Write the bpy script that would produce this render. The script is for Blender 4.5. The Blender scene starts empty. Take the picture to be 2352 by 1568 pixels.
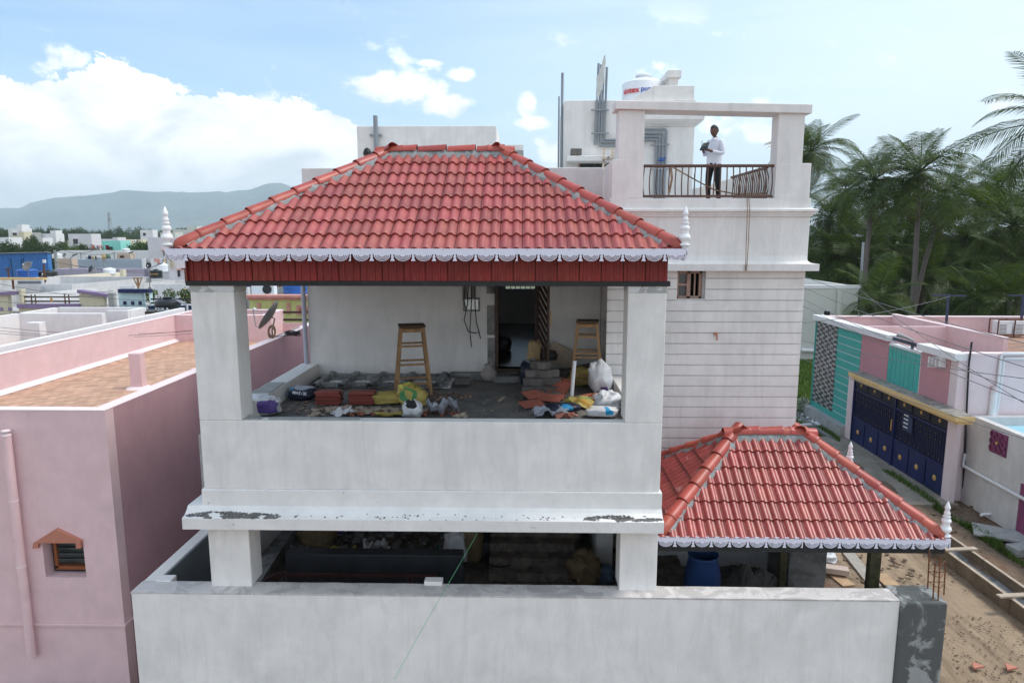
import bpy, bmesh, math, random
from mathutils import Vector, Matrix, noise
random.seed(7)
R = math.radians
PI = math.pi
scene = bpy.context.scene
col = scene.collection

# ------------------------------------------------------------------ camera
PITCH = R(8.81); YAW = R(1.2); FOC = 1568.0
cam_d = bpy.data.cameras.new('camera'); cam = bpy.data.objects.new('camera', cam_d); col.objects.link(cam)
cam_d.sensor_width = 36; cam_d.lens = 24; cam_d.clip_start = 0.1; cam_d.clip_end = 30000
cam.location = (0, 0, 0); cam.rotation_euler = (PI/2 - PITCH, 0, YAW)
scene.camera = cam
G = -7.2            # level of the ground below the drone

# ------------------------------------------------------------------ sky, sun, exposure
SUN_EL, SUN_AZ = 60, 84     # azimuth clockwise from +Y
w = bpy.data.worlds.new('World'); scene.world = w; w.use_nodes = True
nt = w.node_tree; N = nt.nodes; L = nt.links; N.clear()
def nd(tree, typ, **k):
    n = tree.nodes.new(typ)
    for a, b in k.items(): setattr(n, a, b)
    return n
def math_n(tree, op, a, b=None, clamp=False):
    n = nd(tree, 'ShaderNodeMath', operation=op, use_clamp=clamp)
    for i, v in enumerate((a, b)):
        if v is None: continue
        if isinstance(v, (int, float)): n.inputs[i].default_value = v
        else: tree.links.new(v, n.inputs[i])
    return n.outputs[0]
def ramp(tree, fac, stops, interp='LINEAR'):
    n = nd(tree, 'ShaderNodeValToRGB'); cr = n.color_ramp; cr.interpolation = interp
    while len(cr.elements) < len(stops): cr.elements.new(0.5)
    for e, (p, c) in zip(cr.elements, stops):
        e.position = p; e.color = (c, c, c, 1) if isinstance(c, (int, float)) else (*c, 1)
    tree.links.new(fac, n.inputs[0]); return n.outputs[0]
def noise_n(tree, vec, scale, detail=4, rough=0.55, dist=0.0, dim='3D'):
    n = nd(tree, 'ShaderNodeTexNoise'); n.noise_dimensions = dim
    n.inputs['Scale'].default_value = scale; n.inputs['Detail'].default_value = detail
    n.inputs['Roughness'].default_value = rough; n.inputs['Distortion'].default_value = dist
    if dim == '1D': tree.links.new(vec, n.inputs['W'])
    else: tree.links.new(vec, n.inputs['Vector'])
    return n.outputs['Fac']
def mixc(tree, fac, a, b, blend='MIX'):
    n = nd(tree, 'ShaderNodeMix', data_type='RGBA', blend_type=blend)
    for s, v in ((n.inputs[0], fac), (n.inputs[6], a), (n.inputs[7], b)):
        if isinstance(v, (int, float)): s.default_value = v
        elif isinstance(v, tuple): s.default_value = (*v, 1)
        else: tree.links.new(v, s)
    return n.outputs[2]
sky = nd(nt, 'ShaderNodeTexSky', sky_type='NISHITA', sun_disc=False)
sky.sun_elevation = R(SUN_EL); sky.sun_rotation = R(SUN_AZ); sky.air_density = 1.0; sky.dust_density = 1.6; sky.ozone_density = 1.5
tc = nd(nt, 'ShaderNodeTexCoord'); sep = nd(nt, 'ShaderNodeSeparateXYZ'); L.new(tc.outputs['Generated'], sep.inputs[0])
sx, sy, sz = sep.outputs
az = math_n(nt, 'ARCTAN2', sx, sy)                 # 0 straight ahead, + to the right
hl = math_n(nt, 'SQRT', math_n(nt, 'ADD', math_n(nt, 'MULTIPLY', sx, sx), math_n(nt, 'MULTIPLY', sy, sy)))
el = math_n(nt, 'ARCTAN2', sz, hl)
cmb = nd(nt, 'ShaderNodeCombineXYZ'); L.new(az, cmb.inputs[0]); L.new(math_n(nt, 'MULTIPLY', el, 1.5), cmb.inputs[1])
v = cmb.outputs[0]
# cumulus bank: its top follows a slow profile over azimuth, broken up by billows
prof = ramp(nt, math_n(nt, 'ADD', math_n(nt, 'DIVIDE', az, 6.2832), 0.5),
    [(0.0, .40), (0.15, .48), (0.30, .42), (0.375, .40), (0.394, .40), (0.4156, .48), (0.435, .42), (0.461, .375), (0.472, .22), (0.484, .08),
     (0.52, .06), (0.60, .06), (0.68, .30), (0.85, .46), (1.0, .40)])
b1 = noise_n(nt, v, 8.0, 12, 0.68, 0.25)
b2 = noise_n(nt, v, 2.6, 4, 0.5)
b1p = noise_n(nt, v, 16.0, 9, 0.62, 0.25)
top = math_n(nt, 'ADD', math_n(nt, 'MULTIPLY', prof, 0.42), math_n(nt, 'MULTIPLY', math_n(nt, 'SUBTRACT', b1, 0.5), 0.17))
top = math_n(nt, 'ADD', top, math_n(nt, 'MULTIPLY', math_n(nt, 'SUBTRACT', b2, 0.5), 0.05))
dif = math_n(nt, 'SUBTRACT', top, el)
mask = ramp(nt, math_n(nt, 'MULTIPLY', math_n(nt, 'ADD', dif, 0.05), 10.0), [(0.485, 0), (0.525, 1)], 'EASE')
# small separate clouds
s1 = noise_n(nt, v, 7.2, 9, 0.6, 0.1)
band = ramp(nt, math_n(nt, 'MULTIPLY', el, 2.0), [(0.0, 0), (0.1, 1), (0.42, 1), (0.62, 0)])
m2 = math_n(nt, 'MULTIPLY', ramp(nt, s1, [(0.565, 0), (0.635, 1)], 'EASE'), band)
mask = math_n(nt, 'MAXIMUM', mask, math_n(nt, 'MULTIPLY', m2, 0.85))
# a few small puffs over the middle of the roof
for (pa, pe, ra, re) in ((-.175, .198, .085, .026), (-.112, .180, .05, .02), (-.095, .218, .028, .012), (-.135, .231, .024, .007), (.0, .178, .018, .02), (.055, .11, .045, .03), (.012, .155, .03, .012)):
    dx = math_n(nt, 'DIVIDE', math_n(nt, 'SUBTRACT', az, pa), ra); dy = math_n(nt, 'DIVIDE', math_n(nt, 'SUBTRACT', el, pe), re)
    d2 = math_n(nt, 'ADD', math_n(nt, 'MULTIPLY', dx, dx), math_n(nt, 'MULTIPLY', dy, dy))
    pf_ = math_n(nt, 'SUBTRACT', math_n(nt, 'ADD', 0.95, math_n(nt, 'MULTIPLY', math_n(nt, 'SUBTRACT', b1p, 0.5), 3.4)), d2)
    mask = math_n(nt, 'MAXIMUM', mask, ramp(nt, pf_, [(0.05, 0), (0.75, 1)], 'EASE'))
# shading inside the clouds
sh = noise_n(nt, v, 8.0, 10, 0.62, 0.5)
cloud_c = ramp(nt, sh, [(0.32, (4.3, 4.6, 4.9)), (0.45, (6.0, 6.1, 6.2)), (0.56, (7.5, 7.5, 7.5))])
# thin high veil, thicker to the right and towards the horizon
mp = nd(nt, 'ShaderNodeMapping'); mp.inputs['Scale'].default_value = (1.0, 5.0, 1); mp.inputs['Rotation'].default_value = (0, 0, .25)
L.new(v, mp.inputs[0])
veil = noise_n(nt, mp.outputs[0], 1.7, 7, 0.6, 0.6)
veil = math_n(nt, 'ADD', math_n(nt, 'MULTIPLY', ramp(nt, veil, [(0.35, 0), (0.75, 1)]), 0.22), ramp(nt, math_n(nt, 'ADD', math_n(nt, 'MULTIPLY', az, .16), 0.5), [(0.0, .55), (0.25, .5), (0.37, .02), (0.46, .10), (0.53, .40), (0.60, .66), (0.75, .6), (1.0, .55)]))
veil = math_n(nt, 'ADD', veil, ramp(nt, math_n(nt, 'MULTIPLY', el, 2.0), [(0.0, .30), (0.5, .02), (1.0, 0)]), clamp=True)
skyc = mixc(nt, 1.0, sky.outputs[0], (.70, .95, 1.06), 'MULTIPLY')
c = mixc(nt, veil, skyc, (5.2, 5.7, 6.0))
c = mixc(nt, mask, c, cloud_c)
bg = nd(nt, 'ShaderNodeBackground'); bg.inputs['Strength'].default_value = 0.12
L.new(c, bg.inputs[0]); out = nd(nt, 'ShaderNodeOutputWorld'); L.new(bg.outputs[0], out.inputs[0])

sd = bpy.data.lights.new('sun', 'SUN'); so = bpy.data.objects.new('sun', sd); col.objects.link(so)
sd.energy = 1.5; sd.angle = R(14); sd.color = (1, .95, .88)
sdir = Vector((math.sin(R(SUN_AZ))*math.cos(R(SUN_EL)), math.cos(R(SUN_AZ))*math.cos(R(SUN_EL)), math.sin(R(SUN_EL))))
so.rotation_euler = sdir.to_track_quat('Z', 'Y').to_euler(); so.location = (0, 0, 30)
scene.view_settings.view_transform = 'Standard'; scene.view_settings.look = 'None'
scene.view_settings.gamma = 1; scene.view_settings.use_curve_mapping = False
scene.view_settings.exposure = 0.86
scene.cycles.max_bounces = 6; scene.cycles.diffuse_bounces = 4; scene.cycles.glossy_bounces = 2
scene.cycles.transmission_bounces = 3; scene.cycles.transparent_max_bounces = 8
scene.cycles.volume_bounces = 1

# ------------------------------------------------------------------ survey helper: a picture direction cut with a real plane
def at(px, py, X=None, Y=None, Z=None):
    x = (px-1176.)/FOC; y = -(py-784.)/FOC
    cp, sp = math.cos(PITCH), math.sin(PITCH)
    v = (x, cp+sp*y, -sp+cp*y); c, s = math.cos(YAW), math.sin(YAW)
    r = Vector((v[0]*c-v[1]*s, v[0]*s+v[1]*c, v[2]))
    t = Y/r.y if Y is not None else (Z/r.z if Z is not None else X/r.x)
    return r*t

# ------------------------------------------------------------------ materials
MATS = {}
def mat(name, c, rough=.85, var=.1, scale=2.5, streak=0, bump=.15, bscale=35, metal=0, dirt=0, dirtc=(.12, .11, .1), dscale=5, dlo=.58, spec=.35, pers=0, island=0, coat=0, stretch=(1, 1, 1)):
    if name in MATS: return MATS[name]
    m = bpy.data.materials.new(name); m.use_nodes = True; t = m.node_tree; b = t.nodes['Principled BSDF']
    tcn = nd(t, 'ShaderNodeTexCoord'); o = tcn.outputs['Object']
    geo = nd(t, 'ShaderNodeNewGeometry')
    mp = nd(t, 'ShaderNodeMapping'); mp.inputs['Scale'].default_value = stretch; t.links.new(o, mp.inputs[0]); o2 = mp.outputs[0]
    n1 = noise_n(t, o2, scale, 7, .62, .3)
    lo = tuple(max(0, q*(1-var)) for q in c); hi = tuple(min(1, q*(1+var)) for q in c)
    colr = mixc(t, ramp(t, n1, [(.3, 0), (.7, 1)]), lo, hi)
    if streak:
        mp2 = nd(t, 'ShaderNodeMapping'); mp2.inputs['Scale'].default_value = (2.6, 2.6, .42); t.links.new(o, mp2.inputs[0])
        n2 = noise_n(t, mp2.outputs[0], 1.6, 8, .68, .9)
        colr = mixc(t, math_n(t, 'MULTIPLY', ramp(t, n2, [(.45, 0), (.72, 1)]), streak), colr, tuple(q*.62 for q in c))
        n4 = noise_n(t, o, .9, 5, .65, 1.2)
        colr = mixc(t, math_n(t, 'MULTIPLY', ramp(t, n4, [(.5, 0), (.62, 1)]), streak*.7), colr, tuple(q*.78 for q in c))
    if dirt:
        n3 = noise_n(t, o, dscale, 8, .68, .6)
        colr = mixc(t, math_n(t, 'MULTIPLY', ramp(t, n3, [(dlo, 0), (dlo+.05, 1)]), dirt), colr, dirtc)
    if pers or island:
        oi = nd(t, 'ShaderNodeObjectInfo')
        r_ = math_n(t, 'FRACT', math_n(t, 'ADD', oi.outputs['Random'], geo.outputs['Random Per Island']))
        k = pers or island
        hs = nd(t, 'ShaderNodeHueSaturation'); t.links.new(colr, hs.inputs['Color'])
        t.links.new(math_n(t, 'ADD', math_n(t, 'MULTIPLY', r_, 2*k), 1-k), hs.inputs['Value'])
        t.links.new(math_n(t, 'ADD', math_n(t, 'MULTIPLY', math_n(t, 'FRACT', math_n(t, 'MULTIPLY', r_, 7.3)), .012*k/.2), .5-.006*k/.2), hs.inputs['Hue'])
        colr = hs.outputs[0]
    t.links.new(colr, b.inputs['Base Color'])
    b.inputs['Roughness'].default_value = rough; b.inputs['Metallic'].default_value = metal
    b.inputs['Specular IOR Level'].default_value = spec
    if coat: b.inputs['Coat Weight'].default_value = coat; b.inputs['Coat Roughness'].default_value = .25
    if bump:
        nb = noise_n(t, o, bscale, 5, .6); bn = nd(t, 'ShaderNodeBump'); bn.inputs['Strength'].default_value = bump; bn.inputs['Distance'].default_value = .02
        t.links.new(nb, bn.inputs['Height']); t.links.new(bn.outputs[0], b.inputs['Normal'])
    MATS[name] = m; return m
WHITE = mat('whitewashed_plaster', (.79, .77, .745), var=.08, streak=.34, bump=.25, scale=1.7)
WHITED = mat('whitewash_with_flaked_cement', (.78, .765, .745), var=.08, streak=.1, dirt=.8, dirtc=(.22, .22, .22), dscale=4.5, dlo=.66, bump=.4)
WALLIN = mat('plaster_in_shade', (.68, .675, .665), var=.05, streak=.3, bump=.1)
CREAMW = mat('primer_white', (.76, .73, .70), var=.05, streak=.14, bump=.1)
GREYC = mat('raw_cement', (.23, .23, .225), var=.3, scale=4, dirt=.6, dirtc=(.09, .09, .09), dscale=2, dlo=.5, bump=.6)
GREYL = mat('light_cement', (.36, .36, .35), var=.2, scale=5, bump=.6, dirt=.4, dirtc=(.5, .5, .49), dscale=7)
MORTAR = mat('mortar', (.30, .31, .31), var=.28, scale=9, bump=.9, bscale=60)
TILE = mat('glazed_red_tile', (.325, .072, .062), rough=.42, var=.2, scale=5, bump=.12, bscale=60, pers=.16, spec=.5, dirt=.4, dirtc=(.5, .34, .3), dscale=14, dlo=.62)  # the pale dirt blotches here paint a white sheen into the glaze colour
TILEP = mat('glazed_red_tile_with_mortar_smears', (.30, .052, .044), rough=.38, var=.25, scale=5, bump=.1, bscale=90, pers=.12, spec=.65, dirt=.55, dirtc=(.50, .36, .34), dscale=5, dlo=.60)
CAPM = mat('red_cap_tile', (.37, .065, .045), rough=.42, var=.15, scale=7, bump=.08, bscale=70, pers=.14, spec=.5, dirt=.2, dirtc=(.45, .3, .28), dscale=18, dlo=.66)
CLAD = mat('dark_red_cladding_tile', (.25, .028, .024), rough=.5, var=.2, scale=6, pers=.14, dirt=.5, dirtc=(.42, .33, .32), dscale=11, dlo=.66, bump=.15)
LACE = mat('white_lace_board', (.74, .73, .84), rough=.5, var=.02, bump=0)
FINW = mat('glossy_white_paint', (.83, .83, .85), rough=.3, var=.03, bump=0)
BLACKM = mat('black_painted_steel', (.02, .022, .024), rough=.45, var=.3)
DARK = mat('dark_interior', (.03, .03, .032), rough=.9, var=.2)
OLIVE = mat('olive_painted_post', (.062, .058, .028), rough=.4, var=.5, scale=8, dirt=.4, dirtc=(.02, .02, .018), dscale=3, dlo=.5)
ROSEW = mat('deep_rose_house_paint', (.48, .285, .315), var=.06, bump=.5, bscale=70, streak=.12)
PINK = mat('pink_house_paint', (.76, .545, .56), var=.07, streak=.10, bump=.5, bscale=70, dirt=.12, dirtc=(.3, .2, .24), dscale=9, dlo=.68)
PINKL = mat('light_pink_paint', (.82, .67, .68), var=.03, bump=.1)
CLAYT = mat('clay_roof_paver', (.50, .31, .215), rough=.8, var=.12, scale=6, island=.15, bump=.3)
CLAYB = mat('paver_bed', (.44, .30, .22), var=.15, bump=.3)
BROWNR = mat('brown_roof_paver', (.30, .18, .13), rough=.8, var=.2, island=.25)
WOOD = mat('worn_wood', (.30, .175, .085), rough=.7, var=.3, scale=9, bump=.3, stretch=(1, 1, .15))
WOODD = mat('dark_wood', (.055, .03, .022), rough=.55, var=.35, bump=.2)
WOODL = mat('pale_board', (.44, .36, .28), rough=.8, var=.2, scale=5, bump=.3)
BROWNP = mat('peeling_brown_paint', (.13, .07, .05), rough=.5, var=.2, dirt=.6, dirtc=(.45, .4, .38), dscale=14, dlo=.62)
PIPEG = mat('grey_pvc', (.25, .28, .31), rough=.4, var=.1, bump=0)
PIPEP = mat('lilac_grey_pvc', (.40, .42, .50), rough=.4, var=.08, bump=0)
WPVC = mat('white_pvc', (.72, .72, .74), rough=.35, var=.05, bump=0)
DIRT = mat('earth_floor', (.13, .105, .085), var=.4, scale=5, bump=1, bscale=22, dirt=.4, dirtc=(.25, .22, .19), dscale=4, dlo=.5)
CEMFLOOR = mat('gritty_cement_floor', (.175, .172, .166), var=.35, scale=3.5, bump=1, bscale=45, dirt=.5, dirtc=(.22, .19, .165), dscale=2.0, dlo=.48)
BLUE = mat('blue_plastic', (.02, .10, .36), rough=.4, var=.2, dirt=.2, dirtc=(.3, .3, .3), dscale=6, dlo=.6, bump=.1)
DRUM = mat('blue_drum_plastic', (.010, .042, .15), rough=.5, var=.25, dirt=.3, dirtc=(.2, .22, .24), dscale=5, dlo=.62)
BLACKP = mat('black_plastic', (.018, .02, .021), rough=.38, var=.2, bump=0)
WPLAS = mat('white_plastic_tank', (.75, .77, .80), rough=.35, var=.04, bump=0)
RUST = mat('rusty_steel', (.13, .055, .03), rough=.8, var=.4, scale=14, bump=.3)
STEEL = mat('galvanised_steel', (.30, .32, .34), rough=.45, var=.15, bump=0)
TEAL = mat('teal_wall_panel', (.06, .38, .34), rough=.6, var=.06, bump=.05)
NAVY = mat('navy_gate_paint', (.012, .02, .09), rough=.4, var=.25, bump=.05)
NAVYT = mat('navy_trim', (.012, .024, .085), rough=.4, var=.2)
ROSE = mat('rose_wall_panel', (.50, .25, .28), var=.05, bump=.15, dirt=.2, dirtc=(.3, .16, .18), dscale=2, dlo=.6)
LILAC = mat('pale_lilac_wall', (.72, .60, .62), var=.04, bump=.15, streak=.1)
GREYW = mat('grey_stained_plaster', (.60, .58, .57), var=.08, streak=.35, bump=.2)
YELLOW = mat('yellow_canopy_paint', (.66, .47, .22), var=.1, bump=.1)
GOLD = mat('gold_boss', (.55, .33, .10), rough=.4, var=.1)
BEIGE = mat('beige_house_paint', (.60, .59, .55), var=.04, streak=.08)
CREAM = mat('cream_house_paint', (.62, .57, .42), var=.05, streak=.12)
PURPLE = mat('purple_trim', (.27, .20, .34), var=.1)
AQUA = mat('pale_aqua_paint', (.52, .66, .68), var=.04, streak=.08)
AQUAG = mat('turquoise_paint', (.28, .66, .60), var=.08)
LIME = mat('lime_yellow_paint', (.58, .60, .24), var=.15, streak=.25)
SALMON = mat('salmon_trim', (.62, .30, .25), var=.2, streak=.3)
STAINW = mat('mould_stained_white_parapet', (.68, .67, .67), var=.08, streak=.30, dirt=.45, dirtc=(.28, .28, .28), dscale=1.1, dlo=.62)
BLUEG = mat('grey_blue_wall', (.40, .46, .53), var=.05, streak=.15)
LILW = mat('lilac_white_wall', (.68, .65, .68), var=.04, streak=.1)
PEACH = mat('peach_wall', (.58, .45, .36), var=.06)
SHEDB = mat('blue_metal_sheet', (.06, .20, .50), rough=.45, var=.12, streak=.2)
WALLW = mat('town_white_wall', (.74, .73, .74), var=.05, streak=.18)
ROOFG = mat('grey_roof_screed', (.42, .41, .40), var=.15, scale=1)
GLASSD = mat('dark_window_glass', (.015, .017, .02), rough=.15, var=.3, bump=0, spec=.6)
TERRA = mat('terracotta_trim', (.47, .19, .13), rough=.7, var=.06, bump=.15)
ORANGEB = mat('orange_brown_frame', (.25, .08, .03), rough=.5, var=.15)
LEAFD = mat('dark_tree_leaf', (.040, .072, .022), rough=.6, var=.35, island=.4, bump=0)
LEAFM = mat('mid_tree_leaf', (.065, .115, .028), rough=.6, var=.3, island=.4, bump=0)
FROND = mat('coconut_frond', (.058, .092, .018), rough=.55, var=.3, pers=.5, bump=0, spec=.3)
FRONDY = mat('dry_coconut_frond', (.13, .085, .035), rough=.6, var=.3, pers=.3, bump=0)
BARK = mat('grey_palm_bark', (.15, .13, .12), var=.25, scale=5, bump=.6, bscale=12, stretch=(1, 1, 5))
GRASSM = mat('grass_blade', (.10, .17, .035), rough=.6, var=.3, island=.35, bump=0)
SKIN = mat('brown_skin', (.13, .065, .042), rough=.5, var=.08, bump=0)
SHIRT = mat('white_shirt', (.72, .73, .80), rough=.8, var=.04, bump=.4, bscale=12)
TROUS = mat('black_trousers', (.012, .012, .014), rough=.8, var=.2, bump=0)
HAIR = mat('black_hair', (.008, .008, .009), rough=.5, var=.3, bump=.4)
ROPE = mat('coir_rope', (.28, .19, .12), var=.3, bump=.5)
MOSD = mat('dark_mosaic_tile', (.085, .075, .078), rough=.25, var=.1, pers=.25, bump=0)
MOSL = mat('light_mosaic_tile', (.36, .37, .40), rough=.25, var=.1, pers=.18, bump=0)
SACKY = mat('yellow_woven_sack', (.46, .36, .10), rough=.6, var=.2, bump=.4, bscale=18)
SACKT = mat('tan_woven_sack', (.40, .29, .15), rough=.7, var=.2, bump=.4, bscale=18)
SACKLY = mat('lemon_sack_inside', (.60, .58, .10), rough=.5, var=.15, bump=.3)
SACKW = mat('white_plastic_sack', (.68, .68, .70), rough=.5, var=.1, bump=.5, bscale=14)
SACKN = mat('navy_plastic_sack', (.025, .03, .055), rough=.4, var=.2, bump=.4, bscale=14)
SACKP = mat('violet_print', (.12, .075, .28), rough=.5, var=.2, bump=.3)
SACKC = mat('cyan_print', (.03, .32, .60), rough=.5, var=.1)
SHEETG = mat('grey_plastic_sheet', (.36, .37, .42), rough=.5, var=.1, bump=.5, bscale=8)
GREEN = mat('green_print', (.06, .24, .08), rough=.5, var=.1)
CONCB = mat('grey_block', (.16, .145, .135), var=.25, scale=8, bump=.8, pers=.2)
RUBBLE = mat('grey_rubble', (.17, .165, .16), var=.35, scale=8, bump=.8, island=.25)
REDBR = mat('clay_rubble', (.34, .12, .07), var=.25, scale=8, bump=.5, island=.2)
REDP = mat('red_print', (.55, .03, .03), var=.02, bump=0); BLUEP = mat('blue_print', (.03, .10, .42), var=.02, bump=0)
WPRINT = mat('white_print', (.75, .75, .78), var=.02, bump=0)
WIREM = mat('cable_rubber', (.03, .03, .032), rough=.5, var=.1, bump=0)
WIREG = mat('bare_conductor', (.14, .14, .15), rough=.5, var=.1, bump=0)

for m_ in (FROND, FRONDY, LEAFD, LEAFM, GRASSM):
    t = m_.node_tree; b = t.nodes['Principled BSDF']; tr_ = nd(t, 'ShaderNodeBsdfTranslucent'); mx = nd(t, 'ShaderNodeMixShader'); mx.inputs[0].default_value = .38
    src_ = b.inputs['Base Color'].links[0].from_socket; t.links.new(mixc(t, 1.0, src_, (1.0, 1.0, .55), 'MULTIPLY'), tr_.inputs[0]); t.links.new(b.outputs[0], mx.inputs[1]); t.links.new(tr_.outputs[0], mx.inputs[2]); t.links.new(mx.outputs[0], t.nodes['Material Output'].inputs[0])
# ------------------------------------------------------------------ mesh kit
ORG = {}
def tag(o, label=None, cat=None, group=None, kind=None):
    if label: o['label'] = label
    if cat: o['category'] = cat
    if group: o['group'] = group
    if kind: o['kind'] = kind
    return o
def thing(name, loc, label, cat, group=None):
    o = bpy.data.objects.new(name, None); col.objects.link(o); o.location = Vector(loc); o.empty_display_size = .1
    ORG[o] = Vector(loc); return tag(o, label, cat, group)
def link(name, me, parent=None, loc=(0, 0, 0)):
    o = bpy.data.objects.new(name, me); col.objects.link(o); o.location = loc
    if parent is not None: o.parent = parent
    return o
def copy_tree(o, parent=None):
    c = o.copy(); col.objects.link(c)
    if parent is not None: c.parent = parent
    for ch in o.children: copy_tree(ch, c)
    return c
class MB:
    def __init__(s): s.v = []; s.f = []; s.m = []; s.sm = []; s.mi = 0; s.smooth = False
    def add(s, vs, fs, smooth=None):
        b = len(s.v); s.v += [tuple(q) for q in vs]
        for f in fs: s.f.append([b+i for i in f]); s.m.append(s.mi); s.sm.append(s.smooth if smooth is None else smooth)
        return s
    def box(s, x0, x1, y0, y1, z0, z1):
        return s.add([(x0, y0, z0), (x1, y0, z0), (x1, y1, z0), (x0, y1, z0), (x0, y0, z1), (x1, y0, z1), (x1, y1, z1), (x0, y1, z1)],
                     [(3, 2, 1, 0), (4, 5, 6, 7), (0, 1, 5, 4), (1, 2, 6, 5), (2, 3, 7, 6), (3, 0, 4, 7)])
    def cbox(s, c, dx, dy, dz, rz=0, rx=0, ry=0):
        m = Matrix.Translation(c) @ Matrix.Rotation(rz, 4, 'Z') @ Matrix.Rotation(rx, 4, 'X') @ Matrix.Rotation(ry, 4, 'Y')
        vs = [m @ Vector((a*dx/2, b*dy/2, c_*dz/2)) for c_ in (-1, 1) for a, b in ((-1, -1), (1, -1), (1, 1), (-1, 1))]
        return s.add(vs, [(3, 2, 1, 0), (4, 5, 6, 7), (0, 1, 5, 4), (1, 2, 6, 5), (2, 3, 7, 6), (3, 0, 4, 7)])
    def bar(s, a, b, wx, wy=None, up=(0, 0, 1)):
        a = Vector(a); b = Vector(b); d = (b-a).normalized(); wy = wy or wx
        x = d.cross(Vector(up)); x = x.normalized() if x.length > 1e-4 else Vector((1, 0, 0)); y = x.cross(d)
        vs = [p + x*i*wx/2 + y*j*wy/2 for p in (a, b) for i, j in ((-1, -1), (1, -1), (1, 1), (-1, 1))]
        return s.add(vs, [(3, 2, 1, 0), (4, 5, 6, 7), (0, 1, 5, 4), (1, 2, 6, 5), (2, 3, 7, 6), (3, 0, 4, 7)])
    def tube(s, pts, r, n=8, r2=None, caps=True):
        pts = [Vector(p) for p in pts]; k = len(pts); vs = []; fs = []
        x = None
        for i, p in enumerate(pts):
            d = (pts[min(i+1, k-1)]-pts[max(i-1, 0)]).normalized()
            if x is None: x = d.orthogonal().normalized()
            x = (x-d*x.dot(d)).normalized(); y = d.cross(x)
            rr = r if r2 is None else r+(r2-r)*i/(k-1)
            for j in range(n):
                a = 2*PI*j/n; vs.append(p+x*math.cos(a)*rr+y*math.sin(a)*rr)
        for i in range(k-1):
            for j in range(n): fs.append((i*n+j, i*n+(j+1) % n, (i+1)*n+(j+1) % n, (i+1)*n+j))
        s.add(vs, fs, True)
        if caps: s.add([vs[j] for j in range(n)], [tuple(reversed(range(n)))], False); s.add([vs[(k-1)*n+j] for j in range(n)], [tuple(range(n))], False)
        return s
    def lathe(s, c, prof, n=20, squash=1):
        vs = []; fs = []; k = len(prof)
        for r, z in prof:
            for j in range(n): a = 2*PI*j/n; vs.append((c[0]+r*math.cos(a), c[1]+r*math.sin(a)*squash, c[2]+z))
        for i in range(k-1):
            for j in range(n): fs.append((i*n+j, i*n+(j+1) % n, (i+1)*n+(j+1) % n, (i+1)*n+j))
        s.add(vs, fs, True)
        if prof[-1][0] > 1e-4: s.add(vs[-n:], [tuple(range(n))], False)
        if prof[0][0] > 1e-4: s.add(vs[:n], [tuple(reversed(range(n)))], False)
        return s
    def prism(s, poly, axis, a, b):           # poly of 2D points, extruded on axis from a to b
        n = len(poly)
        def mk(p, t): return (t, p[0], p[1]) if axis == 'x' else ((p[0], t, p[1]) if axis == 'y' else (p[0], p[1], t))
        vs = [mk(p, a) for p in poly]+[mk(p, b) for p in poly]
        return s.add(vs, [tuple(range(n)), tuple(reversed(range(n, 2*n)))]+[(i, i+n, (i+1) % n+n, (i+1) % n) for i in range(n)])
    def quad(s, *p): return s.add(p, [tuple(range(len(p)))])
    def mesh(s, name, mats, off=Vector((0, 0, 0)), bevel=0, fixn=True):
        me = bpy.data.meshes.new(name); me.from_pydata([Vector(q)-off for q in s.v], [], s.f)
        for m in (mats if isinstance(mats, (list, tuple)) else [mats]): me.materials.append(m)
        me.polygons.foreach_set('material_index', s.m); me.polygons.foreach_set('use_smooth', s.sm)
        if fixn or bevel:
            bm = bmesh.new(); bm.from_mesh(me)
            bmesh.ops.recalc_face_normals(bm, faces=bm.faces)
            if bevel:
                bmesh.ops.remove_doubles(bm, verts=bm.verts, dist=1e-5)
                es = [e for e in bm.edges if len(e.link_faces) == 2 and e.calc_face_angle(0) > .6]
                bmesh.ops.bevel(bm, geom=es, offset=bevel, segments=2, affect='EDGES', profile=.5)
            bm.to_mesh(me); bm.free()
        me.update(); return me
    def build(s, name, mats, parent=None, label=None, cat=None, group=None, kind=None, bevel=0, base=None, fixn=True):
        if parent is not None: off = ORG[parent]
        elif base is not None: off = Vector(base)
        elif s.v:
            xs = [q[0] for q in s.v]; ys = [q[1] for q in s.v]; zs = [q[2] for q in s.v]
            off = Vector(((min(xs)+max(xs))/2, (min(ys)+max(ys))/2, min(zs)))
        else: off = Vector()
        me = s.mesh(name, mats, off, bevel, fixn)
        o = link(name, me, parent, (0, 0, 0) if parent is not None else off)
        ORG[o] = off; return tag(o, label, cat, group, kind)
def jit(bm_or_me, amt, sc, seed=0):
    for v in bm_or_me.vertices:
        p = v.co*sc+Vector((seed, seed*1.7, 0)); v.co += noise.noise_vector(p)*amt
# ------------------------------------------------------------------ ground
random.seed(3)
me = bpy.data.meshes.new('ground')
xs = [-9000, -3000, -900, -300, -120, -60, -30, -16]+[-12+i*.9 for i in range(0, 9)]+[-3+i*.35 for i in range(50)]+[16, 20, 30, 50, 90, 200, 600, 2500, 9000]
ys = [-200, -60, -20, -5, 0]+[2+i*.35 for i in range(76)]+[30, 34, 40, 50, 70, 110, 200, 500, 1500, 4000, 9500]
vs = []
for y in ys:
    for x in xs:
        z = G
        if -3 < x < 14 and 2 < y < 28:
            z += .05*noise.noise(Vector((x*.9, y*.9, 0)))+.03*noise.noise(Vector((x*3, y*3, 5)))
            ridge = math.exp(-((x-10.1)/.45)**2)*.22+math.exp(-((x-6.6)/.5)**2)*.10
            z += ridge*(.6+.6*noise.noise(Vector((x*1.5, y*1.1, 9))))
            if x > 11.2: z = min(z, G)
        if x < -5.9: z = G-.42
        vs.append((x, y, z))
nx = len(xs)
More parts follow.
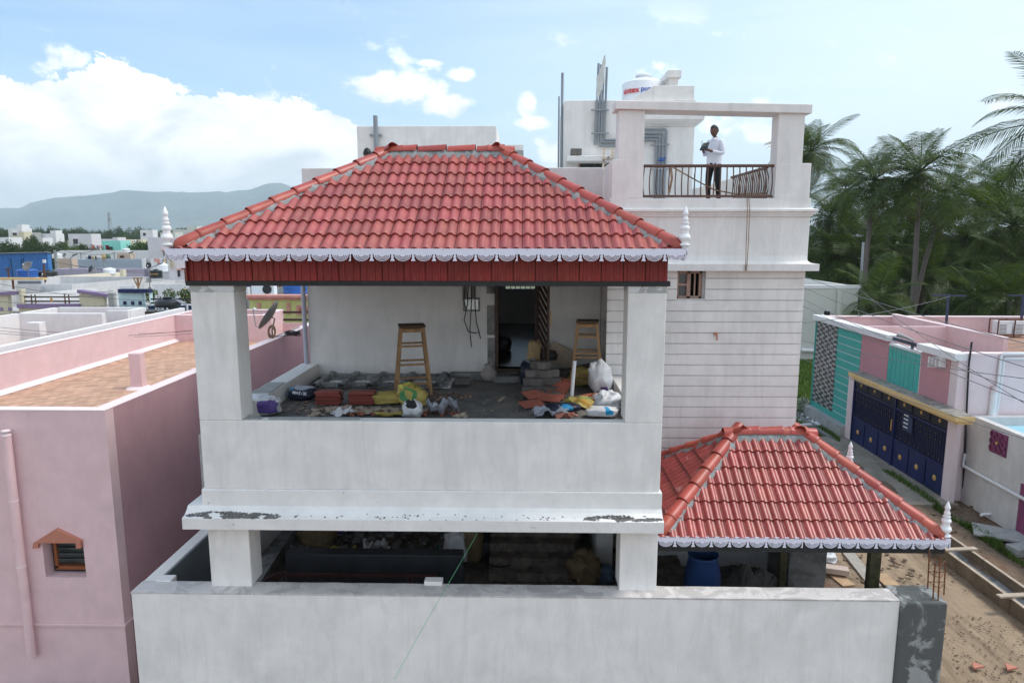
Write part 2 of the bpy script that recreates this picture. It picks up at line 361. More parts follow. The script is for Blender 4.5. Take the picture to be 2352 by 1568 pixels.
me.from_pydata(vs, [], [(j*nx+i, j*nx+i+1, (j+1)*nx+i+1, (j+1)*nx+i) for j in range(len(ys)-1) for i in range(nx-1)])
gm = bpy.data.materials.new('ground_earth'); gm.use_nodes = True; t = gm.node_tree; b = t.nodes['Principled BSDF']
g = nd(t, 'ShaderNodeNewGeometry'); P_ = g.outputs['Position']; sp_ = nd(t, 'ShaderNodeSeparateXYZ'); t.links.new(P_, sp_.inputs[0])
n1 = noise_n(t, P_, .9, 9, .65, .5); n2 = noise_n(t, P_, 6, 8, .7); n3 = noise_n(t, P_, .012, 6, .6)
mpg = nd(t, 'ShaderNodeMapping'); mpg.inputs['Scale'].default_value = (2.6, .35, 1); t.links.new(P_, mpg.inputs[0])
n4 = noise_n(t, mpg.outputs[0], 1.2, 7, .65, .3)
earth = mixc(t, ramp(t, n2, [(.35, 0), (.68, 1)]), (.115, .075, .048), (.235, .175, .125))
earth = mixc(t, ramp(t, n1, [(.52, 0), (.62, 1)]), earth, (.16, .085, .05))
sand = mixc(t, ramp(t, n4, [(.35, 0), (.65, 1)]), (.22, .155, .10), (.39, .29, .195))
lane = math_n(t, 'ADD', math_n(t, 'ABSOLUTE', math_n(t, 'SUBTRACT', sp_.outputs[0], 8.0)), math_n(t, 'MULTIPLY', math_n(t, 'SUBTRACT', n1, .5), 2.2))
c_ = mixc(t, ramp(t, math_n(t, 'DIVIDE', lane, 4.0), [(.22, 1), (.40, 0)]), earth, sand)
far = mixc(t, ramp(t, n3, [(.4, 0), (.6, 1)]), (.07, .10, .035), (.15, .13, .075))
dist = math_n(t, 'MAXIMUM', math_n(t, 'ABSOLUTE', sp_.outputs[0]), sp_.outputs[1])
c_ = mixc(t, ramp(t, math_n(t, 'DIVIDE', dist, 100.0), [(.40, 0), (.7, 1)]), c_, far)
t.links.new(c_, b.inputs['Base Color']); b.inputs['Roughness'].default_value = .95
bn = nd(t, 'ShaderNodeBump'); bn.inputs['Strength'].default_value = .9; bn.inputs['Distance'].default_value = .06
t.links.new(math_n(t, 'ADD', n2, n4), bn.inputs['Height']); t.links.new(bn.outputs[0], b.inputs['Normal'])
me.materials.append(gm); o = link('ground', me); tag(o, kind='structure')
for p in me.polygons: p.use_smooth = True

# ------------------------------------------------------------------ hills and haze
def hills(name, prof, Yd, depth, m, seed):
    # prof: outline points (px, py) read off the photo, cut with the plane at distance Yd
    pts = [at(px, py, Y=Yd) for px, py in prof]; ys_n = 34; xs_n = 200
    x0, x1 = pts[0].x, pts[-1].x; vs = []; fs = []
    for j in range(ys_n):
        tt = j/(ys_n-1)
        for i in range(xs_n):
            x = x0+(x1-x0)*i/(xs_n-1)
            k = max(q for q in range(len(pts)-1) if pts[q].x <= x+1e-6) if x > x0 else 0
            a, b_ = pts[k], pts[k+1]; f = (x-a.x)/(b_.x-a.x); f = f*f*(3-2*f)*.5+f*.5; top = a.z+(b_.z-a.z)*f
            s = (1-abs(2*tt-1.0)); h = math.sin(min(1, s)*PI/2)
            rg = noise.fractal(Vector((x/900, tt*3.2, seed)), .9, 2.1, 6)
            z = G-30+(top-G+30)*h*(1+.30*(rg)*(1-h)) + (rg*60*(1-h*h)*h) + 16*h*noise.noise(Vector((x/110, tt*9, seed)))
            vs.append((x*(1+(tt-.5)*depth/Yd), Yd-depth/2+depth*tt, z))
    for j in range(ys_n-1):
        for i in range(xs_n-1): fs.append((j*xs_n+i, j*xs_n+i+1, (j+1)*xs_n+i+1, (j+1)*xs_n+i))
    me = bpy.data.meshes.new(name); me.from_pydata(vs, [], fs); me.materials.append(m)
    for p in me.polygons: p.use_smooth = True
    o = link(name, me); tag(o, kind='structure'); return o
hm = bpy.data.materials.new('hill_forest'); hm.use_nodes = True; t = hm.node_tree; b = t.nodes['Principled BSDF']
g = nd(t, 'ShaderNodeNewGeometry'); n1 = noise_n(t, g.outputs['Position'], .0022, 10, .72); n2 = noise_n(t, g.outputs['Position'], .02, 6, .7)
t.links.new(mixc(t, ramp(t, math_n(t, 'MULTIPLY', math_n(t, 'ADD', n1, n2), .5), [(.42, 0), (.58, 1)]), (.006, .022, .022), (.11, .14, .09)), b.inputs['Base Color']); b.inputs['Roughness'].default_value = 1  # strong dark and pale mottling also paints ridge shading into the forest colour
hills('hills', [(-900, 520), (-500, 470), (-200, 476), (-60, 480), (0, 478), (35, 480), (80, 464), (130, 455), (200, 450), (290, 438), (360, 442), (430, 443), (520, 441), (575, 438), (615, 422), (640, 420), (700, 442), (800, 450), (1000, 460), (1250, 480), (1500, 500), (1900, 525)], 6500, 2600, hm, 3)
hz = bpy.data.materials.new('haze'); hz.use_nodes = True; t = hz.node_tree; t.nodes.remove(t.nodes['Principled BSDF'])
pv = nd(t, 'ShaderNodeVolumePrincipled'); pv.inputs['Color'].default_value = (.78, .90, 1, 1); pv.inputs['Density'].default_value = 1.7e-4; pv.inputs['Anisotropy'].default_value = .2
t.links.new(pv.outputs[0], t.nodes['Material Output'].inputs['Volume'])
mb = MB(); mb.box(-9200, 9200, -260, 9700, G-80, 640); o = mb.build('haze', hz, kind='stuff')

# ------------------------------------------------------------------ the white house
FL = -2.86; LF = -6.02; YF = 9.2; YB = 13.6; YT = 12.5; TF = .62
house = thing('white_house', (-1.3, 9.2, G), 'unfinished whitewashed two storey house with red tiled hip roofs and open verandas', 'house')
def part(name, m, **k):
    mb = MB(); return mb, lambda: mb.build(name, m, house, **k)
def hbox(name, m, x0, x1, y0, y1, z0, z1, bevel=.012, **k):
    return MB().box(x0, x1, y0, y1, z0, z1).build(name, m, house, bevel=bevel, **k)
XL, XR = -4.58, 1.885
# upper pillars
for x0, x1 in ((XL, -3.98), (1.37, XR)):
    hbox('pillar', WHITE, x0, x1, YF, YF+.42, -2.56, -.76)
    hbox('pillar_head', mat('peeling_pillar_head', (.45, .45, .44), var=.2, dirt=.95, dirtc=(.66, .67, .67), dscale=5, dlo=.47), x0-.004, x1+.004, YF-.004, YF+.424, -.76, -.672, bevel=0)
# veranda front parapet, the sides, floor slab
hbox('front_parapet', WHITE, XL, XR, YF, YF+.2, -3.56, -2.56)
hbox('side_parapet', CREAMW, XL, XL+.34, YF+.2, YB, -3.3, -2.575)
hbox('side_parapet', CREAMW, XR-.30, XR, YF+.2, YT, -3.3, -2.575)
hbox('lower_band', WHITED, XL-.03, XR+.03, YF-.03, YF+.2, -3.86, -3.56)
# ledge with cove
mb = MB(); mb.prism([(YF-.031, -3.80), (YF-.07, -3.85), (YF-.13, -3.895), (YF-.22, -3.915), (YF-.22, -4.075), (YF+.4, -4.075), (YF+.4, -3.80)], 'x', XL-.24, XR+.03)
mb.build('ledge', WHITED, house)
hbox('floor_slab', GREYL, XL-.23, XR, YF+.4, YB, -4.06, FL-.03, bevel=0)
# gritty uneven floor sheet
mb = MB(); nxx, nyy = 60, 44
vs = []
for j in range(nyy):
    for i in range(nxx):
        x = XL+.34+(XR-.3-XL-.34)*i/(nxx-1); y = YF+.2+(YB-YF-.2)*j/(nyy-1)
        vs.append((x, y, FL+.022*noise.noise(Vector((x*2.3, y*2.3, 0)))+.012*noise.noise(Vector((x*8, y*8, 1)))))
mb.add(vs, [(j*nxx+i, j*nxx+i+1, (j+1)*nxx+i+1, (j+1)*nxx+i) for j in range(nyy-1) for i in range(nxx-1)], True)
mb.build('veranda_floor', CEMFLOOR, house, fixn=False)
# black steel beam under the cladding
hbox('steel_beam', BLACKM, XL-.04, XR+.04, YF-.03, YF+.12, -.672, -.605, bevel=.004)
hbox('steel_beam', BLACKM, XL-.02, XL+.12, YF+.12, YB, -.668, -.605, bevel=.004)
hbox('steel_beam', BLACKM, XR-.12, XR+.02, YF+.12, YB, -.668, -.605, bevel=.004)
for i in range(5):
    x = XL+.6+i*1.3
    hbox('roof_truss', BLACKM, x, x+.05, YF+.12, YB, -.30, -.25, bevel=0)
# cladding tiles: hung upright on the edge beam
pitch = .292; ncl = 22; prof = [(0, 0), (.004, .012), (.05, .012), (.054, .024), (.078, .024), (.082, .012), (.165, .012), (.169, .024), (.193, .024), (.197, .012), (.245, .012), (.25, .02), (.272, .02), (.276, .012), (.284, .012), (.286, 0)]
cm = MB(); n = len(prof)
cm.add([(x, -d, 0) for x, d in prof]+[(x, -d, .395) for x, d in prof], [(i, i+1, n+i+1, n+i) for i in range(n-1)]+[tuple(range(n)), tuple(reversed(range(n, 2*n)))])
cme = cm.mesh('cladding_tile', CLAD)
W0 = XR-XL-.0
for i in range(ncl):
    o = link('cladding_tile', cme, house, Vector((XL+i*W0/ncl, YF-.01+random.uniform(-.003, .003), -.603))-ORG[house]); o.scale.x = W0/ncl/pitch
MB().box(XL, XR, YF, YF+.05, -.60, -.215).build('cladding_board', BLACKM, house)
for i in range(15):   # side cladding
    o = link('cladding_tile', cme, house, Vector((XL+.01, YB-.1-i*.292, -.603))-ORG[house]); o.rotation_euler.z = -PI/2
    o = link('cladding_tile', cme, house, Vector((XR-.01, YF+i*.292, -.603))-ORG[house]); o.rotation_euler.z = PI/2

# ---- roof kit
WV = .1455; TW = 2*WV; TL = .43
def tile_mesh():
    mb = MB(); pr = []
    for k in range(2):
        u0 = k*WV
        for u, h in ((.004, .004), (.012, .008), (.024, .026), (.048, .041), (.074, .041), (.098, .026), (.110, .008), (.128, .006)): pr.append((u0+u, h))
    pr.append((TW-.004, .012)); pr[0] = (.003, .008)
    n = len(pr); zl = .034
    vs = [(u, 0, h+zl) for u, h in pr]+[(u, TL, h) for u, h in pr]
    mb.add(vs, [(i, i+1, n+i+1, n+i) for i in range(n-1)], True)
    lp = [(u, 0, h+zl) for u, h in pr]+[(u, .004, h+zl-.024) for u, h in pr]
    mb.add(lp, [(n+i, n+i+1, i+1, i) for i in range(n-1)], False)
    return mb
tmb = tile_mesh()
TM = {}
def tmesh(m):
    if m.name not in TM: TM[m.name] = tmb.mesh('roof_tile', m, fixn=False)
    return TM[m.name]
def cap_mesh(m, L_=.44, r0=.110, r1=.100):
    mb = MB(); n = 13; rings = [(0, r0, .017), (.02, r0+.002, .017), (.04, r0+.001, .016), (.05, r0-.001, .015), (L_, r1, 0)]
    vs = []; fs = []
    for y, r, dz in rings:
        for j in range(n): a = PI*j/(n-1); vs.append((-r*math.cos(a), y, r*math.sin(a)*.92+dz-.02))
    for i in range(len(rings)-1):
        for j in range(n-1): fs.append((i*n+j, i*n+j+1, (i+1)*n+j+1, (i+1)*n+j))
    mb.add(vs, fs, True)
    a_ = [vs[j] for j in range(n)]; b_ = []
    for j in range(n): a = PI*j/(n-1); b_.append((-(r0-.02)*math.cos(a), 0.004, (r0-.02)*math.sin(a)*.92+.01))
    mb.add(a_+b_, [(j+1, j, n+j, n+j+1) for j in range(n-1)], False)
    return mb.mesh('hip_tile', m, fixn=False)
def end_cap_mesh(m):
    mb = MB(); n = 13; vs = []; fs = []; r = .112
    rings = [(-.105, .03), (-.09, .065), (-.055, .095), (0, r), (.08, r), (.40, .094)]
    for y, rr in rings:
        for j in range(n): a = PI*j/(n-1); vs.append((-rr*math.cos(a), y, rr*math.sin(a)*.95-.01))
    for i in range(len(rings)-1):
        for j in range(n-1): fs.append((i*n+j, i*n+j+1, (i+1)*n+j+1, (i+1)*n+j))
    mb.add(vs, fs, True); return mb.mesh('hip_end_tile', m, fixn=False)
def hip_roof(x0, x1, ye, ze, Rr, rise, rows, tm, cm_, faces, stuff_faces, label):
    y1 = ye+2*Rr; slope = math.hypot(Rr, rise); E_ = slope/rows
    A, B, C_, D = Vector((x0, ye, ze)), Vector((x1, ye, ze)), Vector((x1, y1, ze)), Vector((x0, y1, ze))
    RL = Vector((x0+Rr, ye+Rr, ze+rise)); RRt = Vector((x1-Rr, ye+Rr, ze+rise))
    dk = Vector((0, 0, .03))
    mb = MB(); mb.add([A, B, C_, D, RL, RRt, A-dk, B-dk, C_-dk, D-dk], [(0, 1, 5, 4), (1, 2, 5), (2, 3, 4, 5), (3, 0, 4), (9, 8, 7, 6), (0, 6, 7, 1), (1, 7, 8, 2), (2, 8, 9, 3), (3, 9, 6, 0)])
    roof = mb.build('roof', GREYC, house); tag(roof, label)
    off = ORG[house]
    defs = {'front': (A, Vector((1, 0, 0)), Vector((0, 1, 0)), x1-x0), 'right': (B, Vector((0, 1, 0)), Vector((-1, 0, 0)), 2*Rr),
            'back': (C_, Vector((-1, 0, 0)), Vector((0, -1, 0)), x1-x0), 'left': (D, Vector((0, -1, 0)), Vector((1, 0, 0)), 2*Rr)}
    for fn in faces+stuff_faces:
        a, u, wv, Ln = defs[fn]; v_ = (wv*Rr+Vector((0, 0, rise))).normalized(); nrm = u.cross(v_).normalized()
        ncol = int(math.ceil(Ln/TW))+1; off0 = (Ln-(ncol-1)*TW)/2 - (.06 if fn == 'front' else 0)
        joined = bmesh.new() if fn in stuff_faces else None
        for j in range(rows):
            for i in range(-1, ncol+1):
                s0 = off0+i*TW; s1 = s0+TW; t0 = (j*E_-.03)*Rr/slope; t1 = t0+TL*Rr/slope
                if s1 < max(t0, 0)+.02 or Ln-s0 < max(t0, 0)+.02: continue
                inside = s0 > t1 and Ln-s1 > t1 and t1 < Rr*1.0
                pos = a+u*s0+v_*(j*E_-.03)+nrm*.012
                jt = random.uniform(-.004, .004); tl = random.uniform(-.007, .007)
                M_ = Matrix.Translation(pos+v_*jt) @ Matrix((u, v_, nrm)).transposed().to_4x4() @ Matrix.Rotation(tl, 4, 'Z')
                if inside and joined is None:
                    o = link('roof_tile', tmesh(tm), roof); o.matrix_local = Matrix.Translation(-off) @ M_; continue
                bm = bmesh.new(); bm.from_mesh(tmesh(tm)); bm.transform(M_)
                for pl, no in ((a, (u-wv)), (a+u*Ln, (-u-wv)), (a+wv*(Rr-.02), -wv)):
                    bmesh.ops.bisect_plane(bm, geom=list(bm.verts)+list(bm.edges)+list(bm.faces), dist=1e-5, plane_co=pl+no*0.012, plane_no=no, clear_inner=True)
                if not bm.faces: bm.free(); continue
                if joined is not None:
                    mm = bpy.data.meshes.new('tmp'); bm.to_mesh(mm); joined.from_mesh(mm); bpy.data.meshes.remove(mm)
                else:
                    bm.transform(Matrix.Translation(-off)); mm = bpy.data.meshes.new('roof_tile'); bm.to_mesh(mm); mm.materials.append(tm)
                    link('roof_tile', mm, roof)
                bm.free()
        if joined is not None:
            joined.transform(Matrix.Translation(-off)); mm = bpy.data.meshes.new('side_roof_tile'); joined.to_mesh(mm); joined.free(); mm.materials.append(tm)
            tag(link('side_roof_tile', mm, roof), kind='stuff')
    # caps
    cmh = cap_mesh(cm_); cme_ = end_cap_mesh(cm_); up = Vector((0, 0, 1))
    def place(me_, p, d, nm, roll=0):
        x = d.cross(up).normalized(); z = x.cross(d)
        M_ = Matrix.Translation(p+z*.045) @ Matrix((x, d, z)).transposed().to_4x4() @ Matrix.Rotation(random.uniform(-.012, .012)+roll, 4, 'Z')
        o = link(nm, me_, roof); o.matrix_local = Matrix.Translation(-off) @ M_
    hl_ = (RL-A).length; k = round((hl_-.25)/.375); st = (hl_-.2)/k
    for a, b_ in ((A, RL), (B, RRt), (C_, RRt), (D, RL)):
        d = (b_-a).normalized()
        place(cme_, a+d*.12, d, 'hip_end_tile')
        for i in range(k): place(cmh, a+d*(.36+i*st), d, 'hip_tile')
    dr = (RRt-RL); lr = dr.length; dd = dr.normalized(); k2 = max(1, round(lr/.42))
    for i in range(k2): place(cmh, RRt-dd*(i+.0)*lr/k2+dd*.02+Vector((0, 0, .03)), -dd, 'ridge_tile')
    for p, d in ((RL, dd), (RRt, -dd)):
        mbk = MB(); mbk.smooth = True
        mbk.lathe(p+Vector((0, 0, .035)), [(0.108, -.06), (.108, 0), (.095, .04), (.06, .07), (.02, .08), (0, .082)], 16)
        mbk.build('ridge_joint', cm_, roof)
        place(cmh, p+d*.26+Vector((0, 0, .022)), -d, 'ridge_tile')
    # mortar fillets along hips and ridge
    def mort(p, q, wd, seed):
        d = (q-p); ln = d.length; d.normalize(); x = d.cross(up).normalized(); z = x.cross(d)
        nn = int(ln/.05); vs = []; mb = MB(); cs = [(-1, -.10), (-.82, .0), (-.5, .07), (0, .09), (.5, .07), (.82, .0), (1, -.10)]
        for i in range(nn+1):
            for u_, h_ in cs:
                ww = wd*(1+.22*noise.noise(Vector((i*.31, u_*2, seed)))+.2*noise.noise(Vector((i*.9, u_*2, seed+4))))
                vs.append(p+d*(ln*i/nn)+x*u_*ww+z*(h_+.006+.012*noise.noise(Vector((i*.7, u_, seed+8)))))
        m_ = len(cs); mb.add(vs, [(i*m_+j, i*m_+j+1, (i+1)*m_+j+1, (i+1)*m_+j) for i in range(nn) for j in range(m_-1)], True)
        mb.build('mortar', MORTAR, roof)
    for s_, (a, b_) in enumerate(((A, RL), (B, RRt), (C_, RRt), (D, RL))): d_ = (b_-a).normalized(); mort(a+d_*.14, b_, .160, s_*7)
    mort(RL-dd*.05, RRt+dd*.05, .15, 50)
    return roof
random.seed(11)
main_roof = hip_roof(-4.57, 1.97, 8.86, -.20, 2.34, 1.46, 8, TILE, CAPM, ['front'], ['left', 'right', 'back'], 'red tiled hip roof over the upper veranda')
PE = 9.6; pA = at(1512, 1234, Y=PE); pB = at(2168, 1234, Y=PE); pw = pB.x-pA.x
PR = 1.5; pz = pA.z; rt = at(1765, 988, Y=PE+PR).z
porch_roof = hip_roof(pA.x, pB.x, PE, pz, PR, rt-pz-.10, 6, TILEP, CAPM, ['front', 'left'], ['right', 'back'], 'smaller red tiled hip roof over the side porch, smeared with mortar')

# ---- lace fascia
def lace_mesh(n):
    pd = .2635; cu = bpy.data.curves.new('lace', 'CURVE'); cu.dimensions = '2D'; cu.fill_mode = 'BOTH'; cu.extrude = .005
    def spl(pts):
        s = cu.splines.new('POLY'); s.points.add(len(pts)-1); s.use_cyclic_u = True
        for p, q in zip(s.points, pts): p.co = (q[0], q[1], 0, 1)
    out = [(0, 0)]; ol = []
    for k in range(n):
        c = (k+.5)*pd
        a0 = [(c+.104*math.cos(PI+PI*i/14), -.078+.082*math.sin(PI+PI*i/14)) for i in range(15)]
        pc = (k+1)*pd
        ol += a0+[(c+.112, -.070), (pc-.010, -.082), (pc-.020, -.108), (pc-.011, -.118), (pc-.030, -.158)]
        if k < n-1: ol += [(pc+.030, -.158), (pc+.011, -.118), (pc+.020, -.108), (pc+.010, -.082), (pc+.0195, -.070)]
        else: ol += [(pc, -.158)]
        for r in (.088, .066, .044):
            th = .0048; ra = r*.79
            o_ = [(c+(r+th)*math.cos(PI*1.04+PI*.92*i/12), -.078+(ra+th)*math.sin(PI*1.04+PI*.92*i/12)) for i in range(13)]
            i_ = [(c+(r-th)*math.cos(PI*1.04+PI*.92*i/12), -.078+(ra-th)*math.sin(PI*1.04+PI*.92*i/12)) for i in range(13)]
            spl(o_+i_[::-1])
    spl([(0, 0), (0, -.070)]+[(0.0195, -.070)]+ol+[(n*pd, 0)])
    ob = bpy.data.objects.new('lace', cu); col.objects.link(ob)
    dg = bpy.context.evaluated_depsgraph_get(); me = bpy.data.meshes.new_from_object(ob.evaluated_get(dg))
    bpy.data.objects.remove(ob); me.name = 'lace_board'; me.materials.clear(); me.materials.append(LACE)
    return me
LM = {n: lace_mesh(n) for n in (9, 8, 7)}
nail = MB(); nail.tube([(0, 0, 0), (0, -.006, 0)], .006, 6); nme = nail.mesh('nail', STEEL)
def lace_run(p, d, seq, total):
    k = total/(sum(seq)*.2635); u = 0; d = Vector(d)
    for n in seq:
        o = link('lace_board', LM[n], house, Vector(p)+d*u-ORG[house]); o.scale = (k, 1, 1)
        o.rotation_euler = (PI/2, 0, math.atan2(d.y, d.x))
        for q in range(0, n, 2):
            s = link('nail', nme, o, (.12+q*.2635, -.012, .006)); s.rotation_euler = (-PI/2, 0, 0)
        u += n*.2635*k+.001
fz = -.165
lace_run((-4.67, 8.80, fz), (1, 0, 0), (9, 8, 8), 6.70)
lace_run((2.05, 8.82, fz), (0, 1, 0), (9, 9), 4.7); lace_run((-4.67, 13.5, fz), (0, -1, 0), (9, 9), 4.7)
pf = pA.x-.03; pzf = pz+.045; ptl = pB.x-pA.x+.10
lace_run((pf, PE-.05, pzf), (1, 0, 0), (8, 8), ptl)
lace_run((pf+ptl, PE-.04, pzf), (0, 1, 0), (9,), 3.0)
hbox('eave_channel', BLACKM, pA.x-.02, pB.x+.02, PE-.02, PE+.03, pz-.20, pz-.02, bevel=0)
hbox('eave_channel', BLACKM, -4.60, 2.0, 8.83, 8.87, -.26, -.21, bevel=0)
hbox('soffit', BLACKM, -4.55, 1.95, 8.87, 9.15, -.235, -.215, bevel=0)
# finials
FP = [(.055, 0), (.055, .03), (.09, .045), (.095, .06), (.05, .085), (.055, .10), (.088, .14), (.095, .17), (.085, .205), (.058, .235), (.062, .245), (.062, .255), (.055, .265), (.075, .295), (.078, .32), (.068, .345), (.045, .37), (.062, .385), (.064, .395), (.04, .43), (.052, .445), (.05, .46), (.032, .50), (.034, .51), (.045, .535), (.046, .555), (.03, .60), (.008, .655), (0, .665)]
def finial(p, s=.9):
    MB().lathe(p, [(a*s*.98, b_*s) for a, b_ in FP], 20).build('finial', FINW, house)
finial((-4.66, 8.86, -.16), .80); finial((2.02, 8.86, -.16), .80); finial((pB.x+.03, PE+.03, pz+.02), .86); finial((pB.x-.02, PE+2*PR-.05, pz+.02), .86)
finial((-4.66, 13.45, -.16), .80)

# ---- back wall, rooms and terrace
dX0 = at(1137, 800, Y=YB).x; dX1 = at(1236, 800, Y=YB).x; DZ0, DZ1 = -2.66, -.60
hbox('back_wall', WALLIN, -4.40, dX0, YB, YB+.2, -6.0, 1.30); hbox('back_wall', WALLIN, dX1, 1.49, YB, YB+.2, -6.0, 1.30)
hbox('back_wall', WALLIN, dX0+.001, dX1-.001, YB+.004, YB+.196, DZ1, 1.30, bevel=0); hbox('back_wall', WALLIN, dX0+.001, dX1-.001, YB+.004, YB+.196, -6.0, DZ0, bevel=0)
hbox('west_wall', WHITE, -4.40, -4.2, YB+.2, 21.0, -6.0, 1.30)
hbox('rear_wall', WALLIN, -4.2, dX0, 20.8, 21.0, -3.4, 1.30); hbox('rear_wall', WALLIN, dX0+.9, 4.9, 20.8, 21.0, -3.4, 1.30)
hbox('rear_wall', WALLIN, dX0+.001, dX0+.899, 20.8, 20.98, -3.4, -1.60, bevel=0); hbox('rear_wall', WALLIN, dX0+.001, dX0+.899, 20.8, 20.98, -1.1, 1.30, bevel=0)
hbox('east_wall', WHITE, 4.7, 4.9, YT+.2, 20.8, -6.0, 1.3)
hbox('terrace_slab', GREYL, -4.2, 4.7, YB+.2, 20.8, TF-.15, TF, bevel=0)
hbox('room_floor', mat('polished_room_floor', (.06, .065, .075), rough=.18, var=.3, bump=.5, bscale=9, spec=.6), -4.2, 4.7, YB+.01, 20.8, -2.9, DZ0, bevel=0)
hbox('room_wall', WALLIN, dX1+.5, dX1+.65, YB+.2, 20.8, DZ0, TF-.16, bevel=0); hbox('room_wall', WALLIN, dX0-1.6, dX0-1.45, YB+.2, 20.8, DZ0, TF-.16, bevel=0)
for q in range(5): MB().bar((dX0+.15*(q+1), 20.85, -1.60), (dX0+.15*(q+1), 20.85, -1.1), .02).build('window_bar', BLACKM, house)
# drip pipe at wall corner
MB().tube([(-4.46, YB-.05, -6), (-4.46, YB-.05, -2.0), (-4.46, YB-.05, -.25)], .045, 12).build('drain_pipe', PIPEP, house)
# door frame and open lattice leaf
mb = MB(); mb.box(dX0, dX0+.07, YB-.05, YB+.12, DZ0, DZ1); mb.build('door_frame', WOODD, house, bevel=.006)
mb = MB(); mb.box(dX1-.07, dX1, YB-.05, YB+.12, DZ0, DZ1); mb.build('door_frame', WOODD, house, bevel=.006)
mb = MB(); mb.box(dX0, dX1, YB-.05, YB+.12, DZ0-.08, DZ0); mb.build('door_sill', WOODD, house, bevel=.006)
dw = .82; ang = R(-76)
leaf = MB(); bx = lambda a, b_, c0, c1: leaf.box(a, b_, -.02, .02, c0, c1)
bx(0, .06, 0, 2.05); bx(dw-.06, dw, 0, 2.05); bx(.06, dw-.06, 0, .10); bx(.06, dw-.06, 1.95, 2.05)
lm = Matrix.Translation((dX1-.02, YB-.06, DZ0+.01)) @ Matrix.Rotation(ang, 4, 'Z')
leaf.v = [tuple(lm @ Vector(q)) for q in leaf.v]; door = leaf.build('lattice_door', WOODD, house)
for i in range(13):
    z0 = .05+i*.16; s = MB(); a = Vector((.06, 0, z0+.20)); b_ = Vector((dw-.06, 0, z0-.10))
    if b_.z < .1: b_ = Vector((.06+(dw-.12)*(z0+.10)/.30, 0, .1))
    if a.z > 1.95: a = Vector((.06+(a.z-1.95)/.30*(dw-.12), 0, 1.95))
    if (a-b_).length < .1: continue
    s.bar(lm @ a, lm @ b_, .022, .055, up=lm.to_3x3() @ Vector((0, 1, 0))); s.build('door_slat', WOODD, door)
MB().tube([lm @ Vector((dw-.03, .05, .95)), lm @ Vector((dw-.03, .05, 1.25))], .012, 6).build('handle', GOLD, door)
# cement step in front of the door and grey skirting
p0 = at(1035, 860, Y=YB); mb = MB(); mb.box(p0.x, dX0, YB-.22, YB, FL-.02, FL+.14)
mb.build('cement_step', GREYC, house, bevel=.03)
mb = MB(); mb.box(dX0-.02, dX1+.45, YB-.45, YB-.06, FL-.02, FL+.12); mb.build('cement_step', GREYC, house, bevel=.03)
# rough mortar ribs of the unfinished wash slab
def rib(a, b_, wd, h, sd):
    a = Vector(a); b_ = Vector(b_); d = b_-a; ln = d.length; d.normalize(); x = Vector((-d.y, d.x, 0)); nn = max(4, int(ln/.04)); mb = MB(); vs = []
    cs = [(-1, 0), (-.9, .6), (-.5, 1), (.5, 1), (.9, .6), (1, 0)]
    for i in range(nn+1):
        for u_, q in cs:
            k = 1+.5*noise.noise(Vector((i*.55, u_*3, sd)))
            vs.append(a+d*(ln*i/nn)+x*u_*wd*k+Vector((0, 0, h*q*(1+.35*noise.noise(Vector((i*.8, u_*2, sd+3)))))))
    m_ = len(cs); mb.add(vs, [(i*m_+j, i*m_+j+1, (i+1)*m_+j+1, (i+1)*m_+j) for i in range(nn) for j in range(m_-1)]); mb.build('mortar_rib', GREYC, house)
xa = at(800, 870, Z=FL).x; f0 = at(740, 893, Z=FL)
hbox('white_wash_slab', WALLIN, f0.x, at(1035, 890, Z=FL).x, f0.y+.12, YB-.02, FL-.01, FL+.045, bevel=0)
for i, px in enumerate((735, 795, 862, 935, 1003)):
    a = at(px+(-12 if i < 4 else 0), 893, Z=FL+.03); rib(a, (a.x*1.0+.02, YB-.02, FL+.03), .085, .10, i*9)
for k, yy in enumerate((f0.y+.12, (f0.y+YB)/2+.1, YB-.10)): rib((f0.x-.05, yy, FL+.03), (at(1035, 880, Z=FL).x, yy, FL+.03), .055, .07, 60+k*5)

# ---- tower with grooved courses
TX0, TX1 = 1.49, at(1846, 690, Y=YT).x
WZ0 = at(1580, 615, Y=YT).z; CH = .2
wx0, wx1 = at(1556, 655, Y=YT).x, at(1620, 655, Y=YT).x; wz1 = at(1588, 622, Y=YT).z; wz0 = at(1588, 686, Y=YT).z
zc = WZ0; k = 0
hbox('tower_core', GREYW, TX0, wx0, YT+.025, YT+.3, -6.0, WZ0, bevel=0); hbox('tower_core', GREYW, wx1, TX1-.02, YT+.025, YT+.3, -6.0, WZ0, bevel=0)
hbox('tower_core', GREYW, wx0+.001, wx1-.001, YT+.027, YT+.298, -6.0, wz0, bevel=0)
while zc > -5.9:
    z1 = zc; z0 = zc-CH+.018; zc -= CH
    segs = [(TX0-.01, TX1)]
    if z1 > wz0+.03 and z0 < wz1-.03: segs = [(TX0-.01, wx0-.002), (wx1+.002, TX1)]
    for a, b_ in segs:
        hbox('wall_course', WHITE, a, b_, YT+random.uniform(0, .003), YT+.03, z0, z1, bevel=.005)
        if b_ == TX1: hbox('wall_course', WHITE, TX1-.03, TX1+.001, YT+.03, YT+3.5, z0, z1, bevel=.005)
hbox('tower_side_wall', GREYW, TX0+.003, TX0+.1, YT+.3, YB, -6.0, -.2)
hbox('tower_room_back', DARK, TX0+.1, TX1-.1, YT+1.6, YT+1.7, -2.5, WZ0, bevel=0)
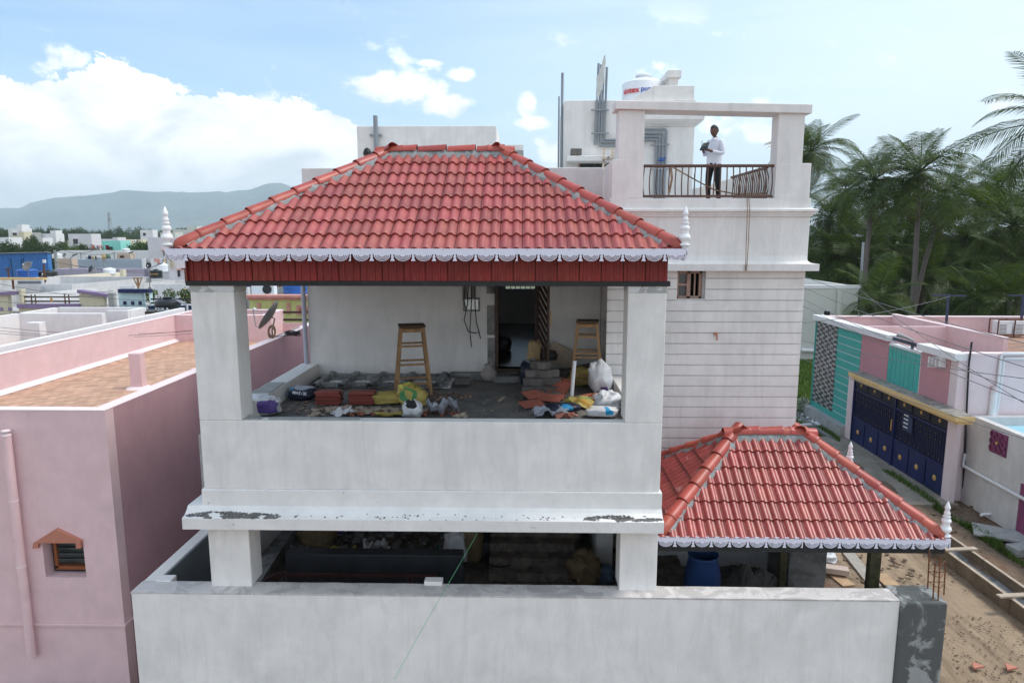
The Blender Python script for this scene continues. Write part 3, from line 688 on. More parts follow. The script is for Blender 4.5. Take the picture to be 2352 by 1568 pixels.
# small window
mb = MB(); fy = YT+.06
tw = MB()
for a in ((wx0, wx0+.035, wz0, wz1), (wx1-.10, wx1-.05, wz0, wz1), ((wx0+wx1)/2-.07, (wx0+wx1)/2-.0, wz0, wz1), (wx0, wx1-.05, wz0, wz0+.045), (wx0, wx1-.05, wz1-.05, wz1)): tw.box(a[0], a[1], fy, fy+.07, a[2], a[3])
win = tw.build('window_frame', mat('raw_pink_wood', (.38, .25, .20), var=.2, bump=.2, scale=8), house, bevel=.004)
MB().box(wx0, (wx0+wx1)/2, fy-.005, fy+.06, (wz0+wz1)/2-.02, (wz0+wz1)/2+.02).build('window_rail', MATS['raw_pink_wood'], win)
MB().box(wx0+.03, (wx0+wx1)/2, fy+.05, fy+.056, wz0+.04, wz1-.04).build('pane', mat('grey_glass', (.09, .10, .11), rough=.15, spec=.7, bump=0), win)
MB().bar(((wx0+wx1)/2+.08, fy+.04, wz0), ((wx0+wx1)/2+.08, fy+.04, wz1), .025).build('mullion', MATS['raw_pink_wood'], win)
for q in range(4): MB().bar(((wx0+wx1)/2, fy+.05, wz0+.05+q*.11), (wx1-.06, fy+.05, wz0+.05+q*.11), .01).build('window_bar', BLACKM, win)
MB().box(wx1-.05, wx1, YT+.03, YT+.3, wz0, wz1).build('window_reveal', GREYL, house)
# lower cornice with cove
c0 = at(1600, 606, Y=YT-.15).z; c1 = at(1600, 622, Y=YT-.15).z
def cornice(name, prof, x0, x1, yback, side=True):
    mb = MB()   # prof: (outset, z); front run and right return
    n = len(prof); vs = []
    for o_, z in prof: vs.append((x0, YT-o_, z))
    for o_, z in prof: vs.append((x1+o_, YT-o_, z))
    for o_, z in prof: vs.append((x1+o_, yback, z))
    mb.add(vs, [(i, i+1, n+i+1, n+i) for i in range(n-1)]+[(n+i, n+i+1, 2*n+i+1, 2*n+i) for i in range(n-1)]); return mb.build(name, WHITE, house)
cornice('lower_cornice', [(0, c0+.14), (.02, c0+.05), (.06, c0+.015), (.14, c0), (.17, c0), (.17, c1), (0, c1)], XR-.2, TX1, YT+3.5)
u0 = at(1600, 481, Y=YT-.1).z; u1 = at(1600, 505, Y=YT).z; pt = at(1600, 456, Y=YT).z
XP0 = at(1405, 420, Y=YT).x
cornice('upper_cornice', [(0, u0+.03), (.10, u0), (.10, u0-.035), (.055, u0-.055), (.055, u0-.085), (.035, u0-.09), (.035, u0-.12), (0, u0-.125)], XP0-.02, TX1+.02, YT+3.5)
hbox('tower_panel', WHITE, TX0, TX1+.02, YT, YT+.25, WZ0, pt)
hbox('tower_side_panel', WHITE, TX1-.18, TX1+.02, YT+.25, YB+7, WZ0, pt)
hbox('terrace_side_wall', CREAMW, TX0+.004, TX0+.12, YT+.25, YB-.002, -.2, 1.30)
hbox('terrace_slab', GREYL, TX0+.12, TX1-.18, YT+.25, YB+.199, TF-.2, TF, bevel=0)
# frame of posts and beam
bt = at(1420, 232, Y=YT); bb = at(1420, 252, Y=YT); br = at(1864, 241, Y=YT); brb = at(1864, 262, Y=YT)
lp0, lp1 = at(1405, 400, Y=YT).x, at(1478, 400, Y=YT).x; lpn = at(1421, 300, Y=YT).x
hbox('terrace_post', WHITE, lpn, lp1, YT+.001, YT+.4, pt, bb.z-.002)
hbox('terrace_pier', WHITE, lp0, lpn+.2, YT-.002, YT+.4, pt-.3, at(1410, 366, Y=YT).z)
rp0, rp1 = at(1786, 330, Y=YT).x, at(1846, 330, Y=YT).x; rp2 = at(1863, 400, Y=YT).x
hbox('terrace_post', WHITE, rp0, rp1, YT, YT+.35, pt, brb.z+.04)
hbox('terrace_pier', WHITE, rp0+.03, rp2, YT-.002, YT+.35, pt-.02, at(1846, 375, Y=YT).z)
mb = MB(); x0, x1 = at(1413, 240, Y=YT).x, br.x; y0, y1 = YT-.06, YT+.44
mb.add([(x0, y0, bb.z), (x1, y0, brb.z), (x1, y1, brb.z), (x0, y1, bb.z), (x0, y0, bt.z), (x1, y0, br.z), (x1, y1, br.z), (x0, y1, bt.z)], [(3, 2, 1, 0), (4, 5, 6, 7), (0, 1, 5, 4), (1, 2, 6, 5), (2, 3, 7, 6), (3, 0, 4, 7)])
mb.build('terrace_beam', WHITE, house, bevel=.012)
# curved bar railing
rz0 = at(1600, 452, Y=YT+.1).z+.01; rz1 = at(1600, 381, Y=YT+.1).z; ry = YT+.12
rail = MB(); rail.tube([(lp1, ry, rz1), (rp0, ry, rz1)], .028, 10); rail.box(lp1, rp0, ry-.025, ry+.025, rz0-.02, rz0+.02); rail = rail.build('railing', BROWNP, house)
nb = 21; bmx = MB(); bmx.tube([(.00+.0*i, -.08*math.sin(PI*(i/8)**.8), i/8*(rz1-rz0)) for i in range(9)], .011, 6); bme = bmx.mesh('railing_bar', BROWNP)
for i in range(nb):
    x = lp1+.04+(rp0-lp1-.08)*i/(nb-1)
    o = link('railing_bar', bme, rail, Vector((x, ry, rz0))-ORG[house]); o.rotation_euler.z = R(-28)+(.5*i/nb)
ry2 = YT+2.6; mb = MB(); mb.tube([(rp0-.02, YT+.4, rz1+.0), (rp0-.02, ry2, rz1)], .028, 8); mb.box(rp0-.045, rp0+.005, YT+.4, ry2, rz0-.02, rz0+.02); sr = mb.build('railing', BROWNP, house)
for i in range(17):
    o = link('railing_bar', bme, sr, Vector((rp0-.02, YT+.45+i*.13, rz0))-ORG[house]); o.rotation_euler.z = R(30)
# red valve stub on the wall
pv_ = at(1643, 766, Y=YT); mb = MB(); mb.tube([(pv_.x, YT+.02, pv_.z), (pv_.x, YT-.06, pv_.z)], .03, 10); mb.tube([(pv_.x+.02, YT-.04, pv_.z-.02), (pv_.x+.025, YT-.05, pv_.z-.12)], .012, 6); mb.build('red_pipe_stub', TERRA, house)

# ---- rooms on the terrace
def tbox(name, pxa, pxb, pyt, Y, d, m=WHITE, z0=None, **k):
    a = at(pxa, pyt, Y=Y); b_ = at(pxb, pyt, Y=Y); return hbox(name, m, a.x, b_.x, Y, Y+d, TF if z0 is None else z0, a.z, **k), a, b_
_, ha, hb = tbox('stair_head_room', 819, 1140, 290, 17.0, 2.2)
hbox('sun_shade', WHITE, hb.x, hb.x+.65, 17.3, 18.6, at(1160, 346, Y=17.3).z, at(1160, 332, Y=17.3).z)
mb = MB(); a = at(1147, 348, Y=17.2); b_ = at(1183, 348, Y=17.2)
for p, q in (((a.x, 17.2, a.z), (b_.x, 17.2, b_.z-.02)), ((b_.x, 17.2, b_.z-.02), (b_.x, 17.2, b_.z-.45)), ((a.x, 17.2, a.z-.45), (a.x, 17.2, a.z)), ((a.x, 17.2, a.z-.02), (b_.x, 17.2, b_.z-.4))): mb.bar(p, q, .035)
mb.build('shade_bracket', RUST, house)
p0 = at(862, 266, Y=16.9); mb = MB(); mb.tube([(p0.x, 16.9, TF), (p0.x, 16.9, p0.z-.05), (p0.x, 16.9, p0.z)], .055, 12); pp = mb.build('vent_pipe', PIPEG, house)
for py in (310, 350):
    q = at(862, py, Y=16.93); MB().box(q.x-.14, q.x+.16, 16.90, 16.99, q.z-.02, q.z+.02).build('pipe_clamp', STEEL, pp)
# right service room
_, ga, gb = tbox('service_room', 1297, 1598, 231, 17.0, 2.4)
_, ta, tb = tbox('tank_parapet', 1503, 1596, 197, 17.2, .2, z0=ga.z)
mb = MB(); q0 = at(1495, 231, Y=17.2); q1 = at(1503, 200, Y=17.2); mb.prism([(at(1440, 231, Y=17.2).x, ga.z), (ta.x, ga.z), (ta.x, ta.z)], 'y', 17.22, 17.38); mb.build('tank_ramp_wall', WHITE, house)
cz = at(1560, 268, Y=16.9).z; cz2 = at(1560, 290, Y=17).z; mb = MB(); x0, x1 = at(1478, 270, Y=16.9).x, gb.x
pr = [(.18, cz), (.18, cz-.07), (.10, cz-.15), (.04, cz-.19), (.04, cz2), (0, cz2)]; n = len(pr); vs = [(x0, 17-o_, z) for o_, z in pr]+[(x1+o_, 17-o_, z) for o_, z in pr]+[(x1+o_, 19.4, z) for o_, z in pr]
mb.add(vs, [(i, i+1, n+i+1, n+i) for i in range(n-1)]+[(n+i, n+i+1, 2*n+i+1, 2*n+i) for i in range(n-1)]+[(0, n, 2*n, 2*n-0)] if False else [(i, i+1, n+i+1, n+i) for i in range(n-1)]+[(n+i, n+i+1, 2*n+i+1, 2*n+i) for i in range(n-1)]); mb.build('service_room_cornice', WHITE, house)
# post and little slab over the tank
qa, qb = at(1533, 172, Y=17.6), at(1564, 163, Y=17.6); hbox('tank_post', WHITE, at(1538, 185, Y=17.6).x, at(1558, 185, Y=17.6).x, 17.6, 17.9, ga.z, qb.z-.15)
mb = MB(); mb.box(at(1534, 170, Y=17.5).x, qb.x, 17.5, 20.5, qb.z-.17, qb.z); mb.build('tank_slab', WHITE, house, bevel=.01)
# sun shade slab over a window on the left end of the service room
sl = at(1303, 358, Y=16.4); sr_ = at(1400, 358, Y=16.4); hbox('window_shade', WHITE, sl.x, sr_.x, 16.4, 17.0, sl.z-.12, sl.z)
mb = MB(); a = at(1395, 362, Y=16.4); b_ = at(1421, 343, Y=16.4); mb.add([(a.x, 16.4, a.z-.12), (b_.x, 16.4, b_.z-.12), (b_.x, 17, b_.z-.12), (a.x, 17, a.z-.12), (a.x, 16.4, a.z), (b_.x, 16.4, b_.z), (b_.x, 17, b_.z), (a.x, 17, a.z)], [(3, 2, 1, 0), (4, 5, 6, 7), (0, 1, 5, 4), (1, 2, 6, 5), (2, 3, 7, 6), (3, 0, 4, 7)]); mb.build('window_shade', WHITE, house)
a, b_ = at(1332, 375, Y=16.99), at(1400, 400, Y=16.99); MB().box(a.x, b_.x, 16.985, 17.0, b_.z, a.z).build('service_window', GLASSD, house)
mb = MB(); mb.box(a.x-.04, a.x, 16.96, 17.0, b_.z, a.z+.04); mb.box(a.x, b_.x, 16.96, 17.0, a.z, a.z+.04); mb.build('service_window_frame', MATS['raw_pink_wood'], house)
# pipework
def clamp(p, w_, parent): MB().box(p.x-w_/2, p.x+w_/2, p.y-.03, p.y+.02, p.z-.015, p.z+.015).build('pipe_clamp', STEEL, parent)
pp = None
for i, (xt, xb, elb) in enumerate(((1372, 1366, 832), (1378, 1374, 820), (1384, 1380, 790), (1391, 1388, 770))):
    yy = 16.93; tp = at(xt+3, 146+i*3, Y=yy); y_el = (elb/2.138+200)*.574
    el_ = at(xb, y_el, Y=yy); en = at(1420, y_el, Y=yy)
    pts = [tp, Vector((el_.x, yy, el_.z+.05)), Vector((el_.x+.02, yy, el_.z)), Vector((en.x+.6, yy, en.z))]
    if i == 0: pts = pts[:2]
    o = MB().tube(pts, .028, 8).build('water_pipe', PIPEG, house)
    if i == 0: pp = o
for py in (253, 306): clamp(at(1378, py, Y=16.9), .42, pp)
for i, (yt_, xe) in enumerate(((678, 1097), (712, 1068), (740, 1040), (768, 1012))):
    yy = 16.93; cv = lambda cx, cy: at((2150+cx/2.138)*.574, (200+cy/2.138)*.574, Y=yy)
    a = cv(890, yt_); b_ = cv(xe, yt_); c2 = cv(xe-8, 1240)
    o = MB().tube([a, b_, b_+Vector((.02, 0, -.03)), Vector((b_.x+.02, yy, TF))], .028, 8).build('water_pipe', PIPEG, house)
    if i in (1, 2):
        q = cv(xe-10+14*i, 912+i*18); MB().box(q.x-.09, q.x+.06, yy-.09, yy-.06, q.z-.015, q.z+.015).build('blue_valve', BLUE, o)
    if i == 0:
        for cy_ in (810, 1018): clamp(cv(1050, cy_), .45, o)
for i, (px, pt_, r_) in enumerate(((1292, 168, .035), (1284, 222, .02), (1297, 265, .045))):
    q = at(px, pt_, Y=17.6); MB().tube([(q.x, 17.6, TF), (q.x, 17.6, q.z)], r_, 10).build('drain_pipe', PIPEG, house)
q = at(1379, 175, Y=16.9); mb = MB()
for i in range(4): mb.smooth = True; mb.lathe(at(1372+i*5+random.uniform(-2, 2), 228-i*11+random.uniform(-4, 4), Y=16.88), [(.012, 0), (.035, .1), (.05, .25), (.03, .4), (.05, .5), (.012, .62)], 7, .4)
o = mb.build('plastic_wrap', mat('torn_clear_plastic', (.60, .62, .60), rough=.4, bump=.6, bscale=10), house); jit(o.data, .05, 9)
# ladder on the shade
mb = MB(); a = at(1395, 372, Y=16.3); 
lad = thing('ladder', at(1388, 395, Y=16.3), 'pale weathered wooden ladder leaning on the terrace service room', 'ladder')
for xx in (1387, 1407): 
    p, q = at(xx-2, 400, Y=16.0), at(xx, 343, Y=16.35); MB().bar(p, q, .05, .04).build('ladder_rail', WOODL, lad)
for py in (388, 366): MB().bar(at(1384, py, Y=16.15), at(1408, py-1, Y=16.15), .06, .03).build('rung', WOODL, lad)

# ---- water tanks on the service room
def tank(name, p, r, h, m, label, group='water tanks', sh=.74, ribs=4):
    t_ = thing(name, p, label, 'water tank', group); pr = [(r*.97, 0)]
    for i in range(ribs): z = h*(sh-.02)*(i+.5)/ribs; pr += [(r*.97, z-.05*h), (r, z-.02*h), (r, z+.02*h), (r*.97, z+.05*h)]
    pr += [(r*.98, h*sh), (r*.93, h*(sh+.15*(1-sh))), (r*.6, h*(sh+.6*(1-sh))), (r*.36, h*(sh+.73*(1-sh)))]
    MB().lathe(p, pr, 32).build('tank_body', m, t_)
    MB().lathe((p[0], p[1], p[2]+h*(sh+.72*(1-sh))), [(r*.36, 0), (r*.36, h*.04), (r*.38, h*.04), (r*.38, h*.07), (r*.30, h*.085), (0, h*.09)], 24).build('lid', m, t_)
    return t_
def text_on_cyl(s, size, c, r, a0, z, m, parent, name='lettering', flat=None, squash=1):
    cu = bpy.data.curves.new('t', 'FONT'); cu.body = s; cu.size = size; cu.offset = size*.025; ob = bpy.data.objects.new('t', cu); col.objects.link(ob)
    dg = bpy.context.evaluated_depsgraph_get(); me = bpy.data.meshes.new_from_object(ob.evaluated_get(dg)); bpy.data.objects.remove(ob)
    off = ORG[parent]
    for v in me.vertices:
        if flat is None:
            a = a0+v.co.x/r; v.co = Vector((c[0]+math.cos(a)*(r+.012), c[1]+math.sin(a)*(r+.012), z+v.co.y))-off
        else: v.co = flat @ Vector((v.co.x, v.co.y, 0))-off
    me.name = name; me.materials.clear(); me.materials.append(m); return link(name, me, parent)
tp = at(1478, 187, Y=19.0); tr = (at(1527, 195, Y=18.2).x-at(1430, 195, Y=18.2).x)/2; tcx = at(1479, 195, Y=18.2).x
tz = at(1479, 176, Y=18.2).z; tk = tank('water_tank', (tcx, 18.3, tz-1.35), tr*1.02, 1.35, WPLAS, 'big white water tank with red and blue lettering on the roof', ribs=1, sh=.87)
a0 = -PI/2-R(62); a0 = -PI/2-R(70); tzz = at(1440, 212, Y=17.8).z; text_on_cyl('sintex', .20, (tcx, 18.3), tr*1.02, a0, tzz, REDP, tk); text_on_cyl('pure', .17, (tcx, 18.3), tr*1.02, -PI/2-R(15), tzz+.02, BLUEP, tk)
q = at(1428, 216, Y=18.5); tk = tank('water_tank', (q.x+.35, 19.6, q.z-1.0), .55, 1.05, WPLAS, 'white water tank half hidden left of the big lettered one', ribs=3)
text_on_cyl('s', .3, (q.x+.35, 19.6), .55, -PI/2-R(58), q.z-.72, REDP, tk)
for i, xx in enumerate((1317, 1328)):
    q = at(xx, 357, Y=16.7); tag(MB().cbox(q+Vector((0, 0, .07)), .13, .25, .15, .1*i).build('cement_block', CONCB, None, bevel=.01), 'grey block on the terrace window shade, %s of two' % ('left' if i == 0 else 'right'), 'block', 'blocks on the shade slab')
# rope knotted to the railing and hanging down the wall
mb = MB(); p = at(1541, 384, Y=YT+.05); mb.tube([p, p+Vector((.02, -.03, -.2)), p+Vector((-.02, -.02, -.45))], .02, 6)
pts = [p+Vector((.03, 0, 0)), at(1600, 415, Y=ry), at(1640, 436, Y=ry), at(1690, 446, Y=ry), at(1760, 444, Y=ry)]; mb.tube(pts, .012, 6)
tag(mb.build('rope', ROPE), 'coir rope knotted on the terrace railing and slung along it', 'rope')
mb = MB()
for dx in (0, 5):
    mb.tube([at(1716+dx*.8, 455, Y=YT-.02), at(1717+dx, 482, Y=YT-.14), at(1714+dx, 560, Y=YT-.13), at(1713+dx*.6, 604, Y=YT-.2), at(1712+dx*.4, 622, Y=YT-.2)], .007, 6)
tag(mb.build('rope', ROPE), 'doubled brown rope hanging down the tower front', 'rope')

# ---- lower storey
zt_ = -5.05
lx0, lx1 = at(484, 1345, Y=YF).x, at(578, 1347, Y=YF).x; rx0, rx1 = at(1422, 1350, Y=YF).x, at(1508, 1350, Y=YF).x
hbox('lower_pillar', WHITE, XL, lx1, YF+.01, YF+.42, zt_-.01, -4.075)
hbox('lower_pillar', WHITE, rx0, XR, YF+.01, YF+.42, zt_-.01, -4.075)
YW = at(500, 1361, Z=zt_).y; wxl = at(300, 1353, Y=YW).x; wxr = at(2070, 1358, Y=YW).x; wx2 = at(2176, 1360, Y=YW).x
hbox('boundary_wall', WHITED if False else WHITE, wxl, wxr, YW, YW+.32, G-.2, zt_-.02)
mb = MB(); vs = []; nn = 150
for i in range(nn+1):
    for y in (YW-.004, YW+.05, YW+.16, YW+.27, YW+.324): x = wxl-.004+(wxr-wxl)*i/nn; vs.append((x, y, zt_-.018+.02+.006*noise.noise(Vector((x*3, y*9, 0)))))
for i in range(nn+1):
    x = wxl-.004+(wxr-wxl)*i/nn; vs.append((x, YW-.004, zt_-.021)); 
m_ = 5; mb.add(vs, [(i*5+j, i*5+j+1, (i+1)*5+j+1, (i+1)*5+j) for i in range(nn) for j in range(4)]+[(i*5, (i+1)*5, 5*(nn+1)+i+1, 5*(nn+1)+i) for i in range(nn)]); mb.build('wall_coping', mat('rosy_dusty_coping', (.60, .56, .54), var=.12, dirt=.55, dirtc=(.34, .32, .31), dscale=2.6, dlo=.50, bump=.5, streak=.3), house)
hbox('side_boundary_wall', CREAMW, wxl, wxl+.2, YW+.32, 20, G-.2, zt_-.002)
mb = MB(); mb.box(wxr, wx2, YW-.05, YW+.45, G-.2, zt_); o = mb.build('cement_pier', mat('wet_dark_cement', (.30, .31, .305), var=.15, scale=3, dirt=.92, dirtc=(.085, .09, .088), dscale=1.3, dlo=.47, bump=.5), house, bevel=.03)
# lower floor and inner walls
mb = MB(); nxx, nyy = 60, 40; vs = []
for j in range(nyy):
    for i in range(nxx):
        x = wxl+.2+(XR+1.0-wxl-.2)*i/(nxx-1); y = YW+.3+(YB+.0-YW-.3)*j/(nyy-1); vs.append((x, y, LF+.03*noise.noise(Vector((x*2, y*2, 3)))+.02*noise.noise(Vector((x*7, y*7, 1)))))
mb.add(vs, [(j*nxx+i, j*nxx+i+1, (j+1)*nxx+i+1, (j+1)*nxx+i) for j in range(nyy-1) for i in range(nxx-1)], True); mb.build('lower_floor', DIRT, house, fixn=False)
a = at(733, 1330, Z=LF); b_ = at(930, 1130, Z=LF)
ca, cb = at(1010 if False else 1010, 1345, Z=LF), at(1160, 1225, Z=LF)
# kerb of grey cement on the left side, running back
k0 = at(585, 1345, Z=LF+.15); k1 = at(662, 1228, Z=LF+.15)
mb = MB(); d = (k1-k0).normalized(); mb.bar(k0-d*.6, k1+d*1.5, .30, .3); mb.build('cement_kerb', GREYC, house)
hbox('side_wall_inner_face', mat('dark_grey_skin', (.17, .19, .20), var=.08), wxl+.2, wxl+.22, YW+.33, 20, LF-1.0, zt_-.03, bevel=0)  # thin skin, darker grey than the wall it covers
hbox('inner_wall', WALLIN, k0.x-.35, k0.x-.2, YF+2.2, YB, LF, -4.07, bevel=0)
# black granite clad block, brown railing before it
g0 = at(655, 1290, Z=LF+.75); g1 = at(1058, 1290, Z=LF+.75); gy = at(850, 1282, Z=LF+.8).y
hbox('granite_block', mat('dark_granite', (.035, .037, .042), rough=.3, var=.3, bump=0, spec=.5), at(655, 1276, Y=gy).x, at(1062, 1276, Y=gy).x, gy, gy+.25, LF, at(850, 1274, Y=gy).z, bevel=.006)
ryy = gy-.55; ra, rb = at(632, 1318, Y=ryy), at(1002, 1325, Y=ryy); lz = ra.z
mb = MB(); mb.bar((ra.x, ryy, lz), (rb.x, ryy, lz), .05, .04); mb.bar((ra.x, ryy, lz), (ra.x-.28, ryy-.42, lz-.06), .05, .04); mb.bar((ra.x, ryy, lz), (ra.x, ryy, LF), .04); mb.bar((rb.x-.4, ryy, lz), (rb.x-.4, ryy, LF), .04); lr_ = mb.build('lower_railing', mat('dark_maroon_rail', (.05, .018, .015), rough=.4), house)
for i in range(16):
    x = ra.x+.14+i*.135; mb = MB(); mb.bar((x, ryy, lz), (x, ryy, lz-.10), .014); mb.bar((x-.04, ryy, lz-.10), (x+.04, ryy, lz-.10), .014); mb.bar((x-.04, ryy, lz-.10), (x-.04, ryy, lz-.42), .014); mb.bar((x+.04, ryy, lz-.10), (x+.04, ryy, lz-.42), .014); mb.build('railing_bar', BLACKM, lr_)
# steps going up inside
s0, s1 = at(1120, 1345, Z=LF), at(1312, 1345, Z=LF); sy = s0.y+.15
for i in range(8):
    hbox('step', DIRT, s0.x, s1.x+.06*i, sy+i*.28, sy+(i+1)*.28+.02 if i < 7 else YB+1, LF, LF+.15*(i+1), bevel=.02)
hbox('stair_wall', WALLIN, at(1375, 1340, Z=LF).x, at(1420, 1340, Z=LF).x-.05, s0.y+.6, YB, LF, -4.07, bevel=0)
# inner wall left of porch and the porch itself
hbox('porch_inner_wall', WALLIN, XR-.05, XR+.08, YF+.45, YT, LF-.6, -4.07, bevel=0)
hbox('porch_floor', DIRT, XR+.0, wx2-.3, YW+.33, YT+.1, G+.05, LF-.45, bevel=0)
hbox('porch_back_wall', WALLW, XR+.0, at(1800, 1300, Y=12.3).x, 12.3, 12.42, G, -4.5, bevel=0)
c0_ = at(1857, 1345, Y=11.4); hbox('cement_column', GREYC, at(1812, 1300, Y=11.2).x, at(1898, 1300, Y=11.2).x, 11.2, 12.2, G, pz+.0, bevel=.01)
for px0, px1, yy in ((1792, 1808, 10.4), (1998, 2024, 9.75)):
    a, b_ = at(px0, 1300, Y=yy), at(px1, 1300, Y=yy); hbox('porch_post', OLIVE, a.x, b_.x, yy, yy+.12, G, pz-.02, bevel=.012)

# ------------------------------------------------------------------ neighbours
def bld(name, label, cat, x0, x1, y0, y1, zt, m, ph=.9, th=.16, floor=ROOFG, group=None, base=G, wins=(), band=None, topm=None):
    """box house with a parapet ring round a sunken roof"""
    t_ = thing(name, ((x0+x1)/2, y0, base), label, cat, group)
    mb = MB(); mb.box(x0, x1, y0, y0+th, base, zt); mb.build('front_wall', m, t_)
    mb = MB(); mb.box(x0, x0+th, y0+th, y1-th, base, zt); mb.build('side_wall', m, t_)
    mb = MB(); mb.box(x1-th, x1, y0+th, y1-th, base, zt); mb.build('side_wall', m, t_)
    mb = MB(); mb.box(x0, x1, y1-th, y1, base, zt); mb.build('rear_wall', m, t_)
    mb = MB(); mb.box(x0+th, x1-th, y0+th, y1-th, zt-ph-.15, zt-ph); mb.build('roof_floor', floor, t_)
    if topm:
        mb = MB(); e = .03
        mb.box(x0-e, x1+e, y0-e, y0+th+.02, zt, zt+.06); mb.build('coping', topm, t_)
    for (a, b_, c_, d) in wins:
        f = MB().box(x0+a, x0+b_, y0-.02, y0+.02, c_, d).build('window', WALLW, t_); MB().box(x0+a+.06, x0+b_-.06, y0-.035, y0-.02, c_+.06, d-.06).build('pane', GLASSD, f)
    return t_
# pink house on the left
pk = at(240, 941, X=-6.62); PZ = pk.z; PXR = pk.x; PY = pk.y
pink = thing('pink_house', (PXR-5, PY, G), 'pink flat roofed house with brick paved terrace left of the white house', 'house')
def pbox(name, m, *a, bevel=.01, parent=None, **k): return MB().box(*a).build(name, m, parent or pink, bevel=bevel, **k)
innL = at(0, 813, Z=PZ).x
PYB = at(560, 710, Z=PZ).y
wx = at(150, 1275, Y=PY); wa, wb, wc, wd_ = at(107, 1240, Y=PY).x, at(187, 1240, Y=PY).x, at(150, 1308, Y=PY).z, at(150, 1243, Y=PY).z
a0_, a1_ = at(96, 1240, Y=PY).x, at(190, 1240, Y=PY).x; az0, az1 = at(150, 1325, Y=PY).z, wd_
XLL = innL-.16
pbox('front_wall', PINK, XLL, a0_, PY, PY+.22, G-.6, PZ-.02, bevel=0); pbox('front_wall', PINK, a1_, PXR, PY, PY+.22, G-.6, PZ-.02, bevel=0)
pbox('front_wall', PINK, a0_+.001, a1_-.001, PY+.001, PY+.22, az1, PZ-.021, bevel=0); pbox('front_wall', PINK, a0_+.001, a1_-.001, PY+.001, PY+.22, G-.6, az0, bevel=0)
fr = MB(); fr.box(wa, wa+.05, PY+.13, PY+.2, wc-.04, wd_); fr.box(wb-.03, wb, PY+.13, PY+.2, wc-.04, wd_); fr.box(wa, wb, PY+.13, PY+.2, wc-.06, wc); fr = fr.build('window_frame', ORANGEB, pink)
pbox('window_back', DARK, wa-.15, wb+.15, PY+.21, PY+.23, wc-.15, wd_+.1, bevel=0)
for i in range(5):
    z = wc+.02+i*(wd_-wc)/5; MB().cbox(((wa+wb)/2, PY+.17, z+.05), wb-wa-.08, .012, .11, rx=R(30)).build('glass_louvre', mat('dusty_louvre', (.07, .08, .08), rough=.2, var=.6, scale=4, spec=.6), fr)
# terracotta pointed hood
q = [at(80, 1255, Y=PY), at(82, 1243, Y=PY), at(133, 1211, Y=PY), at(190, 1238, Y=PY), at(190, 1255, Y=PY), at(180, 1255, Y=PY), at(179, 1243, Y=PY), at(94, 1243, Y=PY), at(93, 1255, Y=PY)]
def hood(dx):
    mb = MB(); pl = [(p.x+dx, p.z) for p in q]
    for c in ((0, 1, 7, 8), (1, 2, 6, 7), (2, 3, 6), (3, 4, 5, 6)): mb.prism([pl[i] for i in c], 'y', PY-.06, PY+.001)
    mb.build('window_hood', TERRA, pink)
hood(0); hood(-1.52)
pbox('window_pane', GLASSD, wa-1.52, wb-1.52, PY-.01, PY+.0, wc, wd_, bevel=0)
pbox('string_course', PINK, XLL, PXR+.03, PY-.03, PY, at(150, 1437, Y=PY).z, at(150, 1430, Y=PY).z)
pbox('string_course', PINK, PXR, PXR+.03, PY, 20, at(150, 1437, Y=PY).z, at(150, 1430, Y=PY).z)
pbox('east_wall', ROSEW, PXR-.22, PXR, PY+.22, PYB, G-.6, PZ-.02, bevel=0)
pbox('coping', PINKL, XLL, PXR+.005, PY-.005, PY+.2, PZ-.02, PZ); pbox('coping', PINKL, PXR-.24, PXR+.005, PY+.2, PYB, PZ-.02, PZ)
pbox('west_wall', PINK, XLL, innL, PY+.22, PYB, G, PZ-.02, bevel=0); pbox('coping', PINKL, XLL, innL+.01, PY+.2, PYB, PZ-.02, PZ)
PF = at(0, 906, X=innL).z
pbox('roof_bed', CLAYB, innL, PXR-.22, PY+.22, PYB, PF-.2, PF-.012, bevel=0)
mb = MB(); mb.prism([(innL, PF), (innL+.12, PF), (innL, PF+.10)], 'y', PY+.22, PYB); mb.build('fillet', PINKL, pink)
# back parapet, gap with railing, inner wall
bq0 = at(540, 707, Z=PZ); bq1 = at(662, 707, Z=PZ)
pbox('rear_parapet', PINK, innL, bq1.x, PYB-.16, PYB, G, PZ-.02, bevel=0); pbox('coping', PINKL, innL, bq1.x, PYB-.18, PYB+.01, PZ-.02, PZ)
pbox('rear_parapet', PINK, bq1.x, PXR, PYB-.16, PYB, G, PF+.42, bevel=0)
iy = at(560, 722, Z=PZ).y; ix1 = at(640, 722, Z=PZ).x-.2
pbox('inner_parapet', PINK, innL, ix1, iy-.16, iy, PF-.1, PZ-.02, bevel=0); pbox('coping', PINKL, innL, ix1, iy-.17, iy+.01, PZ-.02, PZ)
pbox('inner_parapet', PINK, bq1.x-.16, bq1.x, iy, PYB-.16, PF-.1, PZ-.02, bevel=0); pbox('coping', PINKL, bq1.x-.18, bq1.x+.01, iy, PYB-.16, PZ-.02, PZ)
rl = MB(); rl.box(bq1.x, PXR-.2, PYB-.1, PYB-.05, PZ-.14, PZ-.06); rl.box(bq1.x, PXR-.2, PYB-.1, PYB-.05, PZ-.42, PZ-.34); rl = rl.build('terrace_railing', WOODD, pink)
for f in (.45, .95): x = bq1.x+(PXR-.2-bq1.x)*f; MB().box(x-.03, x+.03, PYB-.12, PYB-.03, PZ-.5, PZ+.02).build('railing_post', WOODD, rl)
# little chimney pier
cp_ = at(316, 893, Z=PF); ct = at(309, 812, Y=cp_.y)
pbox('roof_pier', PINKL if False else PINK, cp_.x-.16, cp_.x+.12, cp_.y, cp_.y+.22, PF, ct.z)
mb = MB(); mb.lathe((cp_.x-.02, cp_.y+.11, PF), [(.30, -.01), (.27, .02), (.19, .05)], 16); mb.build('pier_flashing', PINKL, pink)
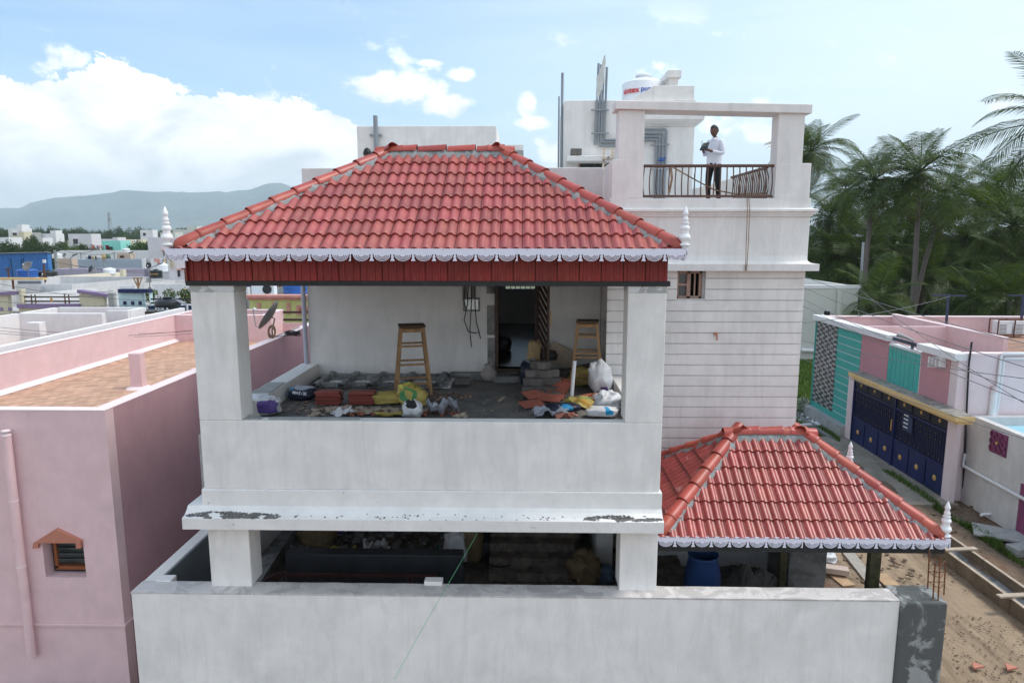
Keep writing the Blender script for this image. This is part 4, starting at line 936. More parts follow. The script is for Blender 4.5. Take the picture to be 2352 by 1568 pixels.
# roof pavers: individual ones near the camera, the rest joined
random.seed(5); px_, py_ = .235, .235
tiles = []
nxp = int((PXR-.24-innL-.1)/px_); nyp = int((PYB-PY-.5)/py_)
pvm = MB().box(-px_/2+.005, px_/2-.005, -py_/2+.005, py_/2-.005, -.012, 0).mesh('roof_paver', CLAYT)
rest = MB(); cnt = 0
for j in range(nyp):
    for i in range(nxp):
        x = innL+.14+px_*(i+.5)+(.11 if j % 2 else 0); y = PY+.26+py_*(j+.5); z = PF+random.uniform(-.002, .004)
        if x > PXR-.3: continue
        if y > iy and x < ix1: continue
        pxv = 1209+1568*x/y
        if pxv > -40 and cnt < 300 and x > innL+.3:
            o = link('roof_paver', pvm, pink, Vector((x, y, z))-ORG[pink]); cnt += 1
        else: rest.box(x-px_/2+.005, x+px_/2-.005, y-py_/2+.005, y+py_/2-.005, z-.012, z)
rest.build('far_roof_paver', CLAYT, pink, kind='stuff')
# rain pipe on the front wall
p0 = at(14, 1000, Y=PY-.10); mb = MB(); mb.tube([(p0.x, PY-.10, G+.3), (p0.x, PY-.10, p0.z)], .068, 16); rp = mb.build('rain_pipe', PINK, pink); rubble_at = p0
mb = MB(); mb.lathe((p0.x, PY-.10, p0.z), [(.072, 0), (.072, .02), (.05, .025), (.05, .06), (.072, .065), (.06, .09), (0, .095)], 14); mb.build('pipe_cowl', LILAC, rp)
for py in (1150, 1300): zc_ = at(14, py, Y=PY-.1).z; MB().lathe((p0.x, PY-.10, zc_), [(.073, 0), (.073, .02)], 14).build('pipe_band', PINKL, rp)
# satellite dish on the pink wall
def dish(name, p, r, face, label, m=None, mast=.45, group='satellite dishes'):
    t_ = thing(name, p, label, 'satellite dish', group); face = Vector(face).normalized(); c = Vector(p)+Vector((0, 0, mast+r*.5))
    x = face.cross(Vector((0, 0, 1))).normalized(); y = x.cross(face); mb = MB(); vs = [c]; fs = []; n = 28
    for k in (1, 2, 3, 4):
        for j in range(n): a = 2*PI*j/n; vs.append(c+(x*math.cos(a)*.92+y*math.sin(a))*r*k/4+face*(.22*r*(k/4)**2))
    fs = [(0, 1+j, 1+(j+1) % n) for j in range(n)]+[(1+k*n+j, 1+k*n+(j+1) % n, 1+(k+1)*n+(j+1) % n, 1+(k+1)*n+j) for k in range(3) for j in range(n)]
    mb.add(vs, fs, True); mm = m or mat('dish_grey', (.16, .155, .15), rough=.5, var=.1); o = mb.build('reflector', mm, t_); md = o.modifiers.new('s', 'SOLIDIFY'); md.thickness = .012
    foc = c+face*r*1.15-y*r*.15; MB().tube([c-y*r*.95+face*.2*r, c-y*r*1.0+face*r*.5, foc-y*.06*r], .014, 6).build('feed_arm', STEEL, t_)
    MB().tube([foc, foc+face*-.09], .035, 10).build('feed_horn', WPLAS, t_)
    MB().tube([Vector(p), Vector(p)+Vector((0, 0, mast*.6)), c-face*.10, c-face*.01], .022, 8).build('mast', mat('rusty_mast', (.22, .19, .17), var=.3), t_)
    return t_
dp = at(626, 776, Z=PZ); dd_ = dish('satellite_dish', (dp.x, dp.y, PZ), .44, (-.78, -.05, .52), 'big tilted grey satellite dish standing on the pink parapet', mast=.35)
mb = MB()
for i in range(9):
    rr = random.uniform(.10, .19); pts = [Vector((dp.x+rr*math.cos(a)*.6, dp.y-.03+rr*.3*math.sin(a*1.0+i), PZ+.17+rr*math.sin(a))) for a in [2*PI*k/14 for k in range(15)]]; mb.tube(pts, .008, 5, caps=False)
tag(mb.build('cable_coil', ROPE), 'coiled tan cable tied under the big dish', 'cable')
mb = MB()
for i in range(9):
    rr = random.uniform(.15, .24); pts = [Vector((dp.x+.42+rr*math.cos(a), dp.y+.35+rr*.6*math.sin(a), PZ+.03+.012*i+.02*math.sin(a*3+i))) for a in [2*PI*k/14 for k in range(15)]]; mb.tube(pts, .011, 5, caps=False)
mb.tube([Vector((dp.x+.6, dp.y+.45, PZ+.03)), Vector((PXR-.15, 18, PZ+.02)), Vector((PXR-.12, 20, PZ+.02))], .01, 5)
tag(mb.build('cable_coil', WIREM), 'black coiled cable lying on the pink parapet behind the dish', 'cable')

# white house behind, to the left
z2 = -2.6; wl = at(0, 724.5, Z=z2).x; wr = XLL-.22; wb0 = at(149, 705, Z=z2).y; wcx = at(318, 707, Z=z2).x
wh = thing('flat_roof_house', ((wl+wr)/2, 16, G), 'plain white flat roofed house with orange paved roof behind the pink one', 'house')
def wbox(n_, m, *a): return MB().box(*a).build(n_, m, wh, bevel=.01)
wbox('west_wall', WALLW, wl, wl+.16, 9, wb0, G, z2); wbox('east_wall', WALLW, wr-.16, wr, 9, wb0, G, at(0, 796, X=wr).z)
wbox('rear_wall', WALLW, wl, wcx, wb0-.16, wb0, G, z2)
cy1 = at(58, 718, Z=z2).y; cx1 = at(239, 719, Z=z2).x; wbox('cross_wall', WALLW, wl, cx1, cy1-.2, cy1, G, z2)
ssy = at(262, 712, Z=z2).y; ssx = at(250, 712, Z=z2).x; wbox('cross_wall', WALLW, ssx, wcx+.12, ssy-.15, ssy+.0, G, z2); wbox('side_wall', WALLW, wcx, wcx+.14, ssy, wb0, G, z2)
for i, zz in enumerate((-2.75, -3.1)): MB().box(wcx+.1, wr, wb0-.1, wb0-.04, zz-.09, zz).build('terrace_railing', WOODD, wh)
wf = z2-.95; wbox('roof_floor', CLAYT, wl+.16, wr-.16, 9, wb0, wf-.15, wf)
pr_ = at(80, 765, Z=wf+.2); q = at(80, 742, Z=z2+.0); c1_ = at(80, 741, Y=cy1-1.6); wbox('roof_pier', WALLW, at(61, 750, Y=cy1-1.6).x, at(90, 750, Y=cy1-1.6).x, cy1-1.6, cy1-1.3, wf, c1_.z)

# ------------------------------------------------------------------ the town beyond, left
random.seed(21)
def B(name, label, px0, px1, pyt, Y, depth, m, ph=.8, zt=None, **k):
    a = at(px0, pyt, Y=Y); b_ = at(px1, pyt, Y=Y); return bld(name, label, 'house', a.x, b_.x, Y, Y+depth, a.z if zt is None else zt, m, ph=ph, **k), a, b_
def prt(t_, name, m, px0, px1, py0, py1, Y, d=.1):
    a = at(px0, py0, Y=Y); b_ = at(px1, py1, Y=Y); return MB().box(a.x, b_.x, Y, Y+d, b_.z, a.z).build(name, m, t_)
# cream house with purple cornices
YC = 33; cr = thing('cream_house', at(110, 760, Y=YC), 'cream house with purple cornices and a black terrace railing', 'house')
prt(cr, 'front_wall', CREAM, -60, 42, 676, 900, YC, .25); prt(cr, 'front_wall', CREAM, 42, 181, 700, 900, YC, .25); prt(cr, 'front_wall', CREAM, 181, 258, 675, 900, YC+.05, .25)
mb = MB()
def slantbox(t_, name, m, pa, pb, dz, Y, d, out=.12):
    a = at(*pa, Y=Y); b_ = at(*pb, Y=Y); mb = MB(); vs = [(a.x, Y-out, a.z-dz), (b_.x, Y-out, b_.z-dz), (b_.x, Y+d, b_.z-dz), (a.x, Y+d, a.z-dz), (a.x, Y-out, a.z), (b_.x, Y-out, b_.z), (b_.x, Y+d, b_.z), (a.x, Y+d, a.z)]
    mb.add(vs, [(3, 2, 1, 0), (4, 5, 6, 7), (0, 1, 5, 4), (1, 2, 6, 5), (2, 3, 7, 6), (3, 0, 4, 7)]); return mb.build(name, m, t_)
slantbox(cr, 'cornice', PURPLE, (-60, 674), (42, 668), .17, YC, .3); slantbox(cr, 'cornice', PURPLE, (42, 698), (184, 698), .20, YC, .3); slantbox(cr, 'cornice', PURPLE, (180, 665), (253, 676), .15, YC, .3)
prt(cr, 'gable_end', CREAM, 42, 52, 664, 700, YC-.1, .3)
MB().box(at(-60, 700, Y=YC).x, at(258, 700, Y=YC).x, YC+.3, YC+9, -3.9, -3.75).build('roof_floor', ROOFG, cr)
for py in (682, 692): prt(cr, 'railing_bar', BLACKP, 46, 182, py-1.8, py+1.8, YC+.05, .06)
for px in (71, 80, 148, 157): prt(cr, 'railing_post', RUST, px-1.5, px+1.5, 676, 698, YC, .08)
prt(cr, 'railing_emblem', GOLD, 115, 120, 683, 693, YC-.02, .04)
for px in (3, 22, 207, 227): prt(cr, 'vent_block', PURPLE, px-4, px+4, 706, 713, YC-.02, .05)
o = at(253, 674, Y=YC-.5); pole = thing('concrete_pole', (o.x+.05, YC-.6, G), 'short weathered concrete post with brackets beside the cream house', 'utility pole', 'poles in the town')
MB().box(o.x, o.x+.28, YC-.7, YC-.5, G, at(253, 672, Y=YC-.6).z).build('post', GREYL, pole); MB().bar((o.x-.3, YC-.75, -3.6), (o.x+.9, YC-.75, -3.4), .05).build('bracket', BLACKM, pole)
# light blue house
YA = 35; aq = thing('aqua_house', at(300, 740, Y=YA), 'pale aqua house with navy ledges and three small square openings', 'house')
prt(aq, 'front_wall', AQUA, 271, 346, 668, 900, YA, .25); prt(aq, 'front_wall', AQUA, 346, 470, 706, 900, YA+.02, .25); prt(aq, 'front_wall', AQUA, 545, 620, 690, 900, YA+.02, .25)
prt(aq, 'cornice', NAVYT, 270, 341, 664, 673, YA-.2, .4); prt(aq, 'side_wall', AQUA, 341, 350, 664, 760, YA-.05, .3)
for px in (286, 304, 321): f = prt(aq, 'window', NAVYT, px-3.5, px+3.5, 692, 700, YA-.06, .1)
prt(aq, 'cornice', NAVYT, 340, 460, 703, 710, YA-.35, .5); prt(aq, 'cornice', NAVYT, 558, 572, 656, 664, YA-.1, .3)
for py in (687, 696): prt(aq, 'railing_bar', BLACKP, 346, 450, py-1.8, py+1.8, YA-.1, .06)
for px in (368, 400): prt(aq, 'railing_post', BLACKP, px-1.5, px+1.5, 681, 703, YA-.15, .08)
prt(aq, 'terrace_wall', STAINW, 350, 455, 652, 700, YA+4, .2); MB().box(at(270, 700, Y=YA).x, at(600, 700, Y=YA).x, YA+.3, YA+9, -3.95, -3.8).build('roof_floor', ROOFG, aq)
prt(aq, 'corner_pipe', CREAM, 573, 577, 662, 720, YA-.1, .1)
# big black tank in front of it, on the white house side
q = at(373, 728, Y=27.5); r_ = (at(401, 700, Y=27.5).x-at(345, 700, Y=27.5).x)/2; tk = tank('water_tank', (q.x, 27.5+r_, q.z-.25), r_, at(373, 684, Y=28).z-q.z+.25, BLACKP, 'largest black water tank, white lettering low on its side', sh=.86)
text_on_cyl('AQUA A', .17, (q.x, 27.5+r_), r_, -PI/2-.75, at(360, 710, Y=28).z, WPRINT, tk)
MB().tube([(q.x+.4, 28.0, q.z+.62), (q.x+1.0, 27.6, q.z+.5), (q.x+1.05, 27.5, q.z-.4)], .05, 8).build('fill_pipe', STEEL, tk)
st = thing('tank_stand_house', (q.x, 27.4, G), 'low roof hidden behind the pink parapet carrying the black tank', 'house'); MB().box(q.x-1.2, q.x+3.5, 27.2, 30.5, G, q.z-.25).build('front_wall', AQUA, st)
# lime and salmon house seen under the veranda
YL = 27.5; li = thing('lime_house', at(640, 720, Y=YL), 'lime yellow house with salmon cornice and pilasters', 'house')
prt(li, 'front_wall', LIME, 572, 760, 681, 900, YL, .3); slantbox(li, 'cornice', SALMON, (567, 677), (760, 677), .10, YL, .3, .22); slantbox(li, 'cornice', SALMON, (570, 682), (760, 682), .10, YL, .3, .12)
for px in (594, 628, 662): prt(li, 'pilaster', SALMON, px-4, px+4, 695, 720, YL-.06, .1)
f = prt(li, 'window', SALMON, 680, 712, 701, 723, YL-.04, .06); prt(li, 'pane', REDBR, 686, 706, 707, 718, YL-.05, .05)
MB().box(at(567, 680, Y=YL).x, at(760, 680, Y=YL).x, YL+.3, YL+6, -2.9, -2.75).build('roof_floor', WALLW, li)
# dark shaded house with crowded balcony behind it
YD = 33; dk_ = thing('shaded_house', at(610, 700, Y=YD), 'grey house with a dark open balcony crowded with furniture', 'house')
prt(dk_, 'front_wall', mat('dark_grey_wall', (.12, .12, .13), var=.1), 480, 600, 600, 750, YD+2, .2); prt(dk_, 'front_wall', GREYL, 566, 700, 660, 750, YD+1, .2); prt(dk_, 'balcony_back', DARK, 560, 760, 600, 662, YD+2.5, .2)
prt(dk_, 'balcony_wall', GREYL, 600, 760, 667, 690, YD+.6, .15); prt(dk_, 'post', WALLW, 564, 570, 660, 686, YD, .3)
for i in range(6): prt(dk_, 'shelf', WOOD, 614+i*6, 617+i*6, 645, 668, YD+1.2, .1)
q = at(680, 668, Y=31.5); tk = tank('water_tank', (q.x, 32, q.z-.2), .75, 1.0, BLUE, 'bright blue tub behind the lime house roof', ribs=3)
q = at(597, 676, Y=30); ac = thing('air_conditioner', q, 'white air conditioner outdoor unit on the lime house roof', 'air conditioner'); MB().box(q.x-.25, q.x+.75, 29.7, 30.1, q.z-.1, q.z+.62).build('casing', WPLAS, ac, bevel=.02); MB().tube([(q.x+.45, 29.66, q.z+.25), (q.x+.45, 29.71, q.z+.25)], .2, 20).build('fan', BLACKP, ac)
q = at(655, 676, Y=29); tk = tank('water_tank', (q.x, 29, q.z-.3), .8, .30, BLACKP, 'flat black tank lid level with the lime house roof', ribs=1)

# rows of stained white parapets
def wallhouse(label, pts, Z, m, depth=6, name='flat_roof_house', th=.15):
    P3 = [at(px, py, Z=Z) for px, py in pts]; t_ = thing(name, (P3[0].x, P3[0].y, G), label, 'house', 'flat roofed houses of the town')
    for a, b_ in zip(P3[:-1], P3[1:]):
        mb = MB(); mb.add([(a.x, a.y, G), (b_.x, b_.y, G), (b_.x, b_.y+th, G), (a.x, a.y+th, G), (a.x, a.y, Z), (b_.x, b_.y, Z), (b_.x, b_.y+th, Z), (a.x, a.y+th, Z)], [(3, 2, 1, 0), (4, 5, 6, 7), (0, 1, 5, 4), (1, 2, 6, 5), (2, 3, 7, 6), (3, 0, 4, 7)]); mb.build('parapet_wall', m, t_)
        mb = MB(); mb.add([(a.x, a.y+th, Z-.8), (b_.x, b_.y+th, Z-.8), (b_.x, b_.y+depth, Z-.8), (a.x, a.y+depth, Z-.8)], [(0, 1, 2, 3)]); mb.build('roof_floor', ROOFG, t_)
    return t_
wallhouse('white house with long mould stained parapet bending right of the rust pole', [(-60, 643), (139, 634.5), (345, 636)], -3.1, STAINW, 9)
wallhouse('white parapet stepping up towards the squat black tank', [(36, 653), (165, 652), (298, 642), (345, 638)], -3.15, STAINW, 5)
wallhouse('nearest slanting stained white parapet, behind the cream house railing', [(52, 676), (321, 651), (402, 644), (440, 643)], -3.2, STAINW, 5)
wallhouse('slate coloured low wall under the yellow coping', [(-60, 645), (93, 645), (96, 668)], -3.3, mat('slate_wall', (.20, .22, .26), var=.1), 4)
wallhouse('cream edged flat roof under the white tank', [(125, 634), (258, 626), (275, 625), (284, 625)], -3.1, mat('pale_cream_wall', (.72, .66, .52), var=.05), 6, 'cream_roof_house')
rows_ = [('lilac_roof_house', 'thin lilac roof line behind the cream edged roof', 126, 330, 617.5, 68, 2, mat('lilac_wall', (.52, .46, .55), var=.05)),
 ('flat_roof_house', 'grey blue house with long plain wall in mid town', 164, 340, 596, 80, 2.5, BLUEG), ('peach_house', 'small peach box house beside the utility pole', 127, 162, 594, 76, 1.2, PEACH),
 ('flat_roof_house', 'white wall with clotheslines before the dark trees', 129, 345, 576, 96, 3, WALLW), ('peach_house', 'peach parapet with stepped opening on far roof', 268, 299, 581, 88, 1.2, PEACH)]
for r0 in rows_:
    t_, a, b_ = B(*r0[:2], *r0[2:6], r0[6], r0[7], ph=.7, group='flat roofed houses of the town')
prt(t_, 'dark_niche', WOODD, 275, 284, 587, 592, 87.9, .1)
prt(cr, 'cream_post', CREAM, 275, 284, 619, 634, 54, .4)
t2 = thing('yellow_edge_roof', at(40, 640, Y=40), 'yellow coping strip along the slate coloured wall', 'coping'); prt(t2, 'strip', YELLOW, -70, 98, 638, 643, 39.9, .4)
# blue shed
YS = 62; sh_ = thing('blue_shed', at(50, 640, Y=YS), 'blue corrugated metal shed with a door', 'shed')
a = at(-80, 584, Y=YS); b_ = at(107, 580, Y=YS)
n = 70; mb = MB(); vs = []
for i in range(n+1):
    x = a.x+(b_.x-a.x)*i/n; yy = YS+(.06 if i % 2 else -.02); vs += [(x, yy, -6.5), (x, yy, a.z+(b_.z-a.z)*i/n)]
mb.add(vs, [(2*i, 2*i+2, 2*i+3, 2*i+1) for i in range(n)]); mb.build('sheet_wall', SHEDB, sh_, fixn=False)
mb = MB(); mb.add([(a.x, YS-.25, a.z), (b_.x+.2, YS-.25, b_.z+.02), (b_.x+.1, YS+.5, b_.z-.05), (a.x, YS+.5, a.z-.05)], [(0, 1, 2, 3)]); o = mb.build('sheet_roof', STEEL, sh_); o.modifiers.new('s', 'SOLIDIFY').thickness = .06
MB().box(b_.x-.02, b_.x+.04, YS, YS+.5, -6.5, b_.z-.1).build('sheet_wall', SHEDB, sh_)
prt(sh_, 'door', mat('darker_blue_sheet', (.05, .16, .38), var=.1), 26, 52, 596, 640, YS-.08, .06)
for px, w_ in ((25, 1.4), (53, 1.4)): prt(sh_, 'door_frame', mat('blue_edge', (.04, .12, .30)), px-1, px+1, 594, 640, YS-.1, .08)
q = at(53, 638, Y=51); tank('water_tank', (q.x, 51.5, q.z), (at(75, 630, Y=51).x-at(33, 630, Y=51).x)/2, at(53, 617, Y=51).z-q.z, BLUE, 'wide bright blue water tank before the blue shed', ribs=3, sh=.84)
q = at(87, 637, Y=52); tank('water_tank', (q.x, 53, q.z), .75, at(87, 622, Y=52).z-q.z, BLACKP, 'black water tank right of the blue tank', ribs=3)
q = at(243.5, 627, Y=57); tank('water_tank', (q.x, 57.5, q.z-.1), .49, at(240, 615, Y=57).z-q.z+.1, WPLAS, 'white water tank on the cream edged roof', ribs=3)
q = at(342.5, 637, Y=50); tk = tank('water_tank', (q.x, 51, q.z-.1), (at(356, 630, Y=50).x-at(329, 630, Y=50).x)/2, at(342, 621, Y=50).z-q.z+.1, BLACKP, 'squat black water tank with yellow lettering beside the lamp post', ribs=4, sh=.88)
text_on_cyl('SINTON', .16, (q.x, 51), (at(356, 630, Y=50).x-at(329, 630, Y=50).x)/2, -PI/2-.6, q.z+.15, GOLD, tk)
q = at(111, 594, Y=80); tk = tank('water_tank', (at(116, 570, Y=80).x, 81, q.z), 0.54, .62, WPLAS, 'ribbed white water tank right of the blue shed', ribs=5)
q = at(280.5, 580, Y=92); tank('water_tank', (q.x, 93, q.z), 0.47, .6, WPLAS, 'white water tank above the peach parapet', ribs=3)
q = at(360, 617, Y=58); tank('water_tank', (q.x, 59, q.z-.3), .43, .8, WPLAS, 'white water tank under the lamp near the stairs', ribs=3)
q = at(372, 593, Y=62); tank('water_tank', (q.x, 63, q.z-.3), .30, .6, WPLAS, 'small white tank by the lilac block window', ribs=3)
# lilac block with windows
YK = 68; lk, a, b_ = B('lilac_block', 'tall pale lilac house with two dark windows behind the left finial', 338, 470, 545, YK, 14, LILW, ph=.6)
for (x0, x1, y0, y1) in ((375, 386, 577, 590),):
    f = prt(lk, 'window', SALMON, x0-6, x1+4, y0-3, y0-1.5, YK-.3, .4); prt(lk, 'pane', GLASSD, x0, x1, y0, y1, YK-.05, .06)
lw = thing('stair_house', at(430, 640, Y=56), 'white wall with small window and salmon hood right of the painted wall', 'house'); prt(lw, 'front_wall', LILW, 386, 470, 595, 720, 56, .3); prt(lw, 'front_wall', WALLW, 408, 470, 583, 605, 56.5, .3)
prt(lw, 'pane', GLASSD, 407, 413.5, 620.5, 635.5, 55.95, .06); prt(lw, 'window_hood', SALMON, 404, 420, 617.5, 619.5, 55.6, .4)
for i in range(8): prt(lw, 'stair_step', CREAM, 387, 396, 595+i*2.8, 596.5+i*2.8, 55.8-.02*i, .3)
pw_ = thing('painted_wall', at(350, 620, Y=60), 'painted stair parapet in blue, yellow and pink panels', 'wall')
for i, (x0, x1, m) in enumerate(((325, 334, WALLW), (346, 372, WALLW), (372, 376, BLUEG), (376, 383, YELLOW), (383, 386, BLUEG))): prt(pw_, 'panel', m, x0, x1, 594, 617, 60, .2)
prt(pw_, 'panel', SALMON, 353, 366, 594, 600, 59.9, .1); prt(pw_, 'panel', SALMON, 361, 365, 600, 606, 59.9, .1)
for i in range(6): prt(pw_, 'corrugated_strip', mat('old_asbestos', (.30, .29, .24), var=.1), 334+i*2.2, 335.5+i*2.2, 595, 613, 59.6+(i % 2)*.05, .06)
sl_ = thing('solar_heater', at(276, 667, Y=41), 'small ribbed silver roof panel beside the wooden T post', 'roof panel')
for i in range(3): MB().tube([at(275, 664-i*3, Y=41), at(307, 664-i*3, Y=41)], .045, 10).build('silver_tube', mat('silver_sheet', (.7, .7, .72), rough=.25, metal=.6), sl_)
# distant buildings
far_b = [('white tower house with dark roof tank at the far left', 31, 86, 524, 190, WALLW), ('white house cut by the left edge of the town', -20, 35, 545, 150, WALLW), ('cream annex below the far white tower', 40, 94, 541, 180, CREAM),
 ('grey unfinished block among the trees', 88, 128, 534, 210, GREYL), ('white stepped house with roof room in the trees', 166, 222, 536.5, 215, WALLW), ('two storey lilac house with balcony', 272, 364, 537, 175, LILW),
 ('turquoise house among the trees', 405, 481, 553, 150, AQUAG), ('far beige block on the horizon', 690, 790, 527, 190, BEIGE), ('far beige low block left of the finial', 640, 700, 534, 170, BEIGE),
 ('low white walled compound between trees', 364, 460, 549, 200, WALLW), ('tiny white house at the tree line', 560, 610, 528, 300, WALLW), ('long low pale house behind the palms', 98, 170, 546, 185, WALLW), ('small pink walled house right of the trees', 450, 470, 545, 190, LILW)]
for lab, x0, x1, yt, Y, m in far_b:
    x0, x1 = [((v_/4.2)*.574) if v_ is not None else 0 for v_ in (x0*4.2, x1*4.2)]
    t_, a, b_ = B('distant_house', lab, x0, x1, yt, Y, 4, m, ph=.8, group='distant houses')
    wv_ = b_.x-a.x
    for i in range(max(1, int(wv_/4.5))):
        x = a.x+1.2+i*4.2
        if x+1.3 > b_.x: break
        for zz in (a.z-2.6, a.z-5.6):
            f = MB().box(x-.1, x+1.3, Y-.45, Y, zz+1.35, zz+1.5).build('window_hood', m, t_); MB().box(x, x+1.2, Y-.03, Y, zz, zz+1.3).build('pane', GLASSD, t_)
    if 'stepped' in lab or 'tower' in lab or 'beige block' in lab:
        MB().box(a.x+wv_*.55, a.x+wv_*.95, Y+.5, Y+3.5, a.z-1, a.z+1.0).build('roof_room', m, t_)
random.seed(33)
ORD = ['first', 'second', 'third', 'fourth', 'fifth', 'sixth', 'seventh', 'eighth', 'ninth', 'tenth', 'eleventh', 'twelfth', 'thirteenth', 'fourteenth', 'fifteenth', 'sixteenth', 'seventeenth', 'eighteenth', 'nineteenth', 'twentieth']
for i in range(15):
    px = -20+32*i+random.uniform(-8, 8); Y = random.uniform(230, 420); a = at(px, 538, Y=Y); zt2 = random.uniform(.0, 1.0)-7.2*.45
    bld('distant_house', 'small far pale house in the tree line, %s from the left' % ORD[i], 'house', a.x, a.x+random.uniform(7, 14), Y, Y+9, zt2+random.uniform(0, 2.2), random.choice([WALLW, LILW, CREAM, WALLW]), group='small houses at the tree line', th=.3)
# lattice mast
q = at(250, 487, Y=700); ms = thing('telecom_mast', (q.x, 700, G), 'tall thin red and white lattice telecom mast before the hills', 'mast')
for dx, dy in ((-1, -1), (1, -1), (1, 1), (-1, 1)): MB().bar((q.x+dx*2.2, 700+dy*2.2, G), (q.x+dx*.5, 700+dy*.5, q.z), .35).build('mast_leg', STEEL, ms)
mb = MB()
for i in range(18):
    f = i/18; g_ = (i+1)/18; s_ = 2.2-1.7*f; s2 = 2.2-1.7*g_; zz = G+(q.z-G)*f; z_2 = G+(q.z-G)*g_
    mb.bar((q.x-s_, 698, zz), (q.x+s2, 698, z_2), .22); mb.bar((q.x+s_, 698, zz), (q.x-s2, 698, z_2), .22)
mb.build('lattice', STEEL, ms); MB().lathe((q.x, 700, q.z-9), [(1.6, 0), (1.6, 3)], 8).build('antenna_ring', STEEL, ms)

# roof posts with cross arms, lamps, dishes, laundry
def tpost(px, pyt, pyb, Y, w_, lab, m=RUST, brace=False):
    a = at(px, pyt, Y=Y); b_ = at(px, pyb, Y=Y); t_ = thing('antenna_post', (a.x, Y, b_.z), lab, 'post', 'T shaped roof posts'); MB().bar((a.x, Y, b_.z), (a.x, Y, a.z), .09).build('post', m, t_)
    hw = (at(px+w_, pyt, Y=Y).x-a.x); MB().bar((a.x-hw, Y, a.z), (a.x+hw, Y, a.z), .08).build('cross_arm', m, t_)
    if brace:
        for s_ in (-1, 1): MB().bar((a.x, Y, a.z-.6), (a.x+s_*hw*.8, Y, a.z-.03), .05).build('brace', m, t_)
tpost(316, 639, 667, 41, 11, 'brown braced wooden T post by the silver panel', WOOD, True); tpost(18, 617, 638, 49, 7, 'rust brown T post left of the blue tank'); tpost(28.5, 639, 664, 42, 13, 'orange brown T post above the cream house'); tpost(100, 607, 648, 50, .5, 'bare rust brown pole right of the blue and black tanks')
tpost(217, 599, 628, 58, 9, 'dark T post left of the white tank, taller of two', STEEL); tpost(238, 599, 614, 60, 8, 'dark T post just above the white tank', STEEL); tpost(425, 617, 661, 44, 8, 'rusty T post beside the pillar'); tpost(185, 581, 595, 80, 5, 'thin T post above the grey blue wall', STEEL); tpost(262, 580.5, 596, 84, 5, 'thin T post left of the peach parapet', STEEL); tpost(64, 603, 612, 55, 10, 'T post behind the oval dish', STEEL)
q = at(102, 603, Y=50); tag(MB().cbox(q+Vector((0, 0, .1)), .19, .12, .24).build('meter_box', WPLAS), 'small white box on a thin rod beside the rust brown pole', 'box')
def lamp(px, pyt, pyb, Y, lx, ly, lab):
    a = at(px, pyt, Y=Y); b_ = at(px, pyb, Y=Y); l_ = at(lx, ly, Y=Y); t_ = thing('street_lamp', (a.x, Y, b_.z), lab, 'street lamp', 'street lamps of the town'); MB().tube([(a.x, Y, b_.z), (a.x, Y, a.z), l_], .0008*Y, 8).build('pole', STEEL, t_); MB().cbox(l_, .007*Y, .12, .0014*Y, ry=-.3).build('lamp_head', BLACKP, t_)
lamp(341, 617, 667, 46, 369, 605.5, 'grey lamp post with long arm pointing right'); lamp(162, 592, 624, 60, 172, 585, 'thin street lamp in front of grey blue wall'); lamp(308, 586, 596, 86, 301, 580, 'far small lamp leaning left')
for px, py, Y, r_, f_, lab in ((65, 628, 47, .37, (-.1, -1, .6), 'oval grey dish in front of the blue tank'), (211, 631, 57, .32, (-.6, -1, .45), 'black tilted dish with white lettering in mid town'), (149, 594, 82, .27, (-.2, -1, .5), 'small grey dish on the far white wall'), (103, 650, 50, .3, (.1, -.6, .9), 'dark dish edge at the foot of the rust pole'), (343, 622.5, 50, .22, (.1, -1, .2), 'dark dish standing on the squat black tank')):
    q = at(px, py, Y=Y); dish('satellite_dish', (q.x, Y, q.z-.2), r_, f_, lab, m=BLACKP if 'black' in lab or 'dark' in lab else None, mast=.5)
ln = 0
for px, py, w_, h_, Y, m, lab in ((197, 586+5, 5, 8, 80, WALLW, 'white cloth at the left end of the line'), (202, 587+5, 7, 8, 80, NAVYT, 'navy cloth on the line'), (211, 588+5, 3.5, 7, 80, GOLD, 'mustard cloth on the line'), (218, 588+5, 3, 8, 80, LEAFM, 'dark green cloth on the line'), (221, 587+5, 9, 8, 80, WALLW, 'wide white cloth in the middle of the line'), (233, 585+5, 9, 11, 80, YELLOW, 'big orange yellow cloth on the line'), (243, 583+5, 10, 11, 80, mat('green_white_cloth', (.2, .3, .22), var=.6, scale=1.5), 'green and white cloth at the right end of the line'),
    (210, 563+5, 7, 9, 100, mat('brick_cloth', (.4, .16, .11)), 'brick red cloth by the trees'), (218, 563+5, 3.5, 8, 100, WALLW, 'white cloth by the trees'), (222, 563+5, 3, 8, 100, PURPLE, 'violet cloth by the trees'), (226, 563+5, 3.5, 8, 100, PEACH, 'peach cloth by the trees'), (231, 563+5, 4, 7, 100, ROSE, 'rose cloth by the trees'), (242, 563+5, 8, 10, 100, mat('maroon_cloth', (.12, .015, .03)), 'large maroon cloth by the trees')):
    px = {205: 205}.get(px, px); a = at(px+.0, py-5, Y=Y); wv_ = w_*Y/1568; hh = h_*Y/1568; mb = MB(); n = 7
    vs = [(a.x+wv_*i/n, Y+.06*math.sin(i*1.9), a.z-hh*j*(1+.06*math.sin(i))) for j in (0, 1) for i in range(n+1)]; mb.add(vs, [(i, i+1, n+2+i, n+1+i) for i in range(n)], True)
    o = mb.build('hanging_cloth', m, fixn=False); tag(o, lab, 'cloth', 'washing on the lines'); o.modifiers.new('s', 'SOLIDIFY').thickness = .02
def wire(pts, sag, r=.009, m=WIREG):
    out = []
    for a, b_ in zip(pts[:-1], pts[1:]):
        for k in range(13 if b_ is pts[-1] else 12): f = k/12; p = a.lerp(b_, f); p.z -= sag*4*f*(1-f); out.append(p)
    return MB().tube(out, r, 5, caps=False)
